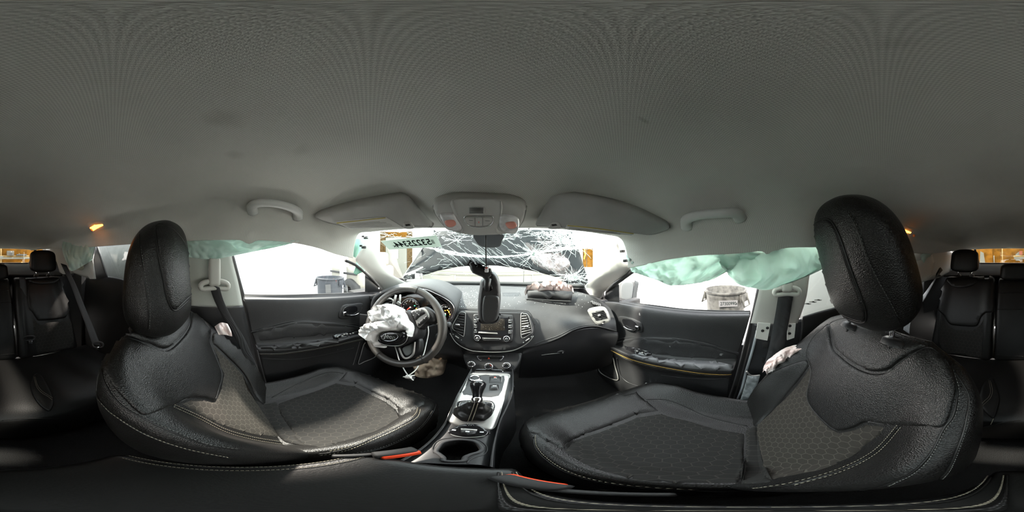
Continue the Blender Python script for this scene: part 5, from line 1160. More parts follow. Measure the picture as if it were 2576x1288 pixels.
# ================================================================== centre console
cc = thing('center_console', (-.06, .4, -.95), 'black centre console with silver shifter surround and cup holder', 'center console')
rows = [[P(1186, 934, z=-.56), P(1200, 934, z=-.55), P(1240, 935, z=-.55), P(1275, 935, z=-.55), P(1290, 934, z=-.56)],
        [P(1150, 1000, z=-.575), P(1168, 985, z=-.565), P(1215, 985, z=-.565), P(1262, 985, z=-.565), P(1290, 990, z=-.575)],
        [P(1124, 1060, z=-.60), P(1145, 1045, z=-.582), P(1190, 1045, z=-.582), P(1240, 1045, z=-.582), P(1262, 1055, z=-.60)],
        [P(1085, 1110, z=-.62), P(1118, 1090, z=-.602), P(1175, 1090, z=-.60), P(1225, 1090, z=-.602), P(1248, 1100, z=-.62)],
        [P(1030, 1150, z=-.625), P(1080, 1130, z=-.61), P(1160, 1130, z=-.608), P(1218, 1130, z=-.61), P(1240, 1140, z=-.625)],
        [P(960, 1180, z=-.63), P(1040, 1165, z=-.612), P(1150, 1168, z=-.61), P(1212, 1170, z=-.612), P(1236, 1178, z=-.63)]]
g = surf(rows, 40, 60, even=False)
for r in g:
    a, b = r[0].copy(), r[-1].copy(); r.insert(0, a+V((-.01, 0, -.35))); r.append(b+V((.01, 0, -.35)))
g2 = surf([g[0]]+[g[i] for i in range(5, 55, 6)]+[g[-1]], 60, 60, even=False) if False else g
vs, fs = grid_vf(g); CB = Bvh(vs, fs)
well = [(1104, 1123), (1113, 1114), (1135, 1108), (1165, 1106.5), (1194, 1111), (1209, 1121), (1213, 1131), (1204, 1138), (1186, 1143), (1171, 1150), (1163, 1160), (1118, 1160), (1115, 1152), (1105, 1143), (1096, 1136)]
def topx(v):
    v = V(v); lo = math.atan2(v.x, v.y)-HEAD; return V((1288+lo*2576/(2*pi), 644-math.atan2(v.z, sqrt(v.x**2+v.y**2))*1288/pi))
wv = [V(a) for a in well]
g3 = surf([[V(q) for q in r] for r in g[::6]+[g[-1]]], 90, 240, even=False); v3, f3 = grid_vf(g3)
px3 = [topx(v) for v in v3]; f3 = [f for f in f3 if not inside(sum((px3[i] for i in f), V((0, 0)))/4, wv)]
mk('console_body', v3, f3, M['plastic'], cc, thick=.004, offset=1)
CT = Bvh(*grid_vf([r[1:-1] for r in g]))
panel('silver_surround', [(1167, 946), (1176, 939), (1225, 939.5), (1270, 940), (1282, 943), (1282, 955), (1272, 995), (1262, 1025), (1254, 1048), (1246, 1070), (1237, 1081), (1225, 1083), (1180, 1078), (1150, 1071), (1132, 1064), (1128, 1052), (1137, 1026), (1150, 998), (1160, 966)], CT, M['silver'], cc, h=.008, edge=4, res=7, base=-.002, n=90)
panel('upper_recess', [(1177, 944), (1222, 945), (1268, 948), (1269, 958), (1262, 985), (1254, 998), (1236, 1002), (1217, 1001), (1190, 998), (1166, 996), (1164, 988), (1171, 960)], CT, M['plastic'], cc, h=.0085, edge=1.5, res=7, base=.0082, curve=False)
lathe('dial_ring', [(.020, 0), (.022, .003), (.018, .006), (.015, .003)], CT.cast(1194, 955)[0]+V((0, 0, .008)), (0, 0, 1), M['chrome'], cc, 28)
for pts, hh, mm in (([(1231, 950), (1260, 950), (1261, 968), (1230, 967)], .014, 'plastic'), ([(1232, 971), (1254, 970), (1256, 985), (1230, 986)], .016, 'dark_metal')):
    panel('switch_block', pts, CT, M[mm], cc, h=hh, edge=1.5, res=5, base=.008, curve=False)
rbox('usb_port', CT.cast(1246, 957)[0]+V((0, 0, .0155)), (.012, .006, .003), M['silver_m'], cc); rbox('usb_red', CT.cast(1245, 955)[0]+V((0, .0, .0165)), (.006, .004, .002), M['red'], cc)
rbox('switch_print', CT.cast(1244, 977)[0]+V((0, 0, .017)), (.012, .005, .001), M['mark'], cc, bev=0)
tube('port_trim', onto([(1231, 950), (1260, 950), (1261, 967)], CT, 10, .016), .0008, M['silver_m'], cc, 5)
panel('gate_frame', [(1156, 1012), (1195, 1009), (1236, 1011), (1245, 1022), (1242, 1035), (1232, 1051), (1215, 1060), (1185, 1057), (1158, 1051), (1150, 1040), (1151, 1028)], CT, M['plastic_g'], cc, h=.012, edge=2, res=7, base=.005)
tube('gate_trim', onto([(1160, 1016), (1195, 1012.5), (1232, 1015), (1240, 1024), (1236, 1036), (1227, 1048), (1212, 1056), (1185, 1053.5), (1162, 1048), (1155, 1038), (1157, 1022), (1160, 1016)], CT, 80, .013)[:-1], .0012, M['silver_m'], cc, 6, True)
for k, ch in enumerate('PRND'):
    q = CT.cast(1238.5-k*1.6, 1024+k*7); text('gear_letter', ch, q[0]+V((0, 0, .0135)), (1, 0, 0), (0, 1, 0), .008, M['mark'], cc)
sb_ = CT.cast(1190, 1040)[0]+V((0, 0, .01)); kn = P(1200, 1008, z=-.50); kt = P(1203, 962, z=-.455)
from mathutils import noise
vs, fs = [], []
nb = 20
for j in range(nb):
    f = j/(nb-1); c = sb_.lerp(kn, f); rr = .034*(1-f)**1.3+.013
    for k in range(40):
        w = 2*pi*k/40; r2 = rr*(1+.16*(1-f)*noise.noise(V((cos(w)*2, sin(w)*2, f*3)))+.07*sin(5*w+f*9)*(1-abs(2*f-1)))
        vs.append(c+V((cos(w)*r2*1.05, sin(w)*r2, .003*sin(14*f))))
    if j:
        for k in range(40): l = (k+1) % 40; fs.append(((j-1)*40+k, (j-1)*40+l, j*40+l, j*40+k))
bt = mk('shift_boot', vs, fs, M['leather2'], cc)
for o_ in (-.004, .004): tube('boot_stitch', [sb_.lerp(kn, f)+V((o_, -(.034*(1-f)**1.3+.0145), .002)) for f in (.0, .25, .5, .75, 1)], .0008, M['thread'], bt, 5)
ax = (kt-kn).normalized(); lathe('boot_collar', [(.013, -.008), (.0155, 0), (.0145, .010), (.012, .014)], kn, ax, M['chrome'], cc, 28)
L_ = (kt-kn).length
lathe('shift_knob', [(.0125, .012), (.0135, L_*.35), (.017, L_*.55), (.0225, L_*.78), (.0235, L_*.92), (.020, L_*1.02), (.012, L_*1.07), (0, L_*1.08)], kn, ax, M['plastic_g'], cc, 36)
panel('knob_cap', [(1192, 957), (1203, 954), (1214, 957), (1212, 962), (1203, 964), (1194, 962)], Pl(kt+ax*.006, (0, -.3, 1)), M['silver'], cc, h=.002, edge=1.5, res=4)
panel('brake_switch_plate', [(1127, 1086), (1140, 1077), (1162, 1068), (1185, 1066), (1205, 1069), (1220, 1079), (1229, 1089), (1224, 1096), (1205, 1100), (1180, 1101), (1150, 1098), (1132, 1093)], CT, M['plastic_g'], cc, h=.009, edge=2, res=6, base=.0)
panel('brake_switch', [(1158, 1078), (1201, 1081), (1196, 1096), (1178, 1099), (1160, 1094)], CT, M['plastic'], cc, h=.020, edge=2, res=5, base=.008, curve=False)
panel('switch_lip', [(1159, 1080), (1201, 1083), (1199, 1088), (1160, 1085)], CT, M['silver_m'], cc, h=.023, edge=1, res=4, base=.018, curve=False)
tube('plate_edge', onto([(1128, 1087), (1140, 1096), (1165, 1101), (1190, 1101), (1215, 1098), (1228, 1090)], CT, 30, .006), .0014, M['silver_m'], cc, 6)
for a, b in ((1142, 1085), (1176, 1092), (1212, 1090)):
    q = CT.cast(a, b); rbox('switch_print', q[0]+V((0, 0, .011 if a != 1176 else .022)), (.008, .005, .001), M['mark'], cc, bev=0)
cup = [(1100, 1122), (1110, 1112), (1130, 1106), (1165, 1104.5), (1195, 1109), (1212, 1120), (1217, 1131), (1209, 1140), (1190, 1144), (1175, 1150), (1168, 1160), (1165, 1172), (1113, 1170), (1112, 1157), (1104, 1148), (1092, 1140)]
wr3 = [CT.cast(a, b)[0] for a, b in cr2d(well, 90)]
wl_ = [[q+V((0, 0, .003)) for q in wr3], [q+V((0, 0, -.012)) for q in wr3], [q*.0+(q-V((-.02, .11, 0)))*1.0+V((-.02, .11, -.075)) for q in wr3]]
cen_ = sum(wr3, V((0, 0, 0)))/len(wr3); wl_[2] = [cen_+(q-cen_)*.9+V((0, 0, -.075)) for q in wr3]
vs, fs = grid_vf(wl_, True); fs.append(tuple(range(180, 270))); mk('cup_well', vs, fs, M['carpet'], cc)
tube('rim_lip', [q+V((0, 0, .0025)) for q in wr3], .0042, M['dash'], cc, 8, True)
tube('rim_groove', onto([(1092, 1140), (1088, 1128), (1098, 1112), (1120, 1103), (1165, 1100), (1200, 1105), (1220, 1118), (1225, 1132), (1216, 1144), (1196, 1150), (1180, 1158), (1176, 1166)], CT, 60, .001), .0015, M['dash'], cc, 6)
o = crumple('net_edge', [(1290, 985), (1296, 975), (1299, 960), (1298, 945), (1294, 950), (1290, 970), (1286, 990), (1288, 1004)], CB, M['thread_d'], cc, .01, .3, 3, res=2, edge=1, h=.004)
# armrest lid and buckle tongues beside it
ar = thing('armrest', (-.07, -.05, -.95), 'wide black leather centre armrest lid with double stitched edges', 'armrest')
za = -.56
xl = lambda y: -.165+.02*max(0, y)*5
rows = []
for y, dz, xa, xb in ((.155, -.055, -.150, .012), (.158, -.02, -.155, .016), (.145, -.004, -.158, .02), (.10, 0, -.162, .022), (0, .002, -.165, .024), (-.06, .002, -.163, .022), (-.11, 0, -.16, .018), (-.142, -.006, -.155, .014), (-.152, -.03, -.15, .01), (-.15, -.08, -.145, .008)):
    z = za+dz; m_ = (xa+xb)/2; w = (xb-xa)/2
    rows.append([V((m_-w, y, z-.09)), V((m_-w, y, z-.03)), V((m_-w*.97, y, z-.008)), V((m_-w*.86, y, z)), V((m_, y, z+.003)), V((m_+w*.86, y, z)), V((m_+w*.97, y, z-.008)), V((m_+w, y, z-.03)), V((m_+w, y, z-.09))])
vs, fs = grid_vf(surf(rows, 60, 70)); mk('lid_pad', vs, fs, M['leather2'], ar); AM = Bvh(vs, fs)
for xo, tt in ((.94, .0), (.80, .0)):
    for s in (-1, 1):
        p = [V((-.07+s*.089*xo, y, za+.02)) for y in (.14, .08, .03, -.03, -.08, -.13)]
        pts = []
        for q in cr(p, 60):
            h = AM.b.ray_cast(q+V((0, 0, .05)), V((0, 0, -1)))
            if h[0]: pts.append(h[0]+V((0, 0, .0008)))
        tube('seam', pts, .0011, M['leather'], ar, 5)
        parts = [tube_vf([pts[i], pts[i].lerp(pts[i+1], .7)], .0006, 4) for i in range(len(pts)-1)]
        v2, f2 = join([([v+V((s*.003, 0, .0006)) for v in a], b) for a, b in parts]); o = mk('stitching', v2, f2, M['thread'], ar); o['kind'] = 'stuff'
rbox('bin_body', (-.07, -.02, -.77), (.15, .25, .36), M['plastic'], ar, bev=.08)
def buckle(c, d, up, label, s=1.0):
    t = thing('seat_buckle', c, label, 'seat belt buckle'); R = basis(d, up)
    vs, fs = rbox_vf(c, (.062*s, .030*s, .022*s), R, .25, 2); mk('housing', vs, fs, M['black'], t)
    vs, fs = rbox_vf(V(c)+R@V((.004*s, 0, .007*s)), (.056*s, .020*s, .016*s), R, .3, 2); mk('release_button', vs, fs, M['red'], t)
    vs, fs = rbox_vf(V(c)-R@V((.05*s, 0, .005*s)), (.06*s, .016*s, .01*s), R, .25, 2); mk('stalk', vs, fs, M['black'], t)
buckle(P(995, 1141, z=-.56), P(1020, 1138, z=-.56)-P(968, 1145, z=-.56), (0, .3, 1), 'red front seat buckle wedged between the driver seat and the armrest')
buckle(P(1318, 1216, z=-.56), P(1290, 1210, z=-.56)-P(1350, 1222, z=-.56), (0, .3, 1), 'red front seat buckle between the armrest and the passenger seat')
# ================================================================== seats
def interp(tab, s):
    for i in range(1, len(tab)):
        if s <= tab[i][0]:
            a, b = tab[i-1], tab[i]; t = (s-a[0])/(b[0]-a[0]); t = t*t*(3-2*t) if False else t
            return a[1]+(b[1]-a[1])*t
    return tab[-1][1]
def smooth_tab(tab, s):
    n = 6; return sum(interp(tab, s+(k-n/2)*.008) for k in range(n+1))/(n+1)
def front_seat(cx, by, bz, rec, ln, cl, label, D, yaw=0, hx=0, hy=0, hz=0, htilt=14, hrot=0, hsc=1.0, collars=None):
    """cx seat centre; (by,bz) crease between cushion and backrest; rec recline in degrees; ln backrest length; D traced seams and panels"""
    t = thing('front_seat', (cx, by, -.95), label, 'car seat', 'front seats')
    Ry = Matrix.Rotation(radians(yaw), 3, 'Z'); O = V((cx, by, bz))
    U = Ry @ V((0, -sin(radians(rec)), cos(radians(rec)))); F = Ry @ V((0, cos(radians(rec)), sin(radians(rec)))); X = Ry @ V((1, 0, 0))
    k = ln/.56
    Wt = [(-.08, .20), (0, .215), (.1, .238), (.22, .262), (.34, .262), (.42, .258), (.48, .240), (.52, .212), (.545, .175), (.56, .12)]
    Bt = [(-.08, .01), (0, .035), (.1, .062), (.25, .060), (.36, .035), (.44, .012), (.5, 0), (.56, 0)]
    Tt = [(-.08, .09), (.1, .11), (.3, .10), (.45, .075), (.52, .06), (.56, .05)]
    rows = []
    svals = [-.08+.64*i/26 for i in range(26)]+[.552, .558]
    for s in svals:
        W = smooth_tab(Wt, s); B = smooth_tab(Bt, s); T = smooth_tab(Tt, s)
        e = max(0, (s-.47)/.09); q = sqrt(max(.02, 1-min(1, e)**2.2)); T2 = T*q; off = -.02*(1-q)
        prof = [(0, 0), (.35, .0), (.60, .002), (.78, B*.75), (.90, B), (.975, B*.75-.008*q), (1.0, -T2*.22), (.985, -T2*.6), (.90, -T2*.93), (.6, -T2*1.05), (0, -T2*1.1)]
        ring = [(a*W, b*1.0+off-.008*e) for a, b in prof]+[(-a*W, b+off-.008*e) for a, b in reversed(prof[1:-1])]
        rows.append([O+X*a+F*b+U*(s*k) for a, b in ring])
    g = surf(rows, 150, 130, closed=True)
    vs, fs = grid_vf(g, True)
    n0 = len(g[0]); fs.append(tuple(range(n0))); fs.append(tuple((len(g)-1)*n0+i for i in reversed(range(n0))))
    back = mk('backrest', vs, fs, M['leather'], t); BK = Bvh(vs, fs)
    # cushion
    z0 = bz; rows = []
    Wc_ = [(-.08, .20), (0, .215), (.12, .235), (.3, .25), (.42, .25), (.48, .235), (.52, .21)]
    Fz = [(-.08, -.01), (0, -.005), (.2, 0), (.36, .018), (.43, .022), (.48, .008), (.51, -.02), (.53, -.055)]
    for i in range(26):
        s = -.08+.61*i/25; W = smooth_tab(Wc_, s); fz = smooth_tab(Fz, s); B = .052*(1-max(0, (s-.30)/.2))*min(1, (s+.14)/.15) if s < .5 else 0; B = max(B, 0)
        e = max(0, (s-.44)/.09); b0 = -.13+.03*e
        prof = [(0, 0), (.35, .0), (.60, .003), (.78, B*.75), (.90, B), (.97, B*.7-.008), (1.0, -.03), (1.0, -.07), (.97, b0+.01), (.9, b0), (0, b0)]
        ring = [(a*W, b+fz if b > b0+.02 else b) for a, b in prof]; ring = ring+[(-a, b) for a, b in reversed(ring[1:-1])]
        bow = lambda a: -.05*(abs(a)/.25)**2.5*(max(0, s-.2)/.3)
        rows.append([V((cx, by, z0))+Ry@V((a, s*cl/.5+bow(a), b)) for a, b in ring])
    lr = rows[-1]; cen = sum(lr, V((0, 0, 0)))/len(lr)
    rows.append([cen+(p-cen)*.9+V((0, .004, -.01)) for p in lr])
    g = surf(rows, 150, 110, closed=True); vs, fs = grid_vf(g, True); n0 = len(g[0]); fs.append(tuple(range(n0))); fs.append(tuple((len(g)-1)*n0+i for i in reversed(range(n0))))
    cu = mk('cushion', vs, fs, M['leather'], t); CU = Bvh(vs, fs)
    rbox('seat_base', (cx, by+.2, -.86), (.42, .42, .16), M['plastic'], t, bev=.1)
    # headrest
    hU = V((0, -sin(radians(htilt)), cos(radians(htilt)))); hF = V((0, cos(radians(htilt)), sin(radians(htilt)))); RR = Matrix.Rotation(radians(hrot), 3, 'Z'); hU, hF, hX = RR@hU, RR@hF, RR@V((1, 0, 0))
    Ho = V((cx+hx, hy, hz)); rows = []
    hs = 30
    for i in range(hs):
        f = i/(hs-1); ph = -pi/2+pi*f; s = .148*hsc*sin(ph); e = abs(sin(ph)); q = (1-e**3.2)**.45 if e < 1 else 0; q = max(q, .03)
        W = (.130*hsc-.018*(s/.148))*q; T = (.058*hsc-.006*(s/.148))*(q**.8); fo = .018*(s/.148)**2+.012*s/.148
        ring = []
        for a in range(32):
            w = 2*pi*a/32; ca, sa = cos(w), sin(w); x = abs(ca)**.62*(1 if ca > 0 else -1)*W; y = abs(sa)**.75*(1 if sa > 0 else -1)*T
            if y > 0: y *= (1.0-.22*(abs(x)/.13)**2)
            ring.append(Ho+hX*x+hF*(y+fo*.6)+hU*s)
        rows.append(ring)
    g = surf(rows, 120, 90, closed=True, even=False) if False else [cr(r, 120, True) for r in rows]; g = [[cr_u([r[i] for r in g], 90)[j] for i in range(120)] for j in range(90)] if False else g
    cols = [cr_u([r[i] for r in g], 80) for i in range(120)]; g = [[cols[i][j] for i in range(120)] for j in range(80)]
    vs, fs = grid_vf(g, True); fs.append(tuple(range(120))); fs.append(tuple((79)*120+i for i in reversed(range(120))))
    hr = mk('headrest', vs, fs, M['leather'], t); HR = Bvh(vs, fs)
    for s in (-1, 1):
        b = Ho+hX*(s*.07)-hU*.10-hF*.01
        top = O+X*(s*.07)+U*(ln+.003)-F*.03
        hit = BK.cast(*collars[(s+1)//2]) if collars else None
        if hit: top = hit[0]+hit[1]*.002; b = top+(b-top).normalized()*(b-top).length
        tube('headrest_post', [b, top-U*.03], .0065, M['chrome'], hr, 14)
        lathe('post_collar', [(.009, .012), (.022, .011), (.030, .005), (.031, -.008)], top, U, M['plastic'], back, 28)
    uvb = lambda p: ((p-O).dot(X), (p-O).dot(U)); uvc = lambda p: ((p-O).dot(X), p.y)
    T_ = {'b': BK, 'c': CU, 'h': HR}; Pn = {'b': back, 'c': cu, 'h': hr}
    for it in D:
        kind, w = it[0], it[1]
        if kind == 'p': panel(it[2], it[3], T_[w], M[it[4]], Pn[w], h=it[5]+(.0015 if it[4][:3] == 'hex' else 0), edge=it[6] if len(it) > 6 else 5, res=8, base=-.001 if it[4][:3] == 'hex' else -.004, curve=(it[7] if len(it) > 7 else True), uvf=uvb if w != 'c' else uvc)
        elif kind == 's': seam('seam', it[2], T_[w], M['leather2'], Pn[w], .0016, .0006)
        elif kind == 't': stitches(it[2], T_[w], M[it[3]], Pn[w], .0065, .0042, .0007, .0016)
    return t, BK, CU, HR
def sh(p, dx, dy): return [(a+dx, b+dy) for a, b in p]
drv = [
 ('p', 'b', 'yoke_panel', [(284, 845), (333, 852), (377, 869), (415, 882), (447, 861), (475, 823), (482, 778), (500, 790), (523, 817), (532, 833), (530, 861), (545, 900), (559, 942), (550, 980), (538, 1008), (513, 1002), (480, 1002), (447, 1015), (393, 1037), (360, 1045), (333, 1026), (290, 980), (263, 937), (256, 910), (264, 868)], 'leather', .006, 6),
 ('p', 'b', 'collar_panel', [(288, 842), (333, 822), (400, 800), (470, 775), (478, 790), (473, 823), (446, 858), (415, 878), (378, 866), (333, 848)], 'leather', .009, 7),
 ('p', 'b', 'insert_panel', [(534, 868), (545, 877), (575, 905), (611, 942), (649, 1016), (687, 1070), (725, 1108), (690, 1100), (655, 1096), (610, 1086), (560, 1070), (534, 1060), (490, 1035), (455, 1016), (480, 1006), (513, 1006), (540, 1012), (555, 980), (563, 942), (549, 900)], 'hex', .001, 4, False),
 ('p', 'b', 'outer_bolster', [(536, 838), (560, 838), (600, 850), (636, 880), (666, 920), (682, 960), (684, 990), (676, 1010), (662, 1016), (640, 990), (611, 940), (575, 902), (545, 873), (534, 862)], 'leather', .006, 5),
 ('p', 'b', 'lower_insert', [(640, 1000), (664, 1016), (697, 1016), (706, 1045), (731, 1083), (764, 1120), (724, 1111), (684, 1072), (646, 1018)], 'hexd', .001, 3, False), ('p', 'c', 'rear_strip', [(650, 1018), (697, 1010), (708, 1043), (735, 1082), (770, 1120), (716, 1112), (676, 1072)], 'hexd', .003, 3, False),
 ('s', 'b', [(534, 848), (575, 850), (620, 868), (655, 905), (676, 950), (682, 985)]), ('t', 'b', sh([(534, 848), (575, 850), (620, 868), (655, 905), (676, 950), (682, 985)], -2, 3), 'thread_d'),
 ('s', 'b', [(256, 923), (266, 966), (299, 1013), (352, 1048), (432, 1086), (518, 1119), (598, 1132)]), ('t', 'b', sh([(256, 923), (266, 966), (299, 1013), (352, 1048), (432, 1086), (518, 1119), (598, 1132)], 4, -2), 'thread_d'),
 ('s', 'b', [(256, 918), (246, 955), (244, 993), (262, 1020), (289, 1046), (366, 1093), (465, 1129), (575, 1152)]), ('t', 'b', sh([(246, 1003), (262, 1022), (289, 1046), (366, 1093), (465, 1129), (575, 1152)], 0, -2), 'thread'),
 ('s', 'b', [(435, 1021), (498, 1049), (565, 1083), (640, 1104), (720, 1116)]), ('t', 'b', sh([(435, 1021), (498, 1049), (565, 1083), (640, 1104), (720, 1116)], 0, 3), 'thread'), ('t', 'b', sh([(435, 1021), (498, 1049), (565, 1083), (640, 1104), (720, 1116)], 2, -3), 'thread'),
 ('s', 'b', [(284, 845), (333, 852), (377, 869), (395, 878)]),
 ('p', 'c', 'front_panel', [(886, 918), (924, 921), (1003, 944), (1050, 962), (1079, 978), (1098, 1000), (1067, 1019), (1040, 1035), (1007, 1049), (997, 1026), (972, 1006), (934, 988), (893, 967), (845, 960), (870, 937)], 'leather', .008, 5, False),
 ('p', 'c', 'insert_panel', [(845, 963), (893, 970), (934, 992), (972, 1010), (995, 1029), (1003, 1052), (972, 1072), (908, 1097), (845, 1118), (804, 1128), (762, 1118), (731, 1083), (706, 1045), (697, 1016), (740, 1000), (790, 985)], 'hexd', .002, 4, False),
 ('s', 'c', [(684, 1000), (750, 965), (820, 937), (864, 939)]), ('t', 'c', sh([(684, 1000), (750, 965), (820, 937), (864, 939)], 2, 4), 'thread_d'),
 ('s', 'c', [(800, 1142), (832, 1138), (877, 1127), (940, 1102), (1003, 1073), (1045, 1048), (1055, 1026)]), ('t', 'c', sh([(800, 1142), (832, 1138), (877, 1127), (940, 1102), (1003, 1073), (1045, 1048), (1055, 1026)], 3, 3), 'thread'), ('t', 'c', sh([(832, 1138), (877, 1127), (940, 1102), (1003, 1073), (1045, 1048), (1055, 1026)], -3, -3), 'thread'),
 ('s', 'c', [(877, 1146), (972, 1124), (1051, 1083), (1090, 1035), (1098, 1002)]), ('t', 'c', sh([(877, 1146), (972, 1124), (1051, 1083), (1090, 1035)], -2, -3), 'thread_d'),
 ('p', 'h', 'face_panel', [(390, 572), (402, 562), (430, 570), (460, 600), (480, 640), (492, 680), (495, 715), (488, 738), (470, 755), (450, 775), (440, 780), (428, 772), (418, 740), (408, 690), (398, 630)], 'leather', .003, 5),
 ('s', 'h', [(350, 575), (352, 620), (360, 680), (370, 740), (374, 790), (372, 830)]), ('t', 'h', sh([(352, 620), (360, 680), (370, 740), (374, 790), (372, 830)], 3, 0), 'thread_d'),
 ('s', 'h', [(402, 562), (390, 572), (392, 600), (398, 640), (408, 690), (418, 745), (430, 775), (440, 781), (452, 775), (475, 755), (495, 742)]),
]
pas = [
 ('p', 'b', 'yoke_panel', [(2045, 848), (2066, 828), (2086, 813), (2089, 836), (2098, 878), (2120, 900), (2145, 919), (2175, 934), (2204, 940), (2236, 934), (2263, 913), (2298, 889), (2334, 872), (2365, 890), (2393, 925), (2405, 972), (2399, 1013), (2375, 1072), (2322, 1073), (2228, 1069), (2180, 1063), (2145, 1078), (2110, 1084), (2086, 1072), (2045, 1031), (2030, 996), (2039, 937), (2028, 901), (2030, 875)], 'leather', .006, 6),
 ('p', 'b', 'collar_panel', [(2090, 812), (2140, 800), (2210, 820), (2260, 838), (2330, 868), (2298, 886), (2263, 909), (2236, 930), (2204, 936), (2175, 930), (2145, 915), (2120, 896), (2101, 876), (2093, 836)], 'leather', .009, 7),
 ('p', 'b', 'insert_panel', [(2036, 925), (2042, 937), (2033, 998), (2047, 1033), (2086, 1076), (2110, 1088), (2145, 1082), (2180, 1067), (2228, 1073), (2215, 1095), (2180, 1119), (2115, 1161), (2027, 1190), (1944, 1209), (1921, 1173), (1903, 1090), (1906, 1066), (1956, 1019), (2000, 975)], 'hex', .001, 4, False),
 ('p', 'b', 'outer_bolster', [(2030, 905), (2000, 912), (1968, 923), (1940, 938), (1921, 954), (1900, 975), (1885, 996), (1874, 1031), (1884, 1062), (1902, 1074), (1930, 1045), (1956, 1019), (2000, 968), (2034, 922)], 'leather', .006, 5),
 ('p', 'b', 'lower_insert', [(1908, 1066), (1872, 1084), (1872, 1150), (1862, 1226), (1944, 1213), (1924, 1173), (1906, 1090)], 'hexd', .001, 3, False), ('p', 'c', 'rear_strip', [(1908, 1066), (1876, 1082), (1875, 1150), (1864, 1226), (1944, 1213), (1924, 1173), (1906, 1090)], 'hexd', .003, 3, False),
 ('s', 'b', [(2032, 912), (1968, 930), (1925, 957), (1892, 1000), (1880, 1032)]), ('t', 'b', sh([(2032, 912), (1968, 930), (1925, 957), (1892, 1000), (1880, 1032)], 3, 4), 'thread'), ('t', 'b', sh([(2032, 912), (1968, 930), (1925, 957), (1892, 1000), (1880, 1032)], -2, -3), 'thread'),
 ('s', 'b', [(2263, 1072), (2204, 1137), (2115, 1184), (1997, 1218), (1900, 1232)]), ('t', 'b', sh([(2263, 1072), (2204, 1137), (2115, 1184), (1997, 1218), (1900, 1232)], -4, -3), 'thread'), ('t', 'b', sh([(2263, 1072), (2204, 1137), (2115, 1184), (1997, 1218)], 5, 3), 'thread'),
 ('s', 'b', [(2393, 928), (2408, 984), (2399, 1043), (2375, 1078), (2340, 1143), (2292, 1190), (2228, 1220), (2145, 1237)]), ('t', 'b', sh([(2393, 928), (2408, 984), (2399, 1043), (2375, 1078), (2340, 1143), (2292, 1190), (2228, 1220)], 5, 2), 'thread_d'),
 ('s', 'b', [(2399, 931), (2422, 965), (2438, 1001), (2431, 1055), (2416, 1108), (2381, 1184), (2334, 1228)]), ('t', 'b', sh([(2436, 1008), (2431, 1055), (2416, 1108), (2381, 1184), (2334, 1228)], 3, 0), 'thread_d'),
 ('s', 'b', [(2334, 872), (2298, 889), (2263, 913), (2245, 928)]),
 ('p', 'c', 'front_panel', [(1302, 1062), (1343, 1045), (1429, 1023), (1510, 1000), (1559, 986), (1602, 985), (1629, 1008), (1664, 1036), (1602, 1045), (1540, 1070), (1470, 1095), (1440, 1108), (1411, 1131), (1375, 1113), (1337, 1090)], 'leather', .008, 5, False),
 ('p', 'c', 'insert_panel', [(1664, 1040), (1602, 1049), (1540, 1074), (1470, 1099), (1442, 1111), (1416, 1133), (1450, 1157), (1500, 1181), (1580, 1206), (1700, 1219), (1862, 1222), (1872, 1150), (1874, 1090), (1800, 1078), (1740, 1060), (1690, 1049)], 'hexd', .002, 4, False),
 ('s', 'c', [(1343, 1099), (1348, 1126), (1375, 1156), (1429, 1189), (1510, 1213), (1618, 1227), (1754, 1235), (1890, 1236)]), ('t', 'c', sh([(1343, 1099), (1348, 1126), (1375, 1156), (1429, 1189), (1510, 1213), (1618, 1227), (1754, 1235)], 4, -3), 'thread'),
 ('s', 'c', [(1302, 1066), (1285, 1102), (1291, 1145), (1321, 1183), (1370, 1210)]), ('t', 'c', sh([(1302, 1066), (1287, 1102), (1293, 1143), (1321, 1181)], 4, 0), 'thread_d'),
 ('s', 'c', [(1626, 1005), (1672, 1005), (1713, 1018), (1781, 1048), (1880, 1072)]), ('t', 'c', sh([(1626, 1005), (1672, 1005), (1713, 1018), (1781, 1048), (1880, 1072)], 0, 4), 'thread_d'),
 ('p', 'h', 'face_panel', [(2032, 590), (2045, 562), (2065, 552), (2085, 553), (2102, 575), (2118, 615), (2135, 665), (2155, 720), (2172, 765), (2178, 795), (2172, 809), (2150, 806), (2110, 790), (2080, 773), (2055, 720), (2034, 660), (2028, 620)], 'leather', .003, 5),
 ('s', 'h', [(2052, 558), (2070, 551), (2088, 553), (2104, 575), (2120, 615), (2137, 665), (2157, 720), (2175, 768), (2180, 797), (2172, 812), (2140, 805), (2084, 780)]),
 ('s', 'h', [(2132, 532), (2155, 570), (2178, 640), (2205, 700), (2235, 755), (2255, 795), (2264, 815)]), ('t', 'h', sh([(2132, 532), (2155, 570), (2178, 640), (2205, 700), (2235, 755), (2255, 795)], 3, 0), 'thread_d'),
]
front_seat(-.41, .07, -.655, 31, .555, .46, 'black driver seat with tan lit honeycomb insert left of the console', drv, hy=-.212, hz=-.062, htilt=4, hrot=0, hsc=1.07)
front_seat(.295, -.01, -.655, 29, .545, .46, 'black passenger seat with its tilted headrest on chrome posts', pas, yaw=0, hy=-.226, hz=-.020, htilt=-16, hrot=4, hsc=1.05, collars=[(2252, 862), (2143, 822)])

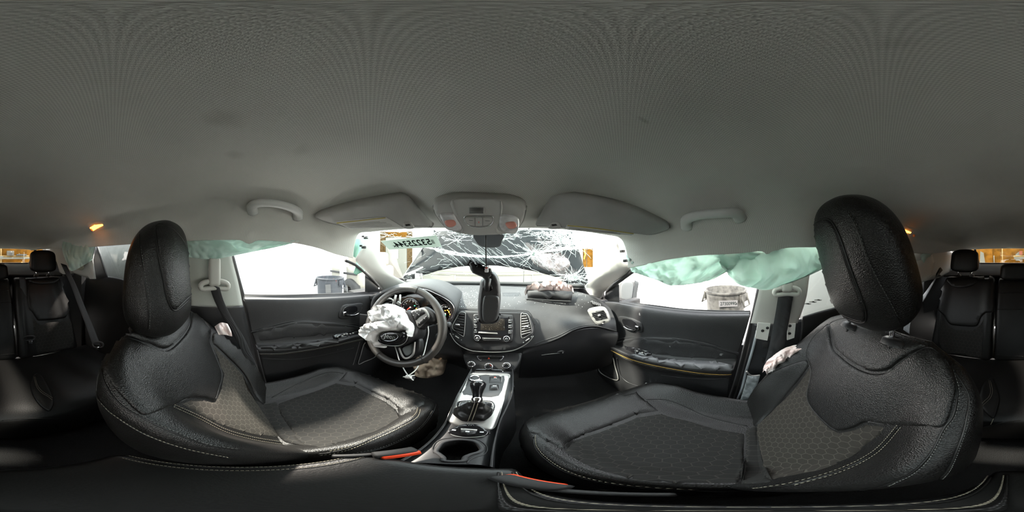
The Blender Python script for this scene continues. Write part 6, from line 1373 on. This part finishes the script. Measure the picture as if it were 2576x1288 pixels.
# ================================================================== rear seat
rs = thing('rear_bench', (-.06, -.8, -.95), 'black leather rear bench seat with honeycomb inserts and three headrests', 'rear seat')
def slab_back(x0, x1, name, infl=.0):
    rows = []
    for s, n, w in ((0, 0, 0), (.02, .02, 0), (.15, .03, 0), (.30, .03, 0), (.44, .02, .005), (.50, .005, .01), (.515, -.03, .012), (.515, -.09, .012)):
        y = -.90-s*.42+n; z = -.66+s*.97
        if x0+x1 < -.3 or x0+x1 > .1:
            o = [(0, -.06), (.03, 0), (.12, .012), (.22, .0), (.5, -.004), (.78, .0), (.88, .012), (.97, 0), (1, -.06)]
        else: o = [(0, -.05), (.04, 0), (.2, .008), (.35, .01), (.5, .01), (.65, .01), (.8, .008), (.96, 0), (1, -.05)]
        rows.append([V((x0+w+(x1-x0-2*w)*a, y+b, z+b*.2)) for a, b in o])
    vs, fs = grid_vf(surf(rows, 60, 60)); return mk(name, vs, fs, M['rear_leather'], rs), Bvh(vs, fs)
bL, RL = slab_back(-.575, -.185, 'backrest'); bM_, RM = slab_back(-.180, .085, 'center_backrest'); bR, RR_ = slab_back(.09, .475, 'backrest')
def uvr(p): return (p.x, p.z)
ypL = [(105, 700), (150, 700), (195, 715), (210, 745), (190, 765), (178, 772), (168, 795), (155, 802), (100, 807), (90, 800), (80, 785), (72, 775), (68, 740), (72, 712)]
panel('yoke_panel', ypL, RL, M['rear_leather'], bL, h=.012, edge=4, res=8); panel('insert_panel', [(78, 790), (98, 812), (155, 807), (172, 798), (182, 790), (190, 860), (180, 915), (90, 915), (82, 850)], RL, M['hexd'], bL, h=.002, edge=3, res=9, curve=False, uvf=uvr)
panel('collar_panel', [(70, 706), (90, 702), (130, 701), (147, 700), (146, 709), (130, 716), (100, 718), (80, 714)], RL, M['rear_leather'], bL, h=.018, edge=3, res=6)
for q in ([(182, 790), (192, 840), (195, 900)], [(205, 770), (210, 820), (212, 880)]): seam('seam', q, RL, M['rear_leather'], bL, .0016, .001)
stitches([(184, 788), (200, 800), (208, 850)], RL, M['thread_d'], bL)
panel('yoke_panel', [(2329, 745), (2335, 708), (2380, 700), (2450, 697), (2500, 700), (2500, 778), (2480, 788), (2468, 800), (2462, 815), (2450, 822), (2400, 819), (2385, 812), (2375, 795), (2355, 778), (2332, 765)], RR_, M['rear_leather'], bR, h=.012, edge=4, res=8)
panel('insert_panel', [(2360, 785), (2375, 800), (2385, 818), (2400, 825), (2450, 828), (2470, 810), (2478, 795), (2478, 915), (2372, 915), (2362, 860)], RR_, M['hexd'], bR, h=.002, edge=3, res=9, curve=False, uvf=uvr)
panel('collar_panel', [(2382, 703), (2400, 700), (2440, 700), (2463, 702), (2460, 712), (2445, 722), (2420, 727), (2398, 724), (2386, 714)], RR_, M['rear_leather'], bR, h=.018, edge=3, res=6)
for q in ([(2355, 780), (2342, 800), (2338, 860), (2336, 900)], [(2362, 790), (2360, 850), (2362, 900)]): seam('seam', q, RR_, M['rear_leather'], bR, .0016, .001)
stitches([(2353, 782), (2341, 802), (2337, 860)], RR_, M['thread_d'], bR)
for a, b in (((2504, 778), (2574, 778)), ((2508, 737), (2574, 735)), ((0.5, 730), (36, 728)), ((0.5, 760), (38, 758)), ((2506, 893), (2574, 897)), ((.5, 893), (38, 890))):
    seam('crease', [a, ((a[0]+b[0])/2, (a[1]+b[1])/2), b], RM, M['rear_leather'], bM_, .003, .0)
# rear cushion
rows = []
for y, z, f in ((-.96, -.70, 0), (-.88, -.655, 0), (-.75, -.640, .01), (-.60, -.630, .014), (-.48, -.632, .01), (-.42, -.655, 0), (-.405, -.70, 0), (-.41, -.85, 0)):
    rows.append([V((x, y, z+f*k-.01*(1 if abs(x+.05) > .5 else 0))) for x, k in ((-.64, -1), (-.60, .4), (-.5, 1), (-.38, .2), (-.26, 1), (-.17, 0), (-.05, 1), (.07, 0), (.16, 1), (.28, .2), (.40, 1), (.50, .4), (.54, -1))])
vs, fs = grid_vf(surf(rows, 120, 60)); cuR = mk('cushion', vs, fs, M['rear_leather'], rs); RC = Bvh(vs, fs)
seam('front_seam', [(5, 1058), (60, 1053), (130, 1052), (200, 1050), (236, 1046)], RC, M['rear_leather'], cuR, .002, .0005); seam('front_seam', [(2462, 1075), (2490, 1070), (2530, 1062), (2572, 1057)], RC, M['rear_leather'], cuR, .002, .0005)
panel('belt_flap', [(84, 945), (100, 940), (118, 965), (134, 1000), (135, 1020), (124, 1035), (105, 1025), (85, 1000), (76, 970)], RC, M['rear_leather'], cuR, h=.006, edge=4, res=7)
stitches([(86, 950), (93, 975), (105, 990), (122, 1000), (132, 1008)], RC, M['thread'], cuR, off=.008); stitches([(89, 950), (96, 973), (108, 987), (124, 997), (133, 1003)], RC, M['thread'], cuR, off=.008)
panel('belt_flap', [(2484, 955), (2500, 952), (2510, 980), (2515, 1005), (2508, 1035), (2500, 1054), (2485, 1045), (2468, 1025), (2464, 1000), (2470, 972)], RC, M['rear_leather'], cuR, h=.006, edge=4, res=7)
stitches([(2487, 960), (2492, 985), (2488, 1000), (2475, 1012), (2467, 1022)], RC, M['thread'], cuR, off=.008); stitches([(2491, 960), (2497, 985), (2492, 1003), (2480, 1015), (2469, 1025)], RC, M['thread'], cuR, off=.008)
seam('seam', [(2500, 1050), (2495, 1062), (2492, 1068)], RC, M['thread'], cuR, .001, .001)
def rear_head(px, py, w, h, y, name='headrest'):
    c = P(px, py, y=y); rows = []
    for i in range(14):
        ph = -pi/2+pi*i/13; s = sin(ph); q = max(.05, (1-abs(s)**6)**.5); ring = []
        for a in range(24):
            t = 2*pi*a/24; ca, sa = cos(t), sin(t); ring.append(c+V((abs(ca)**.36*(1 if ca > 0 else -1)*w*q*(1-.05*s), abs(sa)**.7*(1 if sa > 0 else -1)*.045*q**.7+.01*-s, s*h)))
        rows.append(ring)
    g = [cr(r, 60, True) for r in rows]; cols = [cr_u([r[i] for r in g], 40) for i in range(60)]; g = [[cols[i][j] for i in range(60)] for j in range(40)]
    vs, fs = grid_vf(g, True); fs.append(tuple(range(60))); fs.append(tuple(39*60+i for i in reversed(range(60))))
    o = mk(name, vs, fs, M['rear_leather'], rs); b = Bvh(vs, fs)
    for s in (-1, 1):
        tube('headrest_post', [c+V((s*w*.5, -.005, -h*.7)), c+V((s*w*.5, -.01, -h-.04))], .006, M['chrome'], o); lathe('post_collar', [(.008, .012), (.016, .011), (.02, 0)], c+V((s*w*.5, -.01, -h-.03)), (0, 0, 1), M['plastic'], o, 20)
    return o, b
o, b = rear_head(108, 657, .098, .082, -1.12)
seam('seam', [(78, 640), (80, 660), (82, 676), (95, 682), (120, 683), (136, 678), (140, 660), (138, 640)], b, M['rear_leather'], o, .0014, .0005)
o, b = rear_head(2427, 656, .100, .082, -1.12)
seam('seam', [(2395, 640), (2393, 660), (2396, 680), (2420, 686), (2450, 684), (2458, 670), (2457, 645)], b, M['rear_leather'], o, .0014, .0005)
o, b = rear_head(2556, 683, .11, .058, -1.12)
# belts and buckles of the rear seat
t = thing('seat_belt', P(165, 690, x=-.5), 'black rear seat belt hanging from under the mint airbag tail to the left', 'seat belt')
belt_ribbon('webbing', [P(160, 665, d=1.12), P(172, 690, d=1.05), P(186, 720, d=1.02), P(205, 770, d=.98), P(225, 820, d=.93), P(243, 868, d=.90)], .042, (.75, -.6, .3), t)
tube('tongue_loop', [P(a, b, d=.895) for a, b in cr2d([(234, 864), (248, 860), (259, 864), (258, 872), (246, 874), (236, 872)], 30)], .004, M['plastic'], t, 8, True); rbox('tongue', P(248, 876, d=.895), (.02, .008, .02), M['chrome'], t)
t = thing('seat_belt', P(55, 700, y=-1.1), 'black centre rear seat belt clipped into a red buckle', 'seat belt')
belt_ribbon('webbing', [P(56, 697, y=-1.08), P(60, 740, y=-1.05), P(66, 790, y=-1.0), P(72, 850, y=-.93), P(74, 890, y=-.90), P(75, 930, y=-.86)], .042, (1, 0, 0), t)
tube('tongue_loop', [P(a, b, y=-.915) for a, b in cr2d([(60, 848), (72, 845), (86, 846), (86, 853), (73, 856), (61, 855)], 30)], .004, M['plastic'], t, 8, True); rbox('tongue', P(77, 861, y=-.90), (.022, .008, .022), M['chrome'], t)
t = thing('seat_belt', P(2328, 744, x=.45), 'grey twisted rear seat belt beside the bench behind the passenger headrest', 'seat belt')
belt_ribbon('webbing', [P(2360, 690, d=1.15), P(2345, 715, d=1.1), P(2326, 745, d=1.0), P(2302, 775, d=.95), P(2285, 805, d=.9), P(2280, 835, d=.85)], .045, [V((.3, -.9, .3)), V((.9, -.2, .2))], t, mat('belt_grey', (.10, .105, .11), .5, bump=('wave', 260, .4)))
buckle(P(77, 941, y=-.80), (0, .4, .9), (0, .9, -.4), 'red rear buckle holding the centre belt tongue', .62)
buckle(P(2494, 950, y=-.80), (0, .5, .85), (0, .85, -.5), 'red rear buckle nearer the passenger side door, left of a pair', .62)
buckle(P(2515, 950, y=-.80), (0, .5, .85), (0, .85, -.5), 'red rear buckle nearer the bench centre, right of a pair', .62)
for px, lb in ((172, 'black belt guide on top of the rear bench near the left door'), (2352, 'black belt guide on top of the rear bench near the right door')):
    t = thing('belt_guide', P(px, 694, y=-1.1), lb, 'belt guide'); c = P(px, 693, y=-1.12)
    tube('guide_frame', [c+V((a, b, 0)) for a, b in cr2d([(-.045, 0), (-.03, .02), (.03, .02), (.045, 0), (.03, -.02), (-.03, -.02)], 24)], .005, M['plastic'], t, 8, True)
# parcel shelf, rear header frame and hatch glass
o = sheet('trim_2', [[(-.62, -1.18, -.165), (-.06, -1.2, -.15), (.50, -1.18, -.165)], [(-.60, -1.35, -.13), (-.06, -1.4, -.125), (.48, -1.35, -.13)], [(-.55, -1.62, -.10), (-.06, -1.68, -.10), (.43, -1.62, -.10)], [(-.55, -1.66, -.3), (-.06, -1.72, -.3), (.43, -1.66, -.3)]], 30, 20, M['carpet'], thick=.01)[0]; o['kind'] = 'structure'
RW = Pl((0, -1.70, 0), (0, 1, 0))
rwp = lambda px, py: RW.cast(px, py)[0]
wl = [(2576-2576, 618)]
out = [rwp(a, b) for a, b in ((2452, 626), (2456, 621), (2470, 619), (2510, 618), (2560, 618), (20, 618), (60, 618), (78, 619), (90, 624), (84, 640), (70, 672), (66, 674), (22, 675), (2560, 679), (2480, 680), (2466, 679), (2461, 660))]
rwn = bpy.data.objects.new('window_3', None)
g = thing('window_3', (-.06, -1.7, 0), None, None, None, 'structure')
plate('pane', out, (0, 1, 0), .004, glass_mat('rear_glass', (.8, .8, .76), .05), g, 0)
tube('window_frame', cr(out, 90, True), .014, M['black'], g, 8, True)
wp = thing('rear_wiper', P(30, 668, y=-1.74), 'black wiper resting outside the rear glass', 'wiper')
tube('wiper_arm', [P(12, 664, y=-1.73), P(25, 666, y=-1.74), P(42, 670, y=-1.74)], .006, M['black'], wp); tube('wiper_blade', [P(10, 671, y=-1.73), P(30, 671, y=-1.735), P(43, 669, y=-1.74)], .005, M['black'], wp)
# rear body pieces: C pillars, rear doors and windows
def wall_piece(name, px, depth, m, kind='structure', parent=None, thick=.01, h=0, edge=3, res=12, curve=False):
    o = panel(name, px, depth, m, parent, h=h, edge=edge, res=res, base=-.004, curve=curve, thick=thick, big=True)
    if kind and parent is None: o['kind'] = kind
    return o
LP = Pl((-.66, 0, 0), (1, 0, .0)); LPc = plane3(P(238, 620, x=-.64), P(125, 620, y=-1.45), P(150, 720, x=-.62))
t = thing('pillar_trim', P(220, 690, x=-.62), 'grey rear pillar trim below the mint airbag tail with a round beige cap', 'pillar trim')
wall_piece('trim_panel', [(96, 617), (150, 612), (238, 612), (231, 655), (238, 702), (225, 702), (187, 688), (165, 690), (150, 690), (142, 660), (130, 640), (115, 630)], LPc, M['trim_grey'], None, t, curve=False)
panel('anchor_cap', [(195, 672), (203, 666), (210, 668), (211, 675), (206, 680), (197, 678)], LPc, mat('beige_cap', (.42, .40, .32), .6), t, h=.012, edge=2, res=4, base=.0)
RPc = plane3(P(2292, 625, x=.55), P(2385, 620, y=-1.45), P(2330, 715, x=.52))
t = thing('pillar_trim', P(2310, 690, x=.53), 'pale rear pillar trim behind the passenger headrest', 'pillar trim')
wall_piece('trim_panel', [(2292, 628), (2340, 618), (2385, 612), (2400, 640), (2388, 690), (2360, 700), (2333, 706), (2287, 723), (2288, 680)], RPc, M['trim_grey'], None, t, curve=False)
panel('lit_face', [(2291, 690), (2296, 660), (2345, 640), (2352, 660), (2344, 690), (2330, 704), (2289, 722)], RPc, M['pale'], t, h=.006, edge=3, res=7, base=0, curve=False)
panel('belt_slot', [(2354, 690), (2362, 675), (2366, 672), (2372, 680), (2366, 686), (2358, 698)], RPc, M['black'], t, h=.008, edge=1, res=5, base=0, curve=False)
# rear doors
dr1 = thing('rear_door', (-.74, -.6, -.9), 'black rear door on the driver side with its window papered over', 'car door', 'rear car doors')
LD = Pl((-.72, 0, 0), (1, 0, .05))
panel('window_frame', [(238, 620), (245, 619), (271, 697), (264, 699), (236, 706), (231, 655)], LD, M['plastic'], dr1, h=.004, edge=2, res=8, curve=False)
tube('frame_seal', onto([(246, 619), (258, 657), (272, 697)], LD, 14, .008), .006, M['black'], dr1)
rows = [[P(a, b, x=-.74) for a, b in ((150, 695), (205, 700), (271, 697), (330, 709), (400, 730), (470, 742), (560, 742))], [P(a, b, x=-.72) for a, b in ((150, 700), (205, 706), (271, 705), (330, 720), (400, 742), (470, 755), (560, 756))],
        [P(a, b, x=-.70) for a, b in ((140, 760), (200, 775), (270, 790), (330, 810), (400, 830), (470, 840), (560, 840))], [P(a, b, x=-.70) for a, b in ((150, 840), (215, 880), (280, 920), (340, 960), (410, 990), (480, 1000), (560, 1000))], [P(a, b, x=-.70) for a, b in ((180, 960), (240, 1010), (300, 1050), (360, 1080), (430, 1090), (500, 1090), (570, 1090))]]
vs, fs = grid_vf(surf(rows, 50, 40, even=False)); mk('door_trim', vs, fs, M['rear_leather'], dr1, thick=.01, offset=1)
panel('window_pane', [(246, 612), (272, 698), (330, 710), (400, 728), (470, 742), (565, 742), (565, 600), (400, 600)], Pl((-.76, 0, 0), (1, 0, 0)), M['glass'], dr1, h=0, edge=3, res=25, base=0, curve=False, big=True)
wp1 = panel('window_wrap', [(240, 605), (268, 705), (330, 720), (400, 736), (478, 750), (478, 600)], Pl((-.80, 0, 0), (1, 0, 0)), M['tape'], None, h=0, edge=3, res=8, base=0, curve=False, thick=.002, big=True); tag(wp1, 'off white wrinkled wrap taped outside the rear driver side window', 'window covering')
dr2 = thing('rear_door', (.63, -.6, -.9), 'black rear door on the passenger side hidden behind the headrest', 'car door', 'rear car doors')
rows = [[P(a, b, x=.62) for a, b in ((2018, 796), (2080, 778), (2180, 752), (2262, 730), (2290, 722), (2340, 712))], [P(a, b, x=.60) for a, b in ((2018, 808), (2080, 792), (2180, 766), (2262, 742), (2290, 735), (2340, 722))],
        [P(a, b, x=.58) for a, b in ((2010, 900), (2080, 880), (2180, 850), (2262, 820), (2290, 800), (2350, 780))], [P(a, b, x=.58) for a, b in ((1990, 1060), (2080, 1040), (2180, 1010), (2262, 960), (2300, 930), (2370, 880))]]
vs, fs = grid_vf(surf(rows, 50, 40, even=False)); mk('door_trim', vs, fs, M['rear_leather'], dr2, thick=.01, offset=1)
RD = Pl((.61, 0, 0), (-1, 0, 0))
panel('window_frame', [(2266, 660), (2278, 640), (2286, 632), (2290, 724), (2262, 730)], RD, M['plastic'], dr2, h=.004, edge=2, res=8, curve=False)
panel('window_pane', [(2025, 640), (2020, 796), (2080, 780), (2180, 755), (2265, 730), (2270, 640)], Pl((.64, 0, 0), (-1, 0, 0)), M['glass'], dr2, h=0, edge=3, res=25, base=0, curve=False, big=True)
wp2 = panel('window_wrap', [(2012, 640), (2012, 805), (2120, 780), (2180, 762), (2180, 640)], Pl((.70, 0, 0), (-1, 0, 0)), mat('white_wrap', (.62, .62, .61), .7, bump=('noise', 14, .7), trans=.3), None, h=0, edge=3, res=8, base=0, curve=False, thick=.002, big=True); tag(wp2, 'white wrap with small printed marks taped outside the rear passenger side window', 'window covering')
for k in range(9):
    x = 2028+k*4.5; y = 764-k*1.6+(k % 3)*2
    q = Pl((.693, 0, 0), (-1, 0, 0)).cast(x, y); rbox('print_mark', q[0], (.001, .012 if k % 3 else .025, .006), M['label'], wp2, bev=0)
tube('x', [(0, 0, 0), (0, 0, .001)], .001, M['black']).name = 'tmp'; bpy.data.objects.remove(bpy.data.objects['tmp'])
# things on the rear shop wall, seen through the hatch glass
YB = -5.95; BPn = Pl((0, YB, 0), (0, 1, 0)); bk = lambda a, b, e=0: P(a, b, y=YB+e)
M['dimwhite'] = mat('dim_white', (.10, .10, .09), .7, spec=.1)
M['pine'] = mat('pine', (.17, .11, .035), .7, var=.2, var_scale=5)
sf = thing('shelf', bk(40, 650), 'pine shelf beam with a silver tube across the plywood wall behind the car', 'shelf')
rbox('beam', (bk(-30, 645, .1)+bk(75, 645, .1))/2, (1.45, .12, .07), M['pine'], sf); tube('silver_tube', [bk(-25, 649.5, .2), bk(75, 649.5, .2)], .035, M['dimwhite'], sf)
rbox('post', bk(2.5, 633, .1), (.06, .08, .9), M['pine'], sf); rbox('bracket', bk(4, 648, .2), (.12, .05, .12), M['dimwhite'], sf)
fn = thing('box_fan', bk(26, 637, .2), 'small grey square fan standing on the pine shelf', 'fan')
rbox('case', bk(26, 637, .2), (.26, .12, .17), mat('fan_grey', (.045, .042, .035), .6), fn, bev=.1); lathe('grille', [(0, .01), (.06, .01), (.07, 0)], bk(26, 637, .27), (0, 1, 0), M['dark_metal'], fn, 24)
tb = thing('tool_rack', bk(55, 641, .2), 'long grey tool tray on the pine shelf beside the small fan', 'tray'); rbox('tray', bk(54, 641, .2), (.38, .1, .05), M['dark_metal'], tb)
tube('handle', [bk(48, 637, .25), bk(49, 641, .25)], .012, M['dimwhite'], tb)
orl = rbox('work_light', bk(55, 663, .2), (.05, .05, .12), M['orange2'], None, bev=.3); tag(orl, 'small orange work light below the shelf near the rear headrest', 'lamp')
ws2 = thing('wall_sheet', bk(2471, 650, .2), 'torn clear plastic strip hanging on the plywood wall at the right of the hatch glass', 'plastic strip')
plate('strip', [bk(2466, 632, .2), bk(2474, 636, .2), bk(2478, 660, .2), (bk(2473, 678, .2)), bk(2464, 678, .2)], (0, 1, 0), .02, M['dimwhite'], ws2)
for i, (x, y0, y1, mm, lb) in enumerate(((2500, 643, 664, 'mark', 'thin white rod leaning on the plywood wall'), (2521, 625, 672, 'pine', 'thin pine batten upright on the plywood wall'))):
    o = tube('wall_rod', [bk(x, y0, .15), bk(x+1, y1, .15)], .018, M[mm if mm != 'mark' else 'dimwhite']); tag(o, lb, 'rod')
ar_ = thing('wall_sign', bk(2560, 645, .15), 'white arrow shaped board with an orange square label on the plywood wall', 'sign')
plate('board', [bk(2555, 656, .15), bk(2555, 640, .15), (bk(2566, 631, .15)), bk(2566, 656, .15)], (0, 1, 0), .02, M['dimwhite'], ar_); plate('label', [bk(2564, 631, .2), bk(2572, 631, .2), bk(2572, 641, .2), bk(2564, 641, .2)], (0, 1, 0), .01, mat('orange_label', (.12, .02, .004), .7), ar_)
# curtain rail hole and yellow end cap near the rear left roof corner
o = panel('roof_tear', [(166, 600), (172, 596), (178, 606), (172, 612), (162, 614)], CEIL, mat('olive_foam', (.22, .24, .05), .8), None, h=.004, edge=1.5, res=4, curve=False); 
if o: tag(o, 'olive foam showing through a tear at the rear left roof corner', 'foam')
